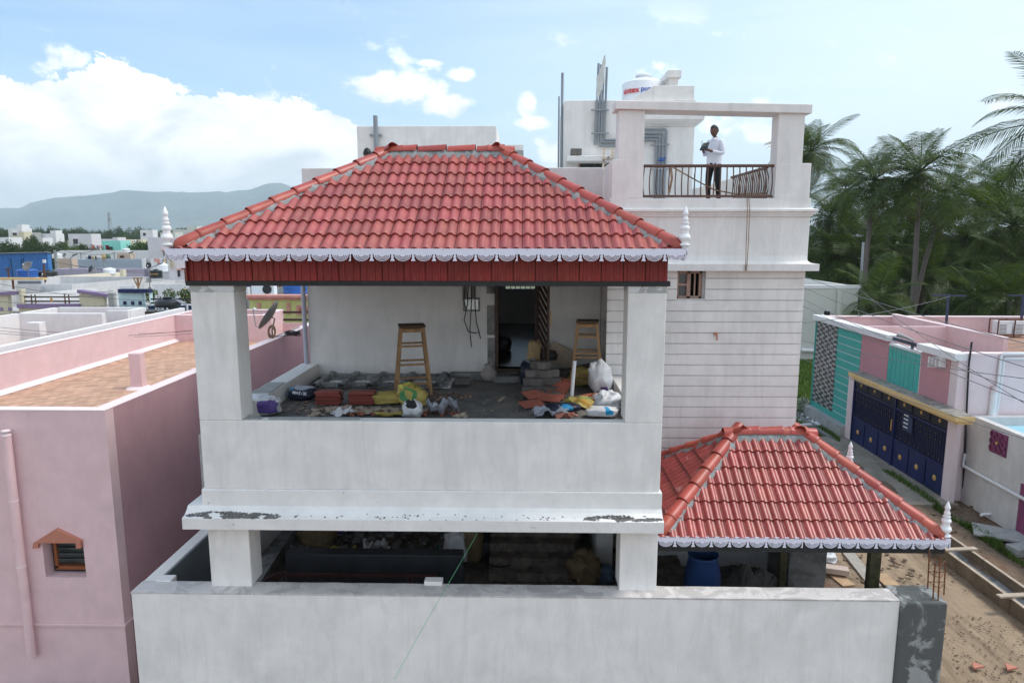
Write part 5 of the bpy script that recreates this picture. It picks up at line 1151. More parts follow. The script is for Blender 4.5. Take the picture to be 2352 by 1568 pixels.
mb = wire([at(185, 583, Y=80), at(262, 583, Y=80)], .1, .02); tag(mb.build('clothesline', WIREM), 'clothesline strung above the grey blue wall', 'clothesline')
mb = wire([at(200, 562, Y=100), at(262, 562, Y=100)], .1, .02); tag(mb.build('clothesline', WIREM), 'clothesline before the dark trees', 'clothesline')
q = at(127, 580, Y=75); up_ = thing('utility_pole', (q.x, 78, G), 'concrete utility pole right of the blue shed', 'utility pole'); MB().bar((q.x, 75, G), (q.x, 75, at(127, 574, Y=75).z), .26, .20).build('pole', GREYL, up_); MB().bar((q.x-.35, 75, at(132, 576, Y=75).z), (q.x+.45, 75, at(132, 576, Y=75).z), .12).build('cross_arm', BLACKM, up_)
wl_ = [((-20, 672), (270, 676), 30), ((-20, 690), (345, 700), 30), ((-20, 664), (260, 668), 30), ((-20, 712), (250, 700), 29), ((-20, 648), (340, 690), 31), ((-20, 594), (127, 566), 62), ((127, 566), (215, 575), 77), ((127, 602), (440, 614), 60), ((120, 600), (440, 622), 60), ((-20, 749), (440, 760), 20.5), ((-20, 757), (440, 766), 20.3), ((-20, 764), (440, 758), 20.0), ((-20, 720), (150, 700), 29)]
for i, (a, b_, Y) in enumerate(wl_):
    mb = wire([at(*a, Y=Y), at(*b_, Y=Y+.6)], .16 if Y < 40 else .5, .009*Y/25); tag(mb.build('overhead_wire', WIREG), ['wire skimming the cream house railing top', 'wire crossing the square openings of the aqua house', 'wire passing just above the purple cornice', 'wire low across the cream wall', 'wire sloping from the slate wall to the pillar', 'wire running from the shed roof up to the utility pole', 'wire dropping right from the utility pole top', 'wire across the grey blue wall, upper', 'wire across the grey blue wall, lower', 'wire hanging before the white roof pier, upper', 'wire hanging before the white roof pier, middle', 'lowest wire above the pink parapet', 'wire rising behind the white roof corner'][i], 'wire', 'wires over the town')
# potted plants on the aqua terrace
def leafmesh(name, n, fn, size, m, sq=1):
    vs = []; fs = []
    for i in range(n):
        p, nn_ = fn(); a = random.uniform(0, 2*PI); s_ = size*random.uniform(.6, 1.35)
        nv = (Vector(nn_)+Vector((random.gauss(0, .5), random.gauss(0, .5), random.gauss(0, .5)+.25))).normalized(); x = nv.orthogonal().normalized(); y = nv.cross(x); x2 = x*math.cos(a)+y*math.sin(a); y2 = nv.cross(x2)
        b = len(vs); vs += [p-x2*s_*.5, p-y2*s_*.32+nv*s_*.08, p+x2*s_*.5, p+y2*s_*.32+nv*s_*.08]; fs.append((b, b+1, b+2, b+3))
    me = bpy.data.meshes.new(name); me.from_pydata(vs, [], fs); me.materials.append(m); return me
def blob_fn(blobs):
    ws = [b[1]**2 for b in blobs]
    def f():
        c, r = random.choices(blobs, ws)[0]; d = Vector((random.gauss(0, 1), random.gauss(0, 1), random.gauss(0, 1))).normalized(); rr = r*random.uniform(.62, 1.03)*(1+.22*noise.noise(d*2.3+Vector(c)))
        return Vector(c)+Vector((d.x, d.y, d.z*.8))*rr, d
    return f
random.seed(8)
crowns = []
for k in range(4):
    bl = [(Vector((random.gauss(0, .42), random.gauss(0, .42), .62+random.uniform(-.12, .26))), random.uniform(.20, .40)) for _ in range(13)]
    crowns.append(leafmesh('crown', 3400, blob_fn(bl), .075, (LEAFD, LEAFM)[k % 2]))
def trunk_mesh(name, h, r0, r1, m, lean=.1, limbs=4):
    mb = MB(); mb.tube([(lean*h*(i/5)**2, 0, h*i/5) for i in range(6)], r0, 8, r1)
    for i in range(limbs): a = 2*PI*i/limbs+.5; mb.tube([(lean*h*.6, 0, h*.75), (lean*h+math.cos(a)*.18, math.sin(a)*.18, h*1.05), (lean*h+math.cos(a)*.35, math.sin(a)*.35, h*1.45)], r1*.7, 5, r1*.2)
    return mb.mesh(name, m)
tme = trunk_mesh('trunk', .5, .035, .022, BARK, .04)
def tree(px, pyt, Y, wpx, lab, k=None, zb=G, hs=1.0):
    tpz = at(px, pyt, Y=Y); h = tpz.z-zb; wd = wpx*Y/1568; t_ = thing('broadleaf_tree', (tpz.x, Y, zb), lab, 'tree', 'trees of the town')
    c = link('crown', crowns[k if k is not None else random.randrange(4)], t_); c.scale = (wd/1.5, wd/1.5, h/1.12); c.rotation_euler.z = random.uniform(0, 6)
    o = link('trunk', tme, t_); o.scale = (wd/1.5, wd/1.5, h*.9)
for i in range(50):
    far_ = i < 32
    if far_: px = -20+ i*15.5+random.uniform(-4, 4); Y = random.uniform(300, 520); pyt = random.uniform(519, 532); wp = random.uniform(20, 40); lab = ('dark tree of the far tree line under the hills, %s from the left' % ORD[i]) if i < 16 else ('dark tree of the far tree line under the hills, %s from the right' % ORD[31-i])
    else: px = -18+20*(i-32)+random.uniform(-5, 5); Y = random.uniform(105, 140); pyt = random.uniform(547, 562)+(0 if px < 200 else 6); wp = random.uniform(32, 60); lab = 'bushy green tree between the far houses and flat roofs, %s from the left' % ORD[i-32]
    if not far_ and 225 < px < 290: pyt += 9
    tree(px, pyt, Y, wp, lab)
for px, pyt, Y, wp, lab in ((46, 543, 115, 56, 'large round dark green tree above the blue shed'), (112, 551, 112, 70, 'wide green tree right of the roundest one'), (75, 534, 180, 28, 'tree beside the white tower house'), (315, 546, 120, 44, 'bright green round tree left of the lilac block'), (333, 549, 110, 36, 'green tree touching the lilac block')): tree(px, pyt, Y, wp, lab, 1 if 'bright' in lab else 0)
bm_ = [(Vector((random.uniform(-1, 1)*1.6, random.gauss(0, .2), random.uniform(.1, .5))), random.uniform(.2, .4)) for _ in range(10)]
q = at(372, 700, Y=36); me = leafmesh('leaves', 900, blob_fn(bm_), .13, LEAFM); pl_ = thing('potted_plants', (q.x, 36.4, q.z), 'leafy flowering plants crowded behind the aqua house railing', 'plants'); pl_['kind'] = 'stuff'
o = link('foliage', me, pl_, (0.3, 0, .2)); o2 = link('flower', leafmesh('flower', 40, blob_fn(bm_), .12, SALMON), pl_, (0.3, -.05, .2)); o3 = link('flower', leafmesh('flower', 40, blob_fn(bm_), .12, YELLOW), pl_, (0.3, -.05, .2))

# ------------------------------------------------------------------ right side: gated teal and rose house along the lane
gx = 11.5
tl = at(1878, 726, X=gx); t_r = at(2208, 809, X=gx); bl_ = at(1865, 1000, X=gx)
RZ = (tl.z+t_r.z)/2
gh = thing('rose_and_teal_house', (gx, 22, G), 'rose and teal panelled house with navy gates, across the lane', 'house')
def P2(px, X=gx): return at(px, 700, X=X).y     # depth of a point on the lane front from its picture column
yA, yB_, yC, yD, yE, yF_, yG = P2(1878), P2(1930), P2(1985), P2(2051), P2(2127), P2(2206), P2(2213)
def gbox(name, m, *a, bevel=0, parent=None, **k): return MB().box(*a).build(name, m, parent or gh, bevel=bevel, **k)
def zat(px, py): return at(px, py, X=gx).z
zl = lambda px, py: zat(px, py)
Zp0 = tl.z
topz = RZ
gap0, gap1 = yE, yD      # y decreases to the right
zg = zl(2090, 806)
gbox('front_wall', LILAC, gx+.03, gx+.25, yD, yA, G, topz-.02); gbox('front_wall', LILAC, gx+.03, gx+.25, yE, yD, G, zg); gbox('front_wall', LILAC, gx+.03, gx+.25, yG+.205, yE, G, topz-.02)
# gate opening
gy0, gy1 = P2(2172), P2(1965); gz1 = -4.95
gyl = at(1960, 1010, Z=G); gyr = at(2170, 1135, Z=G)
gy1 = at(1962, 950, X=gx).y; gy0 = at(2178, 1050, X=gx).y
gz1 = (at(1967, 890, X=gx).z+at(2184, 960, X=gx).z)/2
pb_ = MB(); 
# coloured panels, slightly proud of the wall
def panel(name, m, ya, yb, z0, z1, d=.03): return gbox(name, m, gx+.03-d, gx+.03, min(ya, yb), max(ya, yb), z0, z1)
panel('teal_panel', TEAL, yB_, yA, G+.45, topz-.05, .02); panel('rose_panel', ROSE, yD+.05, yC, -5.4+.6, topz-.04, .02); panel('rose_panel', ROSE, yG+.32, yE, -5.4+.6, topz-.04, .02)
panel('teal_edge', TEAL, yA-.06, yA, G+.45, topz-.05, .06)
zz = topz-.25; k = 0; h_ = .285
panel('white_joints', WALLW, yC, yB_, G+.45, topz-.05, .015)
while zz > G+.5:
    panel('teal_band', TEAL, yC+(.0 if zz > gz1 else .10), yB_-.02, zz-h_+.035, zz, .035); zz -= h_
n = 7; 
panel('white_joints', WALLW, yE+.02, yD, -4.8, zg-.02, .015)
for i in range(n):
    a = yE+.02+(yD-yE-.02)*i/n; panel('teal_strip', TEAL, a+.03, a+(yD-yE-.02)/n-.01, -4.8, zg-.03, .035)
# white copings
for ya, yb, z in ((yD-.05, yA+.1, topz), (yG-.05, yE+.08, topz)): gbox('coping', WALLW, gx-.12, gx+.28, ya, yb, z-.20, z, bevel=.01)
gbox('coping', WALLW, gx-.03, gx+.28, yE, yD, zg, zg+.05, bevel=.01)
# mosaic of small glossy tiles
my0, my1 = yB_+.03, yA-.1; nm = 7; mh = (my1-my0)/nm; row = 0; zz = topz-.30; cntm = 0
mosm = [MB().box(-.012, .012, -mh*.5+.006, mh*.5-.006, 0, .082).mesh('mosaic_tile', m) for m in (MOSD, MOSL)]
while zz > G+.6 and cntm < 290:
    for i in range(nm):
        y = my0+mh*(i+.5)+(mh*.33*(row % 3)-mh*.33)*.6
        o = link('mosaic_tile', mosm[1 if (i+row) % 2 else 0], gh, Vector((gx-.002, max(my0+mh*.5, min(my1-mh*.5, y)) if i in (0, nm-1) else y, zz))-ORG[gh]); cntm += 1
    zz -= .092; row += 1
# terrace rail with spot lamp
rr = MB(); rr.box(gx+.05, gx+.12, yE, yD, topz-.16, topz-.06); rr.box(gx+.05, gx+.12, yE, yD, topz-.56, topz-.47); rr = rr.build('terrace_rail', mat('dark_blue_grey_rail', (.05, .06, .09), rough=.5), gh); ym = yE+(yD-yE)*.35; MB().box(gx+.04, gx+.10, ym-.03, ym+.03, zg, topz-.06).build('rail_post', MATS['dark_blue_grey_rail'], rr)
lp = at(2100, 783, X=gx+.05); l2 = at(2060, 768, X=gx-.35); MB().tube([lp, (lp+l2)/2+Vector((0, 0, .02)), l2], .03, 8, .07).build('lane_lamp', STEEL, rr)
for i in range(4): p = at(2083+i*9.5-0, 640, X=gx); yy = at(2147+i*8.5, 830, X=gx).y; zc_ = at(2150+i*8, 830, X=gx).z; gbox('ventilation_fin', WALLW, gx-.18, gx, yy-.015, yy+.015, zc_-.17, zc_+.13)
# canopy over the gate
ca = at(1946, 868, X=gx-.35); cb_ = at(2197, 950, X=gx-.55)
mb = MB(); y0, y1 = at(2197, 945, X=gx-.5).y, at(1947, 868, X=gx-.5).y; zc_ = (at(2197, 943, X=gx-.5).z+at(1947, 864, X=gx-.5).z)/2
gbox('gate_canopy', YELLOW, gx-.5, gx, y0, y1, zc_-.13, zc_, bevel=.01); gbox('canopy_top', mat('mouldy_canopy_top', (.33, .30, .26), var=.2, dirt=.8, dirtc=(.16, .15, .14), dscale=4, dlo=.5), gx-.48, gx, y0+.02, y1-.02, zc_, zc_+.012)
gbox('canopy_moulding', YELLOW, gx-.40, gx, y0+.08, y1-.08, zc_-.22, zc_-.13)
gzt = zc_-.22
for nm_, ya, yb in (('gate_pier', gy1, gy1+.38), ('gate_pier', gy0-.38, gy0)): gbox(nm_, LILAC, gx-.10, gx+.03, ya, yb, G, gzt)
# gate leaves
gate = thing('navy_gate', (gx-.05, (gy0+gy1)/2, G), 'wide navy blue double gate with gold bosses under the yellow canopy', 'gate')
gw = gy1-gy0; gzc = gzt-.04; b0, b1, b2 = G+.05, G+.95, gzc-.42
gp = lambda nm, m, *a, **k: MB().box(*a).build(nm, m, gate, **k)
gp('gate_frame', NAVY, gx-.07, gx-.02, gy0, gy1, b1-.03, b1+.03); gp('gate_frame', NAVY, gx-.07, gx-.02, gy0, gy1, b2-.03, b2+.03); gp('gate_frame', NAVY, gx-.07, gx-.02, gy0, gy1, gzc-.04, gzc)
for f in (0, .5, 1): y = gy0+gw*f; gp('gate_stile', NAVY, gx-.09, gx-.02, y-.04, y+.04, G+.02, gzc)
for i in range(6):
    ya = gy0+gw*i/6; yb = gy0+gw*(i+1)/6; gp('gate_panel', NAVY, gx-.05, gx-.03, ya+.03, yb-.03, b0, b1-.04)
    MB().lathe((0, 0, 0), [(.09, 0), (.08, .02), (.04, .03), (0, .035)], 12).build
    m_ = MB(); m_.tube([(gx-.05, (ya+yb)/2, (b0+b1)/2), (gx-.075, (ya+yb)/2, (b0+b1)/2)], .085, 12, .05); m_.build('gold_boss', GOLD, gate)
    m_ = MB(); m_.tube([(gx-.05, (ya+yb)/2, (b2+gzc)/2), (gx-.07, (ya+yb)/2, (b2+gzc)/2)], .06, 12, .03); m_.build('gold_boss', GOLD, gate)
    gp('mesh_panel', mat('dark_mesh', (.02, .02, .035), rough=.6), gx-.04, gx-.03, ya+.04, yb-.04, b2+.04, gzc-.05)
nbr = 44
brm = MB().box(-.012, .012, -.014, .014, 0, b2-b1-.06).mesh('gate_bar', NAVY)
stm = MB(); stm.tube([(0, 0, 0), (-.02, 0, 0)], .008, 6); stm = stm.mesh('gold_stud', GOLD)
for i in range(nbr):
    y = gy0+gw*(i+.5)/nbr; o = link('gate_bar', brm, gate, Vector((gx-.045, y, b1+.03))-ORG[gate])
    if i % 2 == 0:
        for zq in (.10, .6, b2-b1-.2): link('gold_stud', stm, o, (-.012, 0, zq))
gp('gate_backing', DARK, gx+.0, gx+.02, gy0, gy1, G, gzc)
ys_ = gy0+gw*.36; nb_ = gp('notice_board', mat('dark_blue_notice', (.04, .05, .10)), gx-.10, gx-.085, ys_-.28, ys_+.22, b1+.45, b2-.05)
for i in range(4): MB().box(gx-.103, gx-.10, ys_-.0-.10+random.uniform(0, .05), ys_+.18, b1+.55+i*.12, b1+.585+i*.12).build('notice_line', WPRINT, nb_)
MB().tube([(gx-.11, gy0+gw*.5+.07, b1+.25), (gx-.11, gy0+gw*.5+.07, b1+.6)], .02, 6).build('handle', GOLD, gate)
# the body: end wall facing us, roof, rear parapet
yEnd = yG; ex = gx+10
gbox('end_wall', LILAC, gx+.025, ex, yEnd-.02, yEnd+.2, G, topz-.02); gbox('coping', PINKL, gx+.2, ex, yEnd-.04, yEnd+.2, topz-.04, topz+.01)
rfz = topz-.75; gbox('roof_floor', BROWNR, gx+.25, ex, yEnd+.2, 27.4, rfz-.2, rfz-.01)
gbox('rear_parapet', PINK, gx+.25, ex, 27.2, 27.4, G, at(2100, 729, Y=27.2).z); gbox('coping', PINKL, gx+.2, ex, 27.15, 27.42, at(2100, 729, Y=27.2).z, at(2100, 729, Y=27.2).z+.05)
gbox('cross_parapet', PINK, gx+.25, gx+3.0, 23.6, 23.75, rfz-.1, topz); gbox('side_parapet', PINK, gx+3.0, gx+3.14, 20.8, 27.2, rfz-.1, topz); gbox('coping', PINKL, gx+2.98, gx+3.16, 20.8, 27.2, topz, topz+.04)
# brown roof pavers
pvm2 = MB().box(-.14, .14, -.14, .14, -.01, 0).mesh('roof_paver', BROWNR); rest = MB(); cnt = 0
for j in range(22):
    for i in range(28):
        x = gx+.5+.29*i+(.14 if j % 2 else 0); y = yEnd+.4+.29*j
        if x > gx+2.8 or y < 20.6:
            if cnt < 290 and 1209+1568*x/y < 2400: link('roof_paver', pvm2, gh, Vector((x, y, rfz))-ORG[gh]); cnt += 1
            else: rest.box(x-.14, x+.14, y-.14, y+.14, rfz-.01, rfz)
rest.build('far_roof_paver', BROWNR, gh, kind='stuff')
# pipes on the end wall
def epipe(pts, r, m=WPVC, nm='wall_pipe'): return MB().tube([at(*p, Y=yEnd-.08) for p in pts], r, 8).build(nm, m, gh)
epipe([(2232, 785), (2225, 840), (2212, 1120)], .025, BLACKM); epipe([(2360, 812), (2304, 812), (2300, 818), (2283, 955)], .04); epipe([(2360, 823), (2308, 823), (2306, 830), (2288, 955)], .035); o = epipe([(2284, 897), (2277, 955)], .09); q = at(2283, 900, Y=yEnd-.08); MB().lathe((q.x, q.y, q.z), [(.10, 0), (.10, .03), (.07, .04), (.07, .13), (.10, .14), (0, .16)], 12).build('pipe_cowl', LILAC, o)
# air conditioner cages on the roof
q = at(2290, 775, Z=rfz); ac = thing('air_conditioner', (q.x+.6, q.y, rfz), 'rusty caged pair of white air conditioner units on the brown roof', 'air conditioner')
z1 = at(2290, 735, Y=q.y).z
for i in range(2):
    x = q.x+i*.62; MB().box(x+.05, x+.58, q.y+.05, q.y+.42, rfz+.12, z1-.05).build('casing', WPLAS, ac, bevel=.02)
    for k in range(7): MB().box(x+.09, x+.36, q.y+.04, q.y+.05, rfz+.17+k*.05, rfz+.185+k*.05).build('grille_slat', BLACKM, ac)
for x in (q.x, q.x+.62, q.x+1.24):
    for y in (q.y, q.y+.5): MB().bar((x, y, rfz), (x, y, z1), .035).build('cage_post', RUST, ac)
for z in (z1, rfz+.1, ):
    for y in (q.y, q.y+.5): MB().bar((q.x, y, z), (q.x+1.24, y, z), .04).build('cage_rail', RUST, ac)
for px, pyt, pyb, lab in ((2178, 678, 750, 'dark blue T post rising from the rose house roof'), (2352-1, 678, 735, 'dark blue T post at the right edge above the air conditioners')):
    a = at(px, pyt, Y=26.9); b_ = at(px-5, pyb, Y=26.9); t_ = thing('antenna_post', b_, lab, 'post', 'T shaped roof posts'); nm_ = mat('blue_black_post', (.035, .045, .10), rough=.5); MB().bar(b_, a, .07).build('post', nm_, t_); MB().bar((a.x-.6, 26.9, a.z), (a.x+.7, 26.9, a.z-.02), .05).build('cross_arm', nm_, t_)
# kerb drain, apron slab before the gate
gbox('plinth', GREYL, gx-.25, gx+.03, gy1+.38, yA+.3, G, G+.45)
gbox('drain_kerb', GREYC, gx-.7, gx-.5, gy1+.2, yA+2, G-.05, G+.12, bevel=.01)
mb = MB(); mb.box(gx-1.5, gx+.1, gy0-.5, gy1+.35, G-.1, G+.10); tag(mb.build('gate_apron', mat('apron_cement', (.27, .24, .20), var=.25, scale=2, bump=.5, dirt=.3, dscale=3), bevel=.02), kind='structure')
for i in range(5):  # joints
    pass
# stained grey house at the right edge
sx = at(2204, 1150, Z=G).x; sY1 = at(2227, 952, X=sx).y; sh2 = thing('grey_white_house', (sx, sY1-3, G), 'stained grey white house with a plum lattice vent at the right edge', 'house'); sz = at(2227, 952, X=sx).z
sbx = lambda nm, m, *a, **k: MB().box(*a).build(nm, m, sh2, **k)
sbx('front_wall', GREYW, sx, sx+.2, 6.0, sY1, G, sz, bevel=.01); sbx('end_wall', GREYW, sx+.2, sx+6, sY1-.2, sY1, G, sz+.0, bevel=.01); sbx('roof_sheet', mat('pale_blue_roof_sheet', (.30, .55, .66), var=.1, streak=.3), sx+.2, sx+6, 6, sY1-.2, sz-.30, sz-.24)
vy0, vy1 = at(2315, 1020, X=sx).y, at(2277, 1000, X=sx).y; vz0, vz1 = at(2296, 1042, X=sx).z, at(2277, 985, X=sx).z; PLUM = mat('plum_paint', (.20, .05, .12), rough=.6, var=.15)
v = sbx('lattice_vent', PLUM, sx-.02, sx+.0, vy0, vy1, vz0-.03, vz1); 
for i in range(3):
    for j in range(3):
        yy = vy0+(vy1-vy0)*(i+.5)/3; z = vz0+(vz1-vz0)*(j+.5)/3; mb = MB(); mb.tube([(sx-.04, yy+.085*math.cos(a), z+.085*math.sin(a)) for a in [2*PI*k/12 for k in range(13)]], .018, 6); mb.build('lattice_ring', PLUM, v)
MB().tube([(sx-.05, (vy0+vy1)/2, (vz0+vz1)/2), (sx-.07, (vy0+vy1)/2, (vz0+vz1)/2)], .04, 8).build('gold_boss', GOLD, v)
zpp = at(2204, 1065, X=sx-.05).z; MB().tube([(sx-.05, sY1-.05, zpp+.35), (sx-.05, sY1-.05, zpp), (sx-.05, 9, zpp-.1)], .045, 8).build('wall_pipe', WPVC, sh2)
q = at(2265, 1180, X=sx-.1); MB().tube([(sx, q.y, q.z), (sx-.15, q.y+.0, q.z), (sx-.2, q.y+.05, q.z-.06)], .04, 8).build('drain_spout', WPVC, sh2)
py0 = at(2344, 1150, X=sx).y; sbx('plum_panel', PLUM, sx-.04, sx, 6.0, py0, G, at(2350, 1110, X=sx).z)
# beige house far behind
BY = 40; bh = thing('beige_house', at(1900, 800, Y=BY), 'plain beige house with two small windows by the palms', 'house')
a = at(1700, 655, Y=BY); b_ = at(1973, 658, Y=BY); MB().box(a.x, b_.x, BY, BY+.3, G, b_.z-.12).build('front_wall', BEIGE, bh); MB().box(a.x, b_.x+.06, BY-.06, BY+.3, b_.z-.12, b_.z+.08).build('coping', WALLW, bh, bevel=.01); MB().box(b_.x-.3, b_.x, BY+.3, BY+12, G, b_.z).build('side_wall', BEIGE, bh); MB().box(a.x, b_.x-.3, BY+.3, BY+12, G, b_.z-.9).build('roof_floor', WALLW, bh); MB().box(a.x, b_.x, BY+12, BY+12.3, G, b_.z).build('rear_wall', WALLW, bh)
for px in (1898, 1962): f = prt(bh, 'window', WALLW, px-7, px+10, 712, 730, BY-.03, .05); prt(bh, 'pane', GLASSD, px-5, px+8, 714, 729, BY-.05, .04)
MB().tube([at(1928, 665, Y=BY-.1), at(1925, 745, Y=BY-.1)], .12, 8).build('rain_pipe', BEIGE, bh); MB().tube([at(1840, 804, Y=BY-.1), at(1885, 806, Y=BY-.1)], .12, 8).build('ground_pipe', WPVC, bh)
q = at(1852, 655, Y=38); tk = tank('water_tank', (at(1850, 655, Y=38).x, 41, b_.z-.5), .8, 1.4, WPLAS, 'white tank just right of the tower on the beige house', ribs=3)
a = at(1983, 556, Y=41); b2_ = at(1972, 735, Y=41); MB_ = MB().tube([b2_-Vector((0, 0, 2)), a], .07, 6); tag(MB_.build('tall_pole', STEEL), 'tall thin pole with white tip beside the beige house', 'pole')
# overhead wires on the right
for i, (a, b_) in enumerate((((1836, 630), (2360, 790)), ((1836, 655), (2360, 845)), ((1836, 682), (2360, 905)), ((1836, 698), (2360, 925)), ((1836, 820), (2360, 1010)), ((1836, 780), (2360, 870)), ((2182, 680), (1840, 742)), ((1975, 665), (2360, 930)))):
    mb = wire([at(*a, Y=24), at(*b_, Y=11+i*.3)], .10, .008); tag(mb.build('overhead_wire', WIREG), ['overhead wire crossing the beige house, topmost', 'second overhead wire across the teal bands', 'third overhead wire across the teal bands', 'fourth overhead wire ending by the grey house', 'lowest overhead wire crossing the navy gate', 'overhead wire over the yellow canopy height', 'overhead wire rising to the blue T post', 'overhead wire dropping from the beige house corner'][i], 'wire', 'wires across the lane')
# lawn
random.seed(4); gv = []; gf = []
for i in range(26000):
    y = random.uniform(24, 39.5); x = random.uniform(8.8, 17)
    if x > gx-.8 and y < yA+1.2: continue
    h = random.uniform(.06, .2)*(1.6 if noise.noise(Vector((x*.8, y*.8, 2))) > .15 else 1); a = random.uniform(0, PI); dx, dy = math.cos(a)*.025, math.sin(a)*.025; b_ = len(gv)
    gv += [(x-dx, y-dy, G), (x+dx, y+dy, G), (x+random.uniform(-.05, .05), y+random.uniform(-.05, .05), G+h)]; gf.append((b_, b_+1, b_+2))
for i in range(9000):   # tufts along the lane edges
    s_ = random.choice([(10.9, 11.15), (10.9, 11.15), (sx-.5, sx-.05)]); y = random.uniform(9, 26) if s_[0] != 6.3 else random.uniform(13, 26); x = random.uniform(*s_)
    if noise.noise(Vector((x*.7, y*.5, 8))) < .12: continue
    h = random.uniform(.04, .13); a = random.uniform(0, PI); dx, dy = math.cos(a)*.02, math.sin(a)*.02; b_ = len(gv); gv += [(x-dx, y-dy, G), (x+dx, y+dy, G), (x+random.uniform(-.05, .05), y, G+.1+h)]; gf.append((b_, b_+1, b_+2))
me = bpy.data.meshes.new('grass'); me.from_pydata(gv, [], gf); me.materials.append(GRASSM); tag(link('grass', me), kind='stuff')
mb = MB(); mb.box(8.6, 30, 24.2, 39.9, G-.2, G+.012); tag(mb.build('lawn', mat('lawn_green', (.085, .13, .03), var=.3, scale=1.2, bump=.5)), kind='structure')

# ------------------------------------------------------------------ coconut palms
random.seed(12)
def frond_mesh(name, droop, hang, m, n=44):
    vs = []; fs = []; pts = []; L_ = 1.0; ang = 0.0; p = Vector((0, 0, 0)); K = 24
    for i in range(K+1):
        t_ = i/K; pts.append(p.copy()); ang = -droop*(t_**1.3); p = p+Vector((math.cos(ang), 0, math.sin(ang)))*(L_/K)
    def pt_(t_): f = t_*K; i = min(K-1, int(f)); return pts[i].lerp(pts[i+1], f-i), (pts[i+1]-pts[i]).normalized()
    mbx = MB(); mbx.tube(pts[::3], .009, 5, .002); 
    for i in range(n):
        t_ = .12+.87*i/(n-1)
        for s_ in (-1, 1):
            c, d = pt_(t_+random.uniform(-.006, .006)); ln = (.30*math.sin(PI*min(1, (.18+t_*.80)))**.7+.04)*random.uniform(.85, 1.1)
            side = Vector((0, s_, 0)); out_ = (side*.9+d*.55+Vector((0, 0, .12-random.uniform(0, .1)))).normalized(); w_ = .0062
            q1 = c+out_*ln*.5; q2 = q1+(out_+Vector((0, 0, -hang*random.uniform(.6, 1.2)))).normalized()*ln*.5; wv_ = d*w_
            mbx.add([c-wv_*.5, c+wv_*.5, q1+wv_, q1-wv_, q2], [(0, 1, 2, 3), (3, 2, 4)], False)
    return mbx.mesh(name, m, fixn=False)
FM = [frond_mesh('frond', 1.1, .9, FROND), frond_mesh('frond', 1.6, 1.4, FROND), frond_mesh('frond', .7, .7, FROND)]; FD = frond_mesh('dry_frond', 2.0, 2.2, FRONDY, 26)
NUT = MB(); NUT.lathe((0, 0, 0), [(0, -.12), (.07, -.08), (.10, 0), (.07, .09), (0, .12)], 8); NUTM = NUT.mesh('coconut', mat('green_coconut', (.12, .13, .03), var=.2))
def palm(px, py, Y, fl, lean, lab, n=26, thin=1, low=False):
    c = at(px, py, Y=Y); t_ = thing('coconut_palm', (c.x+lean, Y, G), lab, 'palm tree', 'coconut palms'); o0 = ORG[t_]
    H = c.z-G; mb = MB(); mb.tube([o0+Vector((-lean*(f**1.4), 0, H*f)) for f in [i/9 for i in range(10)]], .21*thin, 9, .13*thin); mb.build('trunk', BARK, t_)
    top = c-o0
    for i in range(n):
        f = (i+.5)/n; elv = R(78)-R(118)*f+random.uniform(-.12, .12); az_ = i*2.39996+random.uniform(-.2, .2)
        o = link('frond', FM[2] if f < .25 else random.choice(FM[:2]), t_, top+Vector((0, 0, random.uniform(-.1, .1)))); s_ = fl*random.uniform(.85, 1.1)*(.75 if f < .12 else 1)
        o.scale = (s_, s_, s_); o.rotation_euler = (random.uniform(-.35, .35), -elv, az_)
    for i in range(3 if not low else 1):
        o = link('dry_frond', FD, t_, top-Vector((0, 0, .2))); o.scale = (fl*.8,)*3; o.rotation_euler = (0, R(50+random.uniform(-10, 15)), random.uniform(0, 6.28))
    if not low:
        for i in range(6): a = random.uniform(0, 6.28); o = link('coconut', NUTM, t_, top+Vector((math.cos(a)*.28, math.sin(a)*.28, -.25-random.uniform(0, .3)))); o.scale = (1.3,)*3
    return t_
PALMS = [(2008, 415, 50, 4.2, -.2, 'tall palm with straight grey trunk nearest the beige house'), (2112, 395, 47, 4.6, .4, 'tallest palm in the middle of the grove'), (2168, 455, 52, 4.3, -1.6, 'palm with a trunk leaning right behind the rose house'), (2330, 520, 44, 4.5, -1.0, 'leaning palm above the air conditioners'),
 (2455, 285, 34, 4.6, 0, 'near palm whose fronds reach in from the right edge'), (1862, 350, 58, 4.0, 0, 'palm half hidden behind the terrace post'), (1905, 500, 62, 4.0, 0, 'mid height palm right of the tower cornice'), (2248, 465, 60, 4.4, 0, 'palm standing behind the leaning ones'), (1940, 440, 66, 4.2, 0, 'distant palm between the tower and the grove'), (2060, 470, 64, 4.2, 0, 'distant palm under the two tallest crowns'), (2300, 430, 70, 4.2, 0, 'distant palm right of centre in the grove'), (1835, 345, 70, 3.6, 0, 'palm seen through the terrace frame')]
for p in PALMS: palm(*p)
LOWP = [(1925, 575, 60, 'low palm beside the tower'), (1985, 600, 58, 'low palm behind the tall thin pole'), (2060, 590, 60, 'low palm between the grey trunks'), (2120, 640, 56, 'low palm spreading behind the rose roof'), (2195, 600, 60, 'low palm with pale fronds right of centre'), (2270, 590, 60, 'low palm left of the leaning trunk'), (2345, 610, 42, 'low palm at the right edge'), (2010, 690, 40, 'squat palm at the foot of the grove, left'), (2240, 690, 41, 'squat palm at the foot of the grove, right'), (1900, 640, 60, 'low palm above the beige house'), (2150, 530, 60, 'dark palm deep in the grove'), (2320, 690, 39, 'squat palm behind the air conditioners'), (2400, 540, 46, 'dark palm beyond the right edge')]
for px, py, Y, lab in LOWP: palm(px, py, Y, 4.1*Y/48, 0, lab, n=20, low=True)
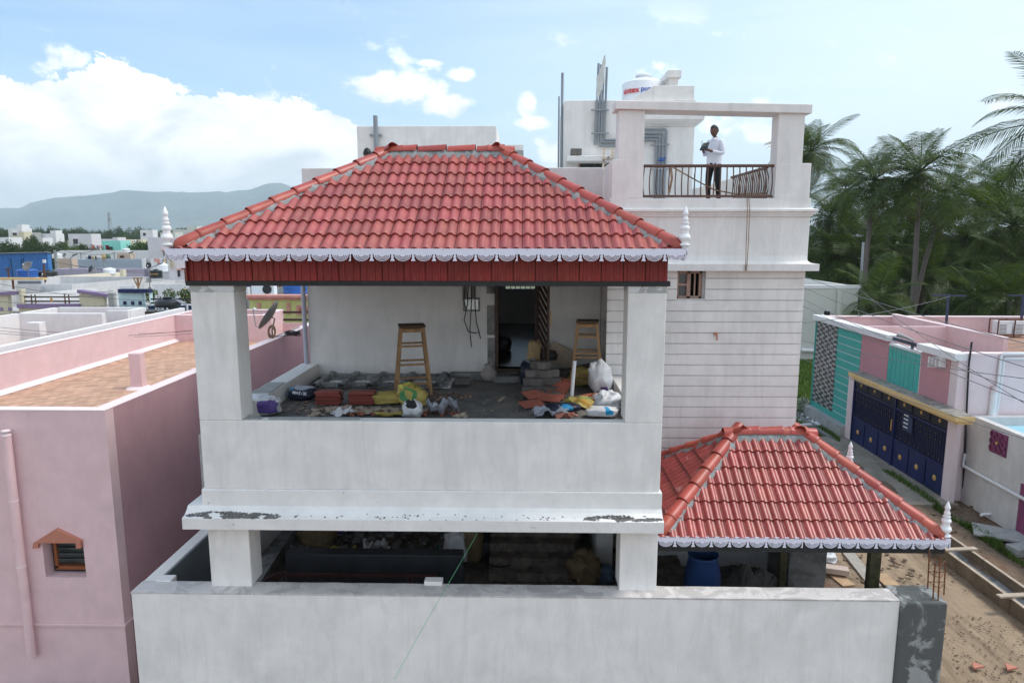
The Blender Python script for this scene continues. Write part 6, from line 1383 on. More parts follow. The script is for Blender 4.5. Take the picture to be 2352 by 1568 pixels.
for i in range(8): palm(1850+i*70+random.uniform(-15, 15), random.uniform(545, 590), random.uniform(68, 90), 4.6, 0, 'background palm deep in the grove, %s from the left' % ORD[i], n=18, low=True)
mb = [(Vector((x, random.uniform(-1, 1), random.uniform(.2, 1.6))), random.uniform(.9, 1.5)) for x in [i*1.2 for i in range(28)]]
UND = mat('shaded_undergrowth', (.018, .03, .010), rough=.8, var=.4, island=.3, bump=0); me = leafmesh('undergrowth', 9000, blob_fn(mb), .42, UND); tag(link('undergrowth', me, None, (16, 56, G)), kind='stuff')  # leaf colour darkened so the grove's shade is painted in
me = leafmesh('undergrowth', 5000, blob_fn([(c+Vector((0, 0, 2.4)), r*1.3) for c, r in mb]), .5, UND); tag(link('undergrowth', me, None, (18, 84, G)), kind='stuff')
# small bush seen through the terrace railing
q = at(1606, 433, Y=22); tree(1606, 405, 24, 44, 'green bush top seen through the terrace railing', 0)

# ------------------------------------------------------------------ things standing about on the upper veranda
random.seed(41)
def sgn(v): return -1 if v < 0 else 1
def sack(p, dims, rz, m, lab, seed=0, e=.7, amp=.16, name='sack', group='sacks on the building site', tilt=(0, 0), pal=None, cat='sack', mouth=False):
    nu, nv = 26, 16; w_, d_, h_ = dims; vs = []; fs = []; mi = []
    M_ = Matrix.Rotation(rz, 4, 'Z') @ Matrix.Rotation(tilt[0], 4, 'X') @ Matrix.Rotation(tilt[1], 4, 'Y')
    for j in range(nv+1):
        b_ = -PI/2+PI*j/nv
        for i in range(nu):
            a = 2*PI*i/nu; cb, sb = math.cos(b_), math.sin(b_)
            q = Vector((sgn(math.cos(a))*abs(math.cos(a))**e*cb**.6, sgn(math.sin(a))*abs(math.sin(a))**e*cb**.6, sgn(sb)*abs(sb)**.8))
            nz = noise.noise_vector(q*1.5+Vector((seed, seed*2, 1)))*amp+noise.noise_vector(q*4.5+Vector((seed, 3, 1)))*amp*.5+q*(.5-abs(noise.noise(q*3.3+Vector((seed, 0, 5)))))*amp*.7+noise.noise_vector(q*9+Vector((seed, 3, 1)))*amp*.2
            if mouth and j >= nv-3: q.z -= (j-(nv-4))*.28; q.x *= .92
            q = q+nz; fz_ = noise.noise(Vector((q.x*2.2+seed, q.y*2.2, q.z*5+seed))); q += q*(-.35*amp/.2*max(0, fz_-.05)); q = M_ @ Vector((q.x*w_/2, q.y*d_/2, q.z*h_/2)); q.z = max(q.z+h_*.46, .004+.01*abs(nz.x)); vs.append(Vector(p)+q)
    for j in range(nv):
        for i in range(nu):
            fs.append((j*nu+i, j*nu+(i+1) % nu, (j+1)*nu+(i+1) % nu, (j+1)*nu+i)); mi.append(pal(i/nu, j/nv) if pal else 0)
    mb = MB(); mb.add(vs, fs, True); mb.m = mi
    o = mb.build(name, m, None, lab, cat, group, base=p); return o
def sheet(p, w_, d_, rz, m, lab, h=.08, seed=0, name='plastic_sheet', cat='sheet', group=None, pal=None, nn=18, tilt=0):
    vs = []; fs = []; mi = []; M_ = Matrix.Rotation(rz, 4, 'Z') @ Matrix.Rotation(tilt, 4, 'Y')
    for j in range(nn+1):
        for i in range(nn+1):
            u, v_ = i/nn-.5, j/nn-.5; z = h*(.5+.9*noise.noise(Vector((u*3.2, v_*3.2, seed)))+.35*noise.noise(Vector((u*9, v_*9, seed)))); k = 1+.25*noise.noise(Vector((u*3, v_*3, seed+5)))
            q = M_ @ Vector((u*w_*k, v_*d_*k, max(z, .008))); vs.append(Vector(p)+Vector((q.x, q.y, max(q.z, .006))))
    for j in range(nn):
        for i in range(nn): fs.append((j*(nn+1)+i, j*(nn+1)+i+1, (j+1)*(nn+1)+i+1, (j+1)*(nn+1)+i)); mi.append(pal(i/nn, j/nn) if pal else 0)
    mb = MB(); mb.add(vs, fs, True); mb.m = mi; o = mb.build(name, m, None, lab, cat, group, base=p, fixn=False); md = o.modifiers.new('s', 'SOLIDIFY'); md.thickness = .004; return o
fl = lambda px, py, z=FL: at(px, py, Z=z+.02)
def stool(pc, top_z, w_top, w_bot, rz, lab, rails):
    t_ = thing('work_stool', pc, lab, 'stool', 'tall wooden work stools'); H = top_z-pc.z; M_ = Matrix.Translation(pc) @ Matrix.Rotation(rz, 4, 'Z'); M_ = M_
    mb = MB(); m2 = lambda x, y, z: M_ @ Vector((x, y, z))
    cor = ((-1, -1), (1, -1), (1, 1), (-1, 1)); wt, wb_ = w_top/2, w_bot/2; cx = lambda f: wb_+(wt*.82-wb_)*f
    for i, (a, b_) in enumerate(cor): MB().bar(m2(a*cx(0), b_*cx(0)*.9, 0), m2(a*cx(1), b_*cx(1)*.8, H-.03), .05, .045, up=M_.to_3x3() @ Vector((0, 1, .01))).build('leg', WOOD, t_, bevel=.004)
    v = [m2(x*wt, y*wt*.85, z) for z in (H-.035, H) for x, y in cor]; MB().add(v, [(3, 2, 1, 0), (4, 5, 6, 7), (0, 1, 5, 4), (1, 2, 6, 5), (2, 3, 7, 6), (3, 0, 4, 7)]).build('seat', mat('dark_stool_top', (.085, .055, .035), var=.3), t_, bevel=.004)
    for f, d_ in [(.93, .06)]+[(r_, .035) for r_ in rails]:
        for i in range(4):
            a, b_ = cor[i], cor[(i+1) % 4]; ff = f-(.025 if i % 2 else 0); MB().bar(m2(a[0]*cx(ff), a[1]*cx(ff)*.87, H*ff), m2(b_[0]*cx(ff), b_[1]*cx(ff)*.87, H*ff), .022, d_).build('rail', WOOD, t_)
    return t_
c1s = fl(949, 902); st1 = at(947, 745, Y=c1s.y).z; stool(c1s, st1, .47, .62, R(14), 'tall wooden stool with dark square top in the middle of the veranda', (.18, .45, .71))
c2s = fl(1347, 888); stool(c2s, at(1342, 735, Y=c2s.y).z, .42, .60, R(-6), 'lighter tall wooden stool by the right pillar', (.13, .21, .47, .53, .77))
# stacks of roof tiles
tme2 = tmb.mesh('roof_tile', TILE, fixn=False)
def tstack(px, py, n, lab):
    c = fl(px, py); t_ = thing('tile_stack', c, lab, 'tile stack', 'stacks of spare roof tiles')
    flat = MB(); prf = [(0, .0), (.02, .02), (.08, .02), (.10, 0), (.14, 0), (.16, .02), (.22, .02), (.25, 0)]; k = len(prf)
    flat.add([(0-.21, y-.125, z) for y, z in prf]+[(.21, y-.125, z) for y, z in prf]+[(-.21, y-.125, z-.014) for y, z in prf]+[(.21, y-.125, z-.014) for y, z in prf], [(i, i+1, k+i+1, k+i) for i in range(k-1)]+[(2*k+i, 3*k+i, 3*k+i+1, 2*k+i+1) for i in range(k-1)]+[(0, k, 3*k, 2*k), (k-1, 3*k-1, 4*k-1, 2*k-1)]+[(i, i+1, 2*k+i+1, 2*k+i) for i in range(k-1)]+[(k+i, 3*k+i, 3*k+i+1, k+i+1) for i in range(k-1)])
    fm = flat.mesh('tile', mat('dark_red_spare_tile', (.22, .05, .04), rough=.5, var=.15, pers=.12))
    for i in range(n): o = link('tile', fm, t_, (random.uniform(-.02, .02), random.uniform(-.02, .02), .02+i*.036)); o.rotation_euler.z = R(3)+random.uniform(-.05, .05)
tstack(757, 926, 6, 'left stack of dark red spare roof tiles on the floor'); tstack(832, 926, 6, 'right stack of spare roof tiles, beside the yellow sack')
W_, P_2, N_, C_2 = SACKW, SACKP, SACKN, SACKC
sack(fl(607, 950), (.50, .42, .30), R(25), [SACKW, SACKP], 'white sack with violet print in the left front corner', 1, amp=.25, pal=lambda u, v_: 1 if .62 < u < .86 and .25 < v_ < .72 else 0)
o = sack(fl(697, 915), (.50, .36, .22), R(-8), [SACKN, SHEETG, SACKC], 'navy printed cement sack with grey folded top near the left parapet', 2, amp=.2, pal=lambda u, v_: 1 if v_ > .78 else (2 if .52 < u < .60 else 0))
q = fl(697, 915); text_on_cyl('MASTIK', .075, q, 1, 0, 0, WPRINT, o, flat=Matrix.Translation(q+Vector((-.13, -.19, .13))) @ Matrix.Rotation(R(70), 4, 'X') @ Matrix.Rotation(R(-6), 4, 'Z'))
sack(fl(895, 925), (.62, .34, .20), R(12), [SACKY], 'plump yellow woven sack lying left of the stool foot', 3, amp=.2)
sack(fl(948, 930), (.52, .34, .36), R(-24), [SACKY, GREEN, SACKLY], 'yellow sack with a green ring print standing open', 4, amp=.26, tilt=(R(-14), R(20)), pal=lambda u, v_: (1 if .66 < u < .84 and .3 < v_ < .68 and not (.70 < u < .80 and .38 < v_ < .6) else (2 if .3 < u < .62 and v_ > .5 else 0)))
sack(fl(947, 958), (.30, .28, .28), R(0), [SACKW, DARK], 'open white bag with dark scraps inside at the parapet', 5, amp=.22, tilt=(R(38), 0), pal=lambda u, v_: 1 if v_ > .86 else 0)
sheet(fl(1018, 950), .46, .34, R(20), SHEETG, 'crumpled grey plastic sheet right of the open white bag', h=.26, seed=3)
sheet(fl(1235, 940)+Vector((0, 0, .04)), .42, .28, R(20), [TERRA], 'terracotta floor tile lying flat, front one of three', h=.006, seed=1, name='terracotta_tile', cat='tile', group='terracotta tiles on the floor', nn=2) if False else None
TT = MB().box(-.2, .2, -.14, .14, 0, .022).mesh('terracotta_tile', mat('patterned_terracotta', (.42, .13, .09), rough=.6, var=.15, scale=20, bump=1, bscale=30), bevel=.004)
for (px, py, z, rz, rx, lab) in ((1222, 935, .05, 25, 8, 'patterned terracotta tile nearest the parapet'), (1228, 918, .09, 32, 14, 'patterned terracotta tile under a broken one'), (1264, 922, .06, -20, 12, 'patterned terracotta tile beside the navy sack'), (1285, 905, .12, -50, 40, 'terracotta tile leaning in the rubble'), (1275, 895, .12, -58, 55, 'terracotta tile standing on edge, left'), (1292, 900, .12, -55, 60, 'terracotta tile standing on edge, right')):
    o = link('terracotta_tile', TT, None, fl(px, py)+Vector((0, 0, z))); o.rotation_euler = (R(rx), 0, R(rz)); tag(o, lab, 'tile', 'terracotta tiles on the floor')
q = fl(1290, 945); o = sack(q, (.62, .30, .14), R(16), [SACKN, SACKC], 'flat navy sack with bright blue stripe behind the parapet', 6, amp=.15, pal=lambda u, v_: 1 if .70 < u < .80 and v_ > .4 else 0); text_on_cyl('MIN', .05, q, 1, 0, 0, WPRINT, o, flat=Matrix.Translation(q+Vector((.02, -.17, .05))) @ Matrix.Rotation(R(65), 4, 'X') @ Matrix.Rotation(R(15), 4, 'Z'))
sheet(fl(1262, 956), .50, .26, R(12), SHEETG, 'grey twisted plastic across the navy sack', h=.16, seed=8)
q = fl(1345, 932); o = sheet(q, .62, .38, R(-10), [SACKY, mat('orange_print', (.50, .28, .05))], 'flattened yellow sack with orange oval and green lettering', h=.14, seed=9, name='flattened_sack', cat='sack', group='sacks on the building site', pal=lambda u, v_: 1 if ((u-.5)/.3)**2+((v_-.45)/.3)**2 < 1 else 0)
text_on_cyl('SAGAR', .085, q, 1, 0, 0, GREEN, o, flat=Matrix.Translation(q+Vector((-.15, -.08, .16))) @ Matrix.Rotation(R(20), 4, 'X') @ Matrix.Rotation(R(-10), 4, 'Z'))
sack(fl(1395, 940), (.44, .36, .30), R(30), [SACKW], 'white paper sack slumped by the right pillar', 10, amp=.3)
sack(fl(1382, 955), (.50, .26, .16), R(-6), [SACKW, SACKC, YELLOW], 'white bag with cyan and yellow print at the right end', 11, amp=.2, pal=lambda u, v_: 1 if .74 < u < .82 and v_ > .4 else (2 if .52 < u < .56 else 0))
sheet(fl(1300, 962)-Vector((0, 0, 0)), .3, .2, 0, TERRA, 'round edged red plastic piece behind the parapet', h=.12, seed=12)
mb = MB(); a = fl(1313, 912); b_ = at(1320, 829, Y=a.y+.18); mb.tube([a+Vector((0, 0, .02)), b_], .033, 14); tag(mb.build('white_pipe', WPVC), 'short white plastic pipe leaning on the right stool', 'pipe')
# clay water pot
q = fl(1123, 873); mb = MB(); s_ = .93; mb.lathe(q, [(a*s_, b2*s_) for a, b2 in ((.10, 0), (.15, .05), (.175, .12), (.17, .18), (.13, .23), (.085, .26), (.075, .30), (.09, .335), (.10, .345), (.08, .345), (.06, .30))], 24); tag(mb.build('water_pot', mat('dusty_plastic_pot', (.34, .30, .28), var=.15, dirt=.3, dirtc=(.45, .2, .18), dscale=7)), 'dusty narrow necked water pot left of the door sill', 'pot')
# cement blocks heap
random.seed(9); bk = MB().box(-.15, .15, -.09, .09, 0, .13).mesh('cement_block', CONCB, bevel=.012); cnt = 0
BL = []
for lv, (x0, x1, k) in enumerate(((1203, 1290, 6), (1205, 1285, 6), (1212, 1282, 5), (1222, 1262, 3))):
    for i in range(k):
        px = x0+(x1-x0)*(i+.5)/k; p = fl(px, 903-lv*1.5)+Vector((random.uniform(-.02, .02), .0+random.uniform(-.05, .05)+lv*.05, .135*lv)); BL.append(p)
for i, p in enumerate(BL):
    o = link('cement_block', bk, None, p); o.rotation_euler.z = random.choice([0, 0, PI/2])+random.uniform(-.15, .15); o.scale = (.55, .8, 1) ; tag(o, 'grey cement block, %s from the left in the %s layer of the heap' % (ORD[i if i < 6 else i-6 if i < 12 else i-12 if i < 17 else i-17], 'lowest' if i < 6 else 'second' if i < 12 else 'third' if i < 17 else 'top'), 'block', 'cement blocks heaped by the door')
o = link('cement_block', bk, None, fl(1062, 882)); o.rotation_euler.z = .05; tag(o, 'single grey cement block lying before the cement step', 'block')
o = link('cement_block', bk, None, fl(962, 918)+Vector((0, -.1, 0))); o.rotation_euler.z = .3; tag(o, 'broken grey block between the stool and the grey sheet', 'block')
vp = lambda px, Y, z=FL: Vector((at(px, 800, Y=Y).x, Y, z))
sack(vp(1217, 12.95), (.36, .30, .50), R(10), [SACKN, SHEETG], 'upright navy sack with a grey plastic top behind the block heap', 14, amp=.2, pal=lambda u, v_: 1 if v_ > .86 else 0)
sack(vp(1229, 13.3, FL+.12), (.30, .24, .72), R(0), [SACKT], 'tan sack standing in the doorway', 15, amp=.22)
sack(fl(1257, 868)+Vector((0, -.25, .42)), (.34, .26, .20), R(20), [BLACKP], 'black plastic bag on the block heap', 16, amp=.3)
# boards stacked by the wall, one leaning
for i in range(9):
    p = vp(1290, 13.2)+Vector((random.uniform(-.03, .03), 0, .018+.028*i)); o = MB().cbox(p, .55, .4, .016, rz=random.uniform(-.1, .1)).build('board', mat('old_formwork_board', (.13, .115, .10), var=.3, pers=.2)); tag(o, 'grey board in the flat stack by the rear wall, %s from the floor' % ORD[i], 'board', 'boards stacked at the rear wall')
for i in range(7):
    p = vp(1338, 13.15)+Vector((random.uniform(-.05, .05), 0, .10+.035*i)); o = MB().cbox(p, .6, .4, .014, rz=random.uniform(-.25, .25), ry=-.22).build('board', MATS['old_formwork_board']); tag(o, 'dark thin board in the slanting stack behind the stool, %s from the floor' % ORD[i], 'board', 'boards stacked behind the stool')
o = MB().cbox(vp(1290, 13.42)+Vector((0, 0, .48)), .6, .02, .40, rz=.1, rx=.25, ry=.5).build('board', WOODL); tag(o, 'brown board leaning askew on the rear wall', 'board')
sack(vp(1381, 12.2), (.40, .42, .62), R(0), [SACKW, SACKP], 'bulging translucent white bag by the tower wall', 17, amp=.25, tilt=(0, R(-14)), pal=lambda u, v_: 1 if .72 < u < .80 and .2 < v_ < .34 else 0)
sack(fl(1345, 885)+Vector((0, .1, 0)), (.66, .40, .34), R(10), [SACKY], 'yellow sack lying behind the right stool', 18, amp=.2); sheet(fl(1285, 893), .3, .22, 0, SACKLY, 'lemon plastic scrap beside the block heap', h=.10, seed=14)
# rubble
def rubble(name, c, rx_, ry_, n, smin, smax, m, lab=None, hmax=0, seed=0, z0=None, zf=None):
    random.seed(seed); mb = MB()
    for i in range(n):
        a = random.uniform(0, 2*PI); r = math.sqrt(random.random()); s_ = random.uniform(smin, smax); x, y = c.x+math.cos(a)*r*rx_, c.y+math.sin(a)*r*ry_; z = (z0 if z0 is not None else c.z)+max(0, hmax*(1-r)**1.0)*random.uniform(.6, 1)
        if zf:
            if noise.noise(Vector((x*4, y*14, seed))) < -.05: continue
            z = zf(y)-.004
        v = [Vector((random.uniform(.5, 1)*sx_*s_, random.uniform(.5, 1)*sy_*s_, random.uniform(.3, .8)*sz_*s_))+Vector((x, y, z)) for sz_ in (0, 1) for sx_, sy_ in ((-1, -1), (1, -1), (1, 1), (-1, 1))]
        mb.add(v, [(3, 2, 1, 0), (4, 5, 6, 7), (0, 1, 5, 4), (1, 2, 6, 5), (2, 3, 7, 6), (3, 0, 4, 7)])
    o = mb.build(name, m, fixn=False); o['kind'] = 'stuff'; return o
rubble('terracotta_rubble', fl(1385, 915), .45, .25, 60, .02, .07, REDBR, hmax=.08, seed=2); rubble('terracotta_rubble', fl(1262, 912), .3, .25, 40, .02, .06, REDBR, hmax=.15, seed=3); rubble('sand_grit', fl(1245, 912), .45, .3, 500, .01, .03, CONCB, hmax=.20, seed=4)
rubble('litter', fl(850, 942), 1.0, .22, 150, .01, .05, WOODL, seed=5); rubble('litter', fl(700, 935), .8, .4, 150, .008, .03, mat('mixed_litter', (.25, .18, .14), var=.5, island=.4), seed=6); rubble('litter', fl(1000, 910), .7, .3, 160, .008, .04, MATS['mixed_litter'], seed=7); rubble('terracotta_rubble', fl(920, 950), 1.1, .15, 60, .01, .05, REDBR, seed=8); rubble('litter', fl(1100, 930), 2.0, .6, 40, .006, .02, WOODL, seed=9)
for i, (px, py, w_, d_, rz, lab) in enumerate(((800, 948, .5, .12, .1, 'brown torn cardboard strip before the tile stacks'), (855, 947, .3, .16, .5, 'small brown cardboard corner right of the strip'), (1057, 958, .22, .16, .2, 'tan cardboard scrap at the parapet'), (725, 955, .25, .18, .9, 'crumpled tan paper before the navy sack'))): sheet(fl(px, py), w_, d_, rz, WOODL, lab, h=.05, seed=20+i, name='cardboard', cat='cardboard')
sheet(fl(788, 953), .34, .14, .6, SACKW, 'twisted white rag at the foot of the tile stacks', h=.12, seed=31, name='rag', cat='rag'); sheet(fl(905, 954), .6, .16, .1, SACKY, 'flat yellow green sack scrap along the parapet', h=.06, seed=32, name='rag', cat='rag')
o = MB().cbox(fl(1152, 917)+Vector((0, 0, .01)), .05, .32, .02, rz=-.25).build('stick', WOODL); tag(o, 'short pale wooden stick lying alone on the floor', 'stick')
for px0, px1, py, lab in ((592, 610, 0, ''),): pass
pz_ = -2.56
for a, b_, lab in (((618, 970), (824, 964), 'long thin grey strip of board on top of the front parapet'), ((558, 968), (600, 963), 'short grey board piece at the left end of the front parapet')):
    p, q = at(*a, Y=YF+.08), at(*b_, Y=YF+.08); o = MB().box(p.x, q.x, YF+.03, YF+.17, pz_+.001, pz_+.013).build('cement_board', GREYL); tag(o, lab, 'board')
for px, py, rz, w_, d_, lab in ((590, 930, .5, .5, .30, 'thin grey slab on the left parapet top, nearest'), (650, 890, .5, .8, .3, 'thin grey slab on the left parapet top, farther')):
    q = at(px, py, Z=-2.57); o = MB().cbox(Vector((XL+.18, q.y, -2.568)), .30, w_, .012, rz=.04).build('cement_board', GREYL); tag(o, lab, 'board')
# junction box and cables on the rear wall, open cable chase
q = at(1083, 699, Y=YB-.01); MB().cbox(q, .27, .012, .20).build('junction_box', mat('mirror_steel', (.6, .65, .66), rough=.25, metal=.5), house)
for px, w_ in ((1068, .10), (1087, .10)): a, b_ = at(px, 690, Y=YB-.004), at(px, 640, Y=YB-.004); MB().box(a.x-w_/2, a.x+w_/2, YB-.005, YB, a.z, b_.z+.4).build('wall_chase', GREYC, house)
MB().box(q.x-.17, q.x+.17, YB-.004, YB, q.z-.14, q.z+.14).build('wall_patch', GREYC, house)
for i, pts in enumerate((((1076, 655), (1073, 700), (1066, 735), (1076, 762), (1092, 765), (1100, 762), (1104, 778)), ((1083, 655), (1082, 710), (1079, 760), (1083, 797)), ((1090, 655), (1091, 700), (1094, 740), (1101, 765)), ((1068, 655), (1066, 690), (1068, 703), (1071, 715)))): MB().tube([at(*p, Y=YB-.05) for p in pts], .010, 6).build('cable', WIREM, house)
for px in (1407, 1413): MB().tube([at(px, 655, Y=YB-.02)+Vector((-.12, 0, 0)), at(px+3, 735, Y=YB-.02)+Vector((-.12, 0, 0))], .010, 6).build('cable', WIREM, house)
for cx_, cz0, w_, h2 in ((1131, 735, .22, .6), (1131, 815, .20, .7), (1128, 660, .18, .25)): q = at(cx_, cz0, Y=YB-.003); o = MB().cbox(q, w_, .004, h2).build('cement_patch', GREYC, house)
# dark shapes inside the room
sack((dX0+.1, 15.8, DZ0), (.35, .5, .35), 0, [BLACKP], 'dark bag just inside the doorway on the left', 40, amp=.2)

# ------------------------------------------------------------------ people
def person(p, rz, lab, pose='stand', H=1.67):
    t_ = thing('person', p, lab, 'person', None); M_ = Matrix.Rotation(rz, 4, 'Z'); s_ = H/1.7
    # joints (x right, y forward is -y = facing direction)
    if pose == 'stand':
        J = {'pel': (0, 0, .93), 'sp': (0, .0, 1.12), 'ch': (0, .01, 1.32), 'nk': (0, .0, 1.46), 'hd0': (0, -.03, 1.52), 'hL': (-.10, 0, .90), 'hR': (.10, 0, .90), 'kL': (-.12, -.03, .50), 'kR': (.12, .0, .50), 'aL': (-.13, .02, .09), 'aR': (.13, .05, .09), 'tL': (-.15, -.15, .04), 'tR': (.16, -.11, .04),
             'sL': (-.18, 0, 1.38), 'sR': (.18, 0, 1.38), 'eL': (-.25, -.02, 1.11), 'eR': (.25, -.02, 1.11), 'wL': (-.09, -.27, 1.17), 'wR': (.09, -.27, 1.17)}
    else:
        J = {'pel': (0, .1, .30), 'sp': (0, .06, .48), 'ch': (0, -.02, .68), 'nk': (0, -.06, .82), 'hd0': (0, -.09, .88), 'hL': (-.10, .08, .28), 'hR': (.10, .08, .28), 'kL': (-.16, -.32, .48), 'kR': (.16, -.32, .48), 'aL': (-.14, -.12, .09), 'aR': (.14, -.12, .09), 'tL': (-.15, -.28, .04), 'tR': (.15, -.28, .04),
             'sL': (-.18, -.04, .75), 'sR': (.18, -.04, .75), 'eL': (-.22, -.26, .58), 'eR': (.22, -.26, .58), 'wL': (-.10, -.42, .50), 'wR': (.10, -.42, .50)}
    rad = {'pel': (.145, .115), 'sp': (.14, .105), 'ch': (.165, .115), 'nk': (.055, .055), 'hd0': (.05, .05), 'hL': (.10, .10), 'hR': (.10, .10), 'kL': (.068, .068), 'kR': (.068, .068), 'aL': (.05, .05), 'aR': (.05, .05), 'tL': (.04, .03), 'tR': (.04, .03), 'sL': (.065, .065), 'sR': (.065, .065), 'eL': (.048, .048), 'eR': (.048, .048), 'wL': (.030, .030), 'wR': (.030, .030)}
    E_ = [('pel', 'sp'), ('sp', 'ch'), ('ch', 'nk'), ('nk', 'hd0'), ('pel', 'hL'), ('pel', 'hR'), ('hL', 'kL'), ('hR', 'kR'), ('kL', 'aL'), ('kR', 'aR'), ('aL', 'tL'), ('aR', 'tR'), ('ch', 'sL'), ('ch', 'sR'), ('sL', 'eL'), ('sR', 'eR'), ('eL', 'wL'), ('eR', 'wR')]
    # palms and fingers curl round the remote controller
    for sd, sg in (('L', -1), ('R', 1)):
        wp = Vector(J['w'+sd]); pm = wp+Vector((-sg*.02, -.06, .02)); J['p'+sd] = tuple(pm); rad['p'+sd] = (.030, .018); E_.append(('w'+sd, 'p'+sd))
        for k in range(4):
            b_ = pm+Vector((-sg*(.0), -.015-.017*k*.6, -.02+.018*k)); f1 = b_+Vector((-sg*.028, -.022, -.004)); f2 = f1+Vector((-sg*.026, .004, .0)); 
            J['f%d%s' % (k, sd)] = tuple(f1); J['g%d%s' % (k, sd)] = tuple(f2); rad['f%d%s' % (k, sd)] = (.009, .009); rad['g%d%s' % (k, sd)] = (.007, .007); E_ += [('p'+sd, 'f%d%s' % (k, sd)), ('f%d%s' % (k, sd), 'g%d%s' % (k, sd))]
        J['th'+sd] = tuple(pm+Vector((-sg*.03, -.005, .045))); rad['th'+sd] = (.010, .010); E_.append(('p'+sd, 'th'+sd))
    ks = list(J); ix = {k: i for i, k in enumerate(ks)}; me = bpy.data.meshes.new('body')
    me.from_pydata([M_ @ (Vector(J[k])*s_) for k in ks], [(ix[a], ix[b]) for a, b in E_], [])
    ob = bpy.data.objects.new('body', me); col.objects.link(ob)
    sk = ob.modifiers.new('skin', 'SKIN'); sk.use_smooth_shade = True
    for k, v_ in zip(ks, me.skin_vertices[0].data): v_.radius = (rad[k][0]*s_, rad[k][1]*s_); v_.use_root = (k == 'pel')
    sb = ob.modifiers.new('sub', 'SUBSURF'); sb.levels = 2; sb.render_levels = 2
    dg = bpy.context.evaluated_depsgraph_get(); m2 = bpy.data.meshes.new_from_object(ob.evaluated_get(dg)); bpy.data.objects.remove(ob)
    for m in (TROUS, SHIRT, SKIN): m2.materials.append(m)
    zw = .90*s_ if pose == 'stand' else .34*s_
    iM = M_.inverted(); 
    for f in m2.polygons:
        c = iM @ f.center; f.use_smooth = True
        hand = (c-Vector(J['wL'])*s_).length < .06*s_ or (c-Vector(J['wR'])*s_).length < .06*s_ or (c.y < (J['wL'][1]-.01)*s_ and c.z > J['wL'][2]*s_-.12 and abs(c.x) < .16)
        f.material_index = 2 if (c.z > J['nk'][2]*s_-.01 or (hand and (pose == 'stand' or c.z > .42))) else (1 if c.z > zw and not (pose != 'stand' and c.y < -.16 and c.z < .52 and abs(c.x) > .08) else 0)
    bo = link('body', m2, t_)
    # head joined to the body mesh: skull, jaw, nose, ears
    bm = bmesh.new(); hc = Vector(J['hd0'])*s_+Vector((0, -.015, .095))*s_
    bmesh.ops.create_icosphere(bm, subdivisions=4, radius=1)
    for v_ in bm.verts:
        q = v_.co; x, y, z = q.x*.078, q.y*.098, q.z*.122
        if z < 0: x *= 1-.28*(-q.z)**1.2; y = y*(1-.10*(-q.z))-.008*(-q.z)
        if q.y < -.5:
            nx_ = math.exp(-(q.x/.13)**2); y -= .024*nx_*math.exp(-((q.z+.12)/.17)**2); y += .010*math.exp(-((abs(q.x)-.33)/.14)**2)*math.exp(-((q.z-.10)/.10)**2); y -= .006*math.exp(-((q.z+.50)/.06)**2)*math.exp(-(q.x/.3)**2); y -= .006*math.exp(-((q.z-.28)/.08)**2)
        ex = math.exp(-((q.y-.05)/.16)**2)*math.exp(-((q.z-.0)/.25)**2)
        if abs(q.x) > .93: x += sgn(q.x)*.018*ex
        v_.co = Matrix.Rotation(R(16), 3, 'X') @ Vector((x, y, z))*s_
        v_.co = M_ @ (v_.co+hc)
    mh_ = bpy.data.meshes.new('head'); bm.to_mesh(mh_); bm.free(); mh_.materials.append(SKIN)
    for f in mh_.polygons: f.use_smooth = True
    link('head', mh_, bo)
    bm = bmesh.new(); bmesh.ops.create_icosphere(bm, subdivisions=4, radius=1); kill = []
    for v_ in bm.verts:
        q = v_.co.copy()
        if q.z < .22+.45*(-q.y) and not (q.y > -.1 and q.z > -.35): kill.append(v_)
        v_.co = M_ @ ((Matrix.Rotation(R(16), 3, 'X') @ Vector((q.x*.089, q.y*.108+.006, q.z*.134+.004)))*s_*(1+.03*noise.noise(q*6))+hc)
    bmesh.ops.delete(bm, geom=kill, context='VERTS'); mh_ = bpy.data.meshes.new('hair'); bm.to_mesh(mh_); bm.free(); mh_.materials.append(HAIR); link('hair', mh_, t_)
    for sg in (-1, 1):
        e = M_ @ ((Matrix.Rotation(R(16), 3, 'X') @ Vector((sg*.027, -.083, .012)))*s_+hc); MB().lathe(e-Vector((0, 0, .009)), [(.002, 0), (.011, .009), (.002, .018)], 10).build if False else None
        mb = MB(); pr_e = M_ @ Vector((0, -1, 0)); mb.tube([e-pr_e*.006, e+pr_e*.002], .010, 8, .005); eo = mb.mesh('eye', WPRINT); link('eye', eo, t_)
    return t_, M_, J, s_
pz0 = at(1636, 471, Y=14.6); hp = at(1635, 293, Y=14.6)
pt_, M_, J, s_ = person(Vector((pz0.x, 14.6, TF)), R(-52), 'man in white long sleeved shirt and black trousers holding a drone remote control', H=min(1.85, (hp.z-TF)))
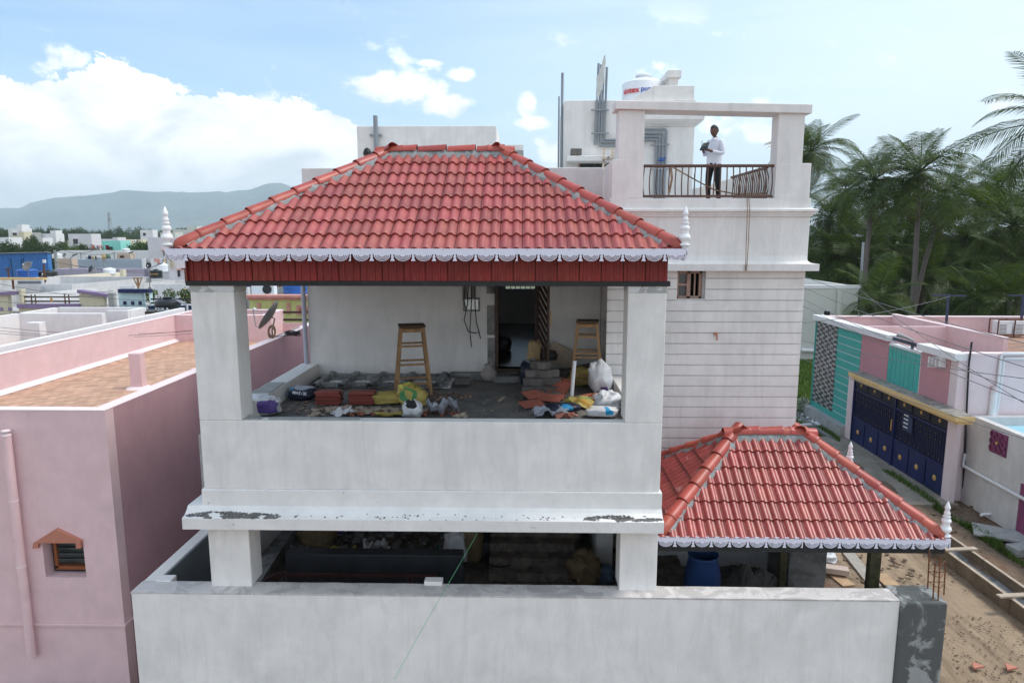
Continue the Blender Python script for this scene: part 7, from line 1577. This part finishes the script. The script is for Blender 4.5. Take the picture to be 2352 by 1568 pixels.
# collar, shirt hem, remote controller
cen = (Vector(J['wL'])+Vector(J['wR']))/2*s_+Vector((0, -.10, .05)); rc = thing('remote_control', ORG[pt_]+(M_ @ cen), 'dark drone remote control with phone, held at chest height', 'remote control')
mb = MB(); m3 = Matrix.Translation(ORG[rc]) @ M_.to_4x4() @ Matrix.Rotation(R(-35), 4, 'X'); mb.cbox(Vector((0, 0, 0)), .17, .03, .09); mb.v = [tuple(m3 @ Vector(v_)) for v_ in mb.v]; mb.build('controller_body', BLACKP, rc, bevel=.008)
mb = MB(); mb.cbox(Vector((0, .0, .10)), .16, .012, .08); mb.v = [tuple(m3 @ Vector(v_)) for v_ in mb.v]; mb.build('phone', mat('phone_case', (.10, .10, .09)), rc, bevel=.004)
for sg in (-1, 1): mb = MB(); mb.tube([(sg*.06, -.02, .03), (sg*.08, -.06, .15)], .006, 6); mb.v = [tuple(m3 @ Vector(v_)) for v_ in mb.v]; mb.build('antenna', BLACKP, rc)
mb = MB(); nk = ORG[pt_]+M_ @ (Vector(J['nk'])*s_); mb.lathe(nk+Vector((0, 0, -.035)), [(.085, 0), (.068, .045), (.060, .05), (.07, .01)], 18); mb.build('collar', SHIRT, pt_)
hq = at(845, 347, Y=15.2); hh = hq.z-TF; person(Vector((hq.x, 15.2, TF+max(0, hh-1.03))), R(200), 'dark haired person crouching behind the roof, only the head showing', pose='sit', H=1.7)

SACKQ = mat('tan_sack_painted_shade', (.20, .145, .075), rough=.7, var=.3, bump=.5, bscale=14, dirt=.4, dirtc=(.08, .07, .05), dscale=4, dlo=.55)  # darker copy of the tan sack, the interior's dark put into its colour
# ------------------------------------------------------------------ lower storey things and lane side things
lf = lambda px, py: at(px, py, Z=LF+.03)
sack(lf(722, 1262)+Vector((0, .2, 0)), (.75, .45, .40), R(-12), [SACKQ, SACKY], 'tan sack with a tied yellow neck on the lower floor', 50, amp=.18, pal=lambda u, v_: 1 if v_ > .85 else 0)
mb = MB(); q = lf(715, 1245); mb.lathe(q+Vector((-.12, .1, .25)), [(.06, 0), (.04, .08), (.07, .2), (.10, .30)], 10, .5); o = tag(mb.build('sack_neck', SACKY), 'gathered upright yellow neck of the tan sack', 'sack', 'sacks on the building site'); jit(o.data, .03, 6)
sheet(lf(785, 1268), .55, .35, 0, SACKY, 'flat yellow bag right of the tan sack', h=.10, seed=51, name='flattened_sack', cat='sack', group='sacks on the building site')
sack(lf(765, 1238)+Vector((0, .3, 0)), (.5, .4, .35), 0, [SACKW, SACKP], 'white bag with violet print deep on the lower floor', 52, amp=.3, pal=lambda u, v_: 1 if .6 < u < .85 and .3 < v_ < .6 else 0)
sheet(lf(865, 1262), .5, .3, .3, [SACKW], 'white printed bag beside the rubble on the lower floor', h=.2, seed=53, name='flattened_sack', cat='sack', group='sacks on the building site')
mb = MB(); pts = [lf(670, 1240), lf(668, 1262)+Vector((0, 0, .05)), lf(690, 1268), lf(712, 1262)+Vector((0, 0, .1)), lf(735, 1236), lf(752, 1240), lf(775, 1262), lf(810, 1272), lf(840, 1275)]; mb.tube(pts, .03, 8); tag(mb.build('hose', PIPEG), 'grey hose curling round the tan sack', 'hose')
rubble('floor_rubble', lf(950, 1245), 2.2, .8, 120, .03, .12, RUBBLE, hmax=.2, seed=60); rubble('floor_rubble', lf(760, 1250), 1.6, 1.2, 90, .02, .08, RUBBLE, seed=61)
for px, py, s_, m, lab in ((712, 1348, .5, SACKT, 'tan sack behind the black railing, left one'), (765, 1348, .5, SACKY, 'yellow sack behind the black railing'), (818, 1350, .6, BLACKP, 'black bag behind the railing')): sack(lf(px, py)+Vector((0, .15, .1)), (s_, .4, .5), 0, [m], lab, px, amp=.25)
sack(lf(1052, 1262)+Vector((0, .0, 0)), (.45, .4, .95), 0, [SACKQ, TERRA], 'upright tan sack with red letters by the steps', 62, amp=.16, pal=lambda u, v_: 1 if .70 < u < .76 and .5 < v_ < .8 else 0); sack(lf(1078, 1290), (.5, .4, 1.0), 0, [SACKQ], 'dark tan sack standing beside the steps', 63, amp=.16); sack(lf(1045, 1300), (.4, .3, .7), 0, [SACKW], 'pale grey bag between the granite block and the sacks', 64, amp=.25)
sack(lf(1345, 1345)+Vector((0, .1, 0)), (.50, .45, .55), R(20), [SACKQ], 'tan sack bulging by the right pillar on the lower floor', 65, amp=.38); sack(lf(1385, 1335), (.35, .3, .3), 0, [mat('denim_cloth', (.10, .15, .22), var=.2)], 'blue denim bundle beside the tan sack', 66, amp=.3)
q = lf(1150, 1310); o = MB().lathe(q+Vector((0, .2, .0)), [(.20, 0), (.30, .10), (.34, .16), (.32, .16), (.22, .04), (0, .02)], 20).build('basin', BLACKP); tag(o, 'black mortar basin with sticks on the lower step', 'basin')
for i in range(3): mb = MB(); mb.tube([at(1102, 1252+i*7, Y=sy+1.2), at(1220-i*8, 1246+i*9, Y=sy+1.3)], .045-.012*i, 10); tag(mb.build('pipe', PIPEG), ['thick grey pipe lying across the steps', 'thin grey pipe below the thick one', 'thinnest grey pipe across the steps'][i], 'pipe', 'pipes across the steps')
for i in range(2): mb = MB(); mb.tube([at(1238+i*6, 1285, Y=sy+.5), at(1300+i*8, 1235+i*14, Y=sy+.9)], .012, 6); tag(mb.build('rod', STEEL), ['upper thin rod leaning on the steps', 'lower thin rod leaning on the steps'][i], 'rod', 'rods on the steps')
mb = MB(); mb.lathe(at(1006, 1285, Y=sy+.4), [(.045, 0), (.045, .18), (.018, .24), (.018, .28)], 10); tag(mb.build('bottle', mat('green_glass', (.01, .12, .04), rough=.15)), 'green bottle standing on the steps', 'bottle')
o = MB().box(*[c for c in (at(975, 1350, Y=YW+.3).x, at(1016, 1350, Y=YW+.3).x, YW+.27, YW+.42, zt_-.1, zt_+.06)]).build('wall_stub', CREAMW, house, bevel=.01)
o = MB().box(wxl+.2, wxl+.42, YW+.30, YW+.48, zt_-.1, zt_+.02).build('wall_stub', CREAMW, house, bevel=.01)
mb = MB(); a = at(1098, 1222, Y=9.02); mb.tube([a, at(960, 1460, Y=8.3), at(905, 1560, Y=7.6)], .003, 5, caps=False); tag(mb.build('green_string', mat('green_twine', (.10, .34, .18), rough=.6)), 'thin green string stretched down from the ledge in front of the wall', 'string')
# porch: blue drum, earth heap
q = at(1650, 1345, Y=10.3); dz_ = at(1650, 1281, Y=10.3).z; dr_ = (at(1662, 1300, Y=10.3).x-at(1578, 1300, Y=10.3).x)/2; bx_ = at(1620, 1300, Y=10.3).x
mb = MB(); hh = 1.15; mb.lathe((bx_, 10.3+dr_*.5, dz_-hh), [(dr_*.9, 0), (dr_*.98, .05), (dr_, .3), (dr_*1.03, .33), (dr_, .36), (dr_*1.0, .7), (dr_*.98, .82), (dr_*.82, 1.05), (dr_*.80, 1.10), (dr_*.84, 1.15), (dr_*.78, 1.15), (dr_*.74, 1.05), (dr_*.78, .7), (dr_*.8, .35)], 36)
mb.mi = 0; tag(mb.build('plastic_drum', DRUM), 'open blue plastic drum under the porch roof', 'drum')
mb = MB(); mb.box(pA.x+.1, at(1800, 1300, Y=11).x, 9.55, 12.3, dz_-hh-.3, dz_-hh-.003); mb.build('porch_slab', DIRT, house)
ptop = dz_-hh
hpx = at(1718, 1290, Y=10.9); mb = MB(); nn = 46; vs = []
for j in range(nn+1):
    for i in range(nn+1):
        u, v_ = i/nn*2-1, j/nn*2-1; r = math.hypot(u, v_); h = max(0, 1-r)**.8*.72*(1+.4*noise.noise(Vector((u*3, v_*3, 2))))+.07*noise.noise(Vector((u*9, v_*9, 4)))*(1 if r < .95 else 0)+.05*noise.noise(Vector((u*20, v_*20, 6)))
        vs.append((hpx.x+u*.95, 10.9+v_*.9, ptop+h))
mb.add(vs, [(j*(nn+1)+i, j*(nn+1)+i+1, (j+1)*(nn+1)+i+1, (j+1)*(nn+1)+i) for j in range(nn) for i in range(nn)], False); o = mb.build('earth_heap', mat('dark_earth_clods', (.10, .09, .08), var=.35, scale=7, bump=1, bscale=30), fixn=False); o['kind'] = 'stuff'
rubble('earth_heap', Vector((hpx.x, 10.8, ptop)), .95, .8, 260, .02, .07, RUBBLE, hmax=.58, seed=71)
sack((pA.x+.35, 10.0, ptop), (.6, .4, .35), 0, [SACKT], 'pale brown sack slumped left of the blue drum', 72, amp=.2)
# rebar cage on the pier
rb = thing('rebar_cage', (at(2150, 1350, Y=YW+.2).x, YW+.2, zt_), 'rusty reinforcement bars standing out of the cement pier', 'rebar')
RUSTB = mat('orange_rust_bar', (.17, .065, .03), rough=.85, var=.3, scale=20)
for px, py0, py1, yy in ((2135, 1262, 1345, .35), (2172, 1290, 1355, .35), (2148, 1292, 1360, .05), (2160, 1278, 1362, .02)): a, b_ = at(px-3, py1, Y=YW+yy), at(px, py0, Y=YW+yy); MB().tube([(a.x, YW+yy, zt_-.1), b_], .010, 6).build('vertical_bar', RUSTB, rb)
for py in (1285, 1312, 1335):
    c = [at(2134, py, Y=YW+.35), at(2171, py+1, Y=YW+.35), at(2160, py+14, Y=YW+.03), at(2146, py+10, Y=YW+.05)]; MB().tube(c+[c[0]], .006, 5).build('stirrup', RUSTB, rb)
# timber channel form along the lane
A0, A1 = at(2150, 1248, Z=G+.3), at(2352, 1396, Z=G+.3); dv = (A1-A0).normalized(); nv_ = Vector((-dv.y, dv.x, 0)); 
if nv_.x < 0: nv_ = -nv_
cf = thing('drain_formwork', (A0.x, A0.y, G), 'long pair of steel plate shutters forming a drain channel beside the lane', 'formwork'); SH = mat('rusty_shutter_plate', (.17, .125, .085), rough=.7, var=.3, scale=3, dirt=.3, dirtc=(.10, .09, .08))
for sg, nm_ in ((0, 'near'), (1, 'far')):
    for k in range(4):
        p = A0+dv*(k*1.6-.8)+nv_*(.55*sg); q = p+dv*1.58; mb = MB(); mb.bar(p-Vector((0, 0, .16)), q-Vector((0, 0, .16)), .04, .34); mb.build('shutter_plate', SH, cf); mb = MB(); mb.bar(p+Vector((0, 0, .015)), q+Vector((0, 0, .015)), .06, .02); mb.build('shutter_rim', WOODL, cf)
mb = MB(); p = A0-dv*.8+nv_*.275-Vector((0, 0, .24)); mb.bar(p, p+dv*6.4, .5, .06); mb.build('channel_bed', GREYC, cf)
for px, py, lab, w_ in ((2195, 1262, 'short plank laid across the drain formwork', .75), (2325, 1368, 'second plank across the formwork near the edge', .8)): q = at(px, py, Z=G+.34); mb = MB(); mb.cbox(q+Vector((0.1, 0, .02)), w_, .12, .03, rz=.12); tag(mb.build('plank', WOODL), lab, 'plank', 'planks on the drain formwork')
# planks and scraps seen through the porch
for a, b_, w_, m, lab in (((1948, 1268), (2010, 1345), .26, mat('grey_plank', (.34, .31, .27), var=.2, scale=6, stretch=(1, 1, .2)), 'long grey plank lying on the ground beyond the porch'), ((1895, 1300), (1950, 1345), .28, mat('tan_plank', (.42, .28, .17), var=.2), 'tan plywood plank by the cement column'), ((2020, 1318), (2050, 1345), .3, MATS['tan_plank'], 'tan board end right of the dark post')):
    p, q = at(*a, Z=G+.08), at(*b_, Z=G+.08); mb = MB(); mb.bar(p, q, w_, .03); tag(mb.build('plank', m), lab, 'plank', 'planks beyond the porch')
o = MB().cbox(at(1922, 1308, Z=G+.2), .45, .22, .12, rz=-.3).build('block', mat('pink_block', (.48, .38, .33), var=.1), bevel=.01); tag(o, 'pale pinkish block lying on the tan plank', 'block')
sack(at(1905, 1305, Z=G+.05)+Vector((0, .3, 0)), (.45, .35, .25), 0, [SACKW], 'crumpled white bag beside the cement column', 80, amp=.35)
# apron, slab and stones along the lane, debris at lower right
o = MB().cbox(at(2300, 1205+20, Z=G+.12), 1.15, .75, .06, rz=-.5).build('drain_slab', GREYL, bevel=.01); tag(o, 'grey concrete cover slab against the grey white house', 'slab'); o = MB().cbox(at(2345, 1262, Z=G+.1), .5, .35, .2, rz=.2).build('kerb_stone', GREYL, bevel=.02); tag(o, 'rough grey stone below the cover slab', 'stone')
rubble('roadside_stones', at(2300, 1330, Z=G+.02), 1.2, 2.4, 420, .008, .03, mat('brown_clods', (.15, .10, .07), var=.3, island=.2), seed=90, z0=G+.05); rubble('roadside_stones', at(2290, 1500, Z=G+.02), 1.3, 1.2, 420, .006, .02, MATS['brown_clods'], seed=91, z0=G+.03); rubble('roadside_stones', at(2030, 1150, Z=G), 3.5, 5, 300, .02, .06, mat('brown_clods', (.15, .10, .07), var=.3, island=.2), seed=92, z0=G+.05); rubble('roadside_stones', at(1960, 1300, Z=G+.02), 1.4, 1.6, 160, .01, .05, MATS['brown_clods'], seed=93, z0=G+.04)
for px, py, lab in ((2245, 1532, 'red broken tile piece on the lane, left one'), (2322, 1545-10, 'red triangular tile shard on the lane')): q = at(px, py, Z=G+.06); mb = MB(); mb.prism([(q.x-.1, q.y-.06), (q.x+.12, q.y), (q.x-.02, q.y+.12)], 'z', q.z, q.z+.03); tag(mb.build('tile_shard', TERRA), lab, 'tile shard', 'tile shards on the lane')
# litter by the teal house
rubble('litter', at(1852, 955, Z=G+.02), .8, 1.6, 60, .05, .14, WPRINT, seed=95, z0=G+.02)
mb = MB(); mb.tube([at(1862, 975, Z=G+.2), at(1830, 978, Z=G+.2), at(1815, 990, Z=G+.1)], .07, 8); tag(mb.build('white_pipe', WPVC), 'white bent drain pipe at the corner of the teal wall', 'pipe')
q = at(1850, 962, Z=G); me = leafmesh('leaves', 260, blob_fn([(Vector((0, 0, .35)), .4), (Vector((.3, .3, .3)), .3)]), .16, mat('grey_green_leaf', (.20, .24, .17), island=.3, bump=0)); t_ = thing('roadside_shrub', q, 'grey green leafy weed growing by the teal house corner', 'shrub'); link('foliage', me, t_, (.2, .8, 0))
# rubble on the ledge
def ledz(y):
    pr = [(-.22, -3.915), (-.13, -3.895), (-.07, -3.85), (-.031, -3.80)]; u = min(-.031, max(-.22, y-YF))
    for a, b_ in zip(pr[:-1], pr[1:]):
        if u <= b_[0]: return a[1]+(b_[1]-a[1])*(u-a[0])/(b_[0]-a[0])
    return -3.80
for k, (cx_, cy_, rx_, ry_, n_) in enumerate(((-4.3, -.15, .50, .065, 900), (-3.75, -.16, .55, .05, 700), (1.35, -.15, .55, .06, 900), (1.75, -.13, .18, .06, 300), (-1, -.15, 2.6, .06, 120), (-4.80, .15, .03, .25, 200))):
    rubble('ledge_rubble', Vector((cx_, YF+cy_, -3.9)), rx_, ry_, n_, .006, .018, RUBBLE, seed=100+k, zf=ledz if cy_ < 0 else (lambda y: -3.915))
rubble('ledge_rubble', Vector((-3.82, YF-.13, -3.89)), .06, .03, 8, .02, .045, RUBBLE, seed=112, z0=-3.90)
random.seed(77); rubble('foot_rubble', Vector((p0.x, 0, 0)) if False else Vector((-7.9, PY-.45, G-.4)), 1.2, .4, 160, .03, .09, RUBBLE, hmax=.2, seed=110)
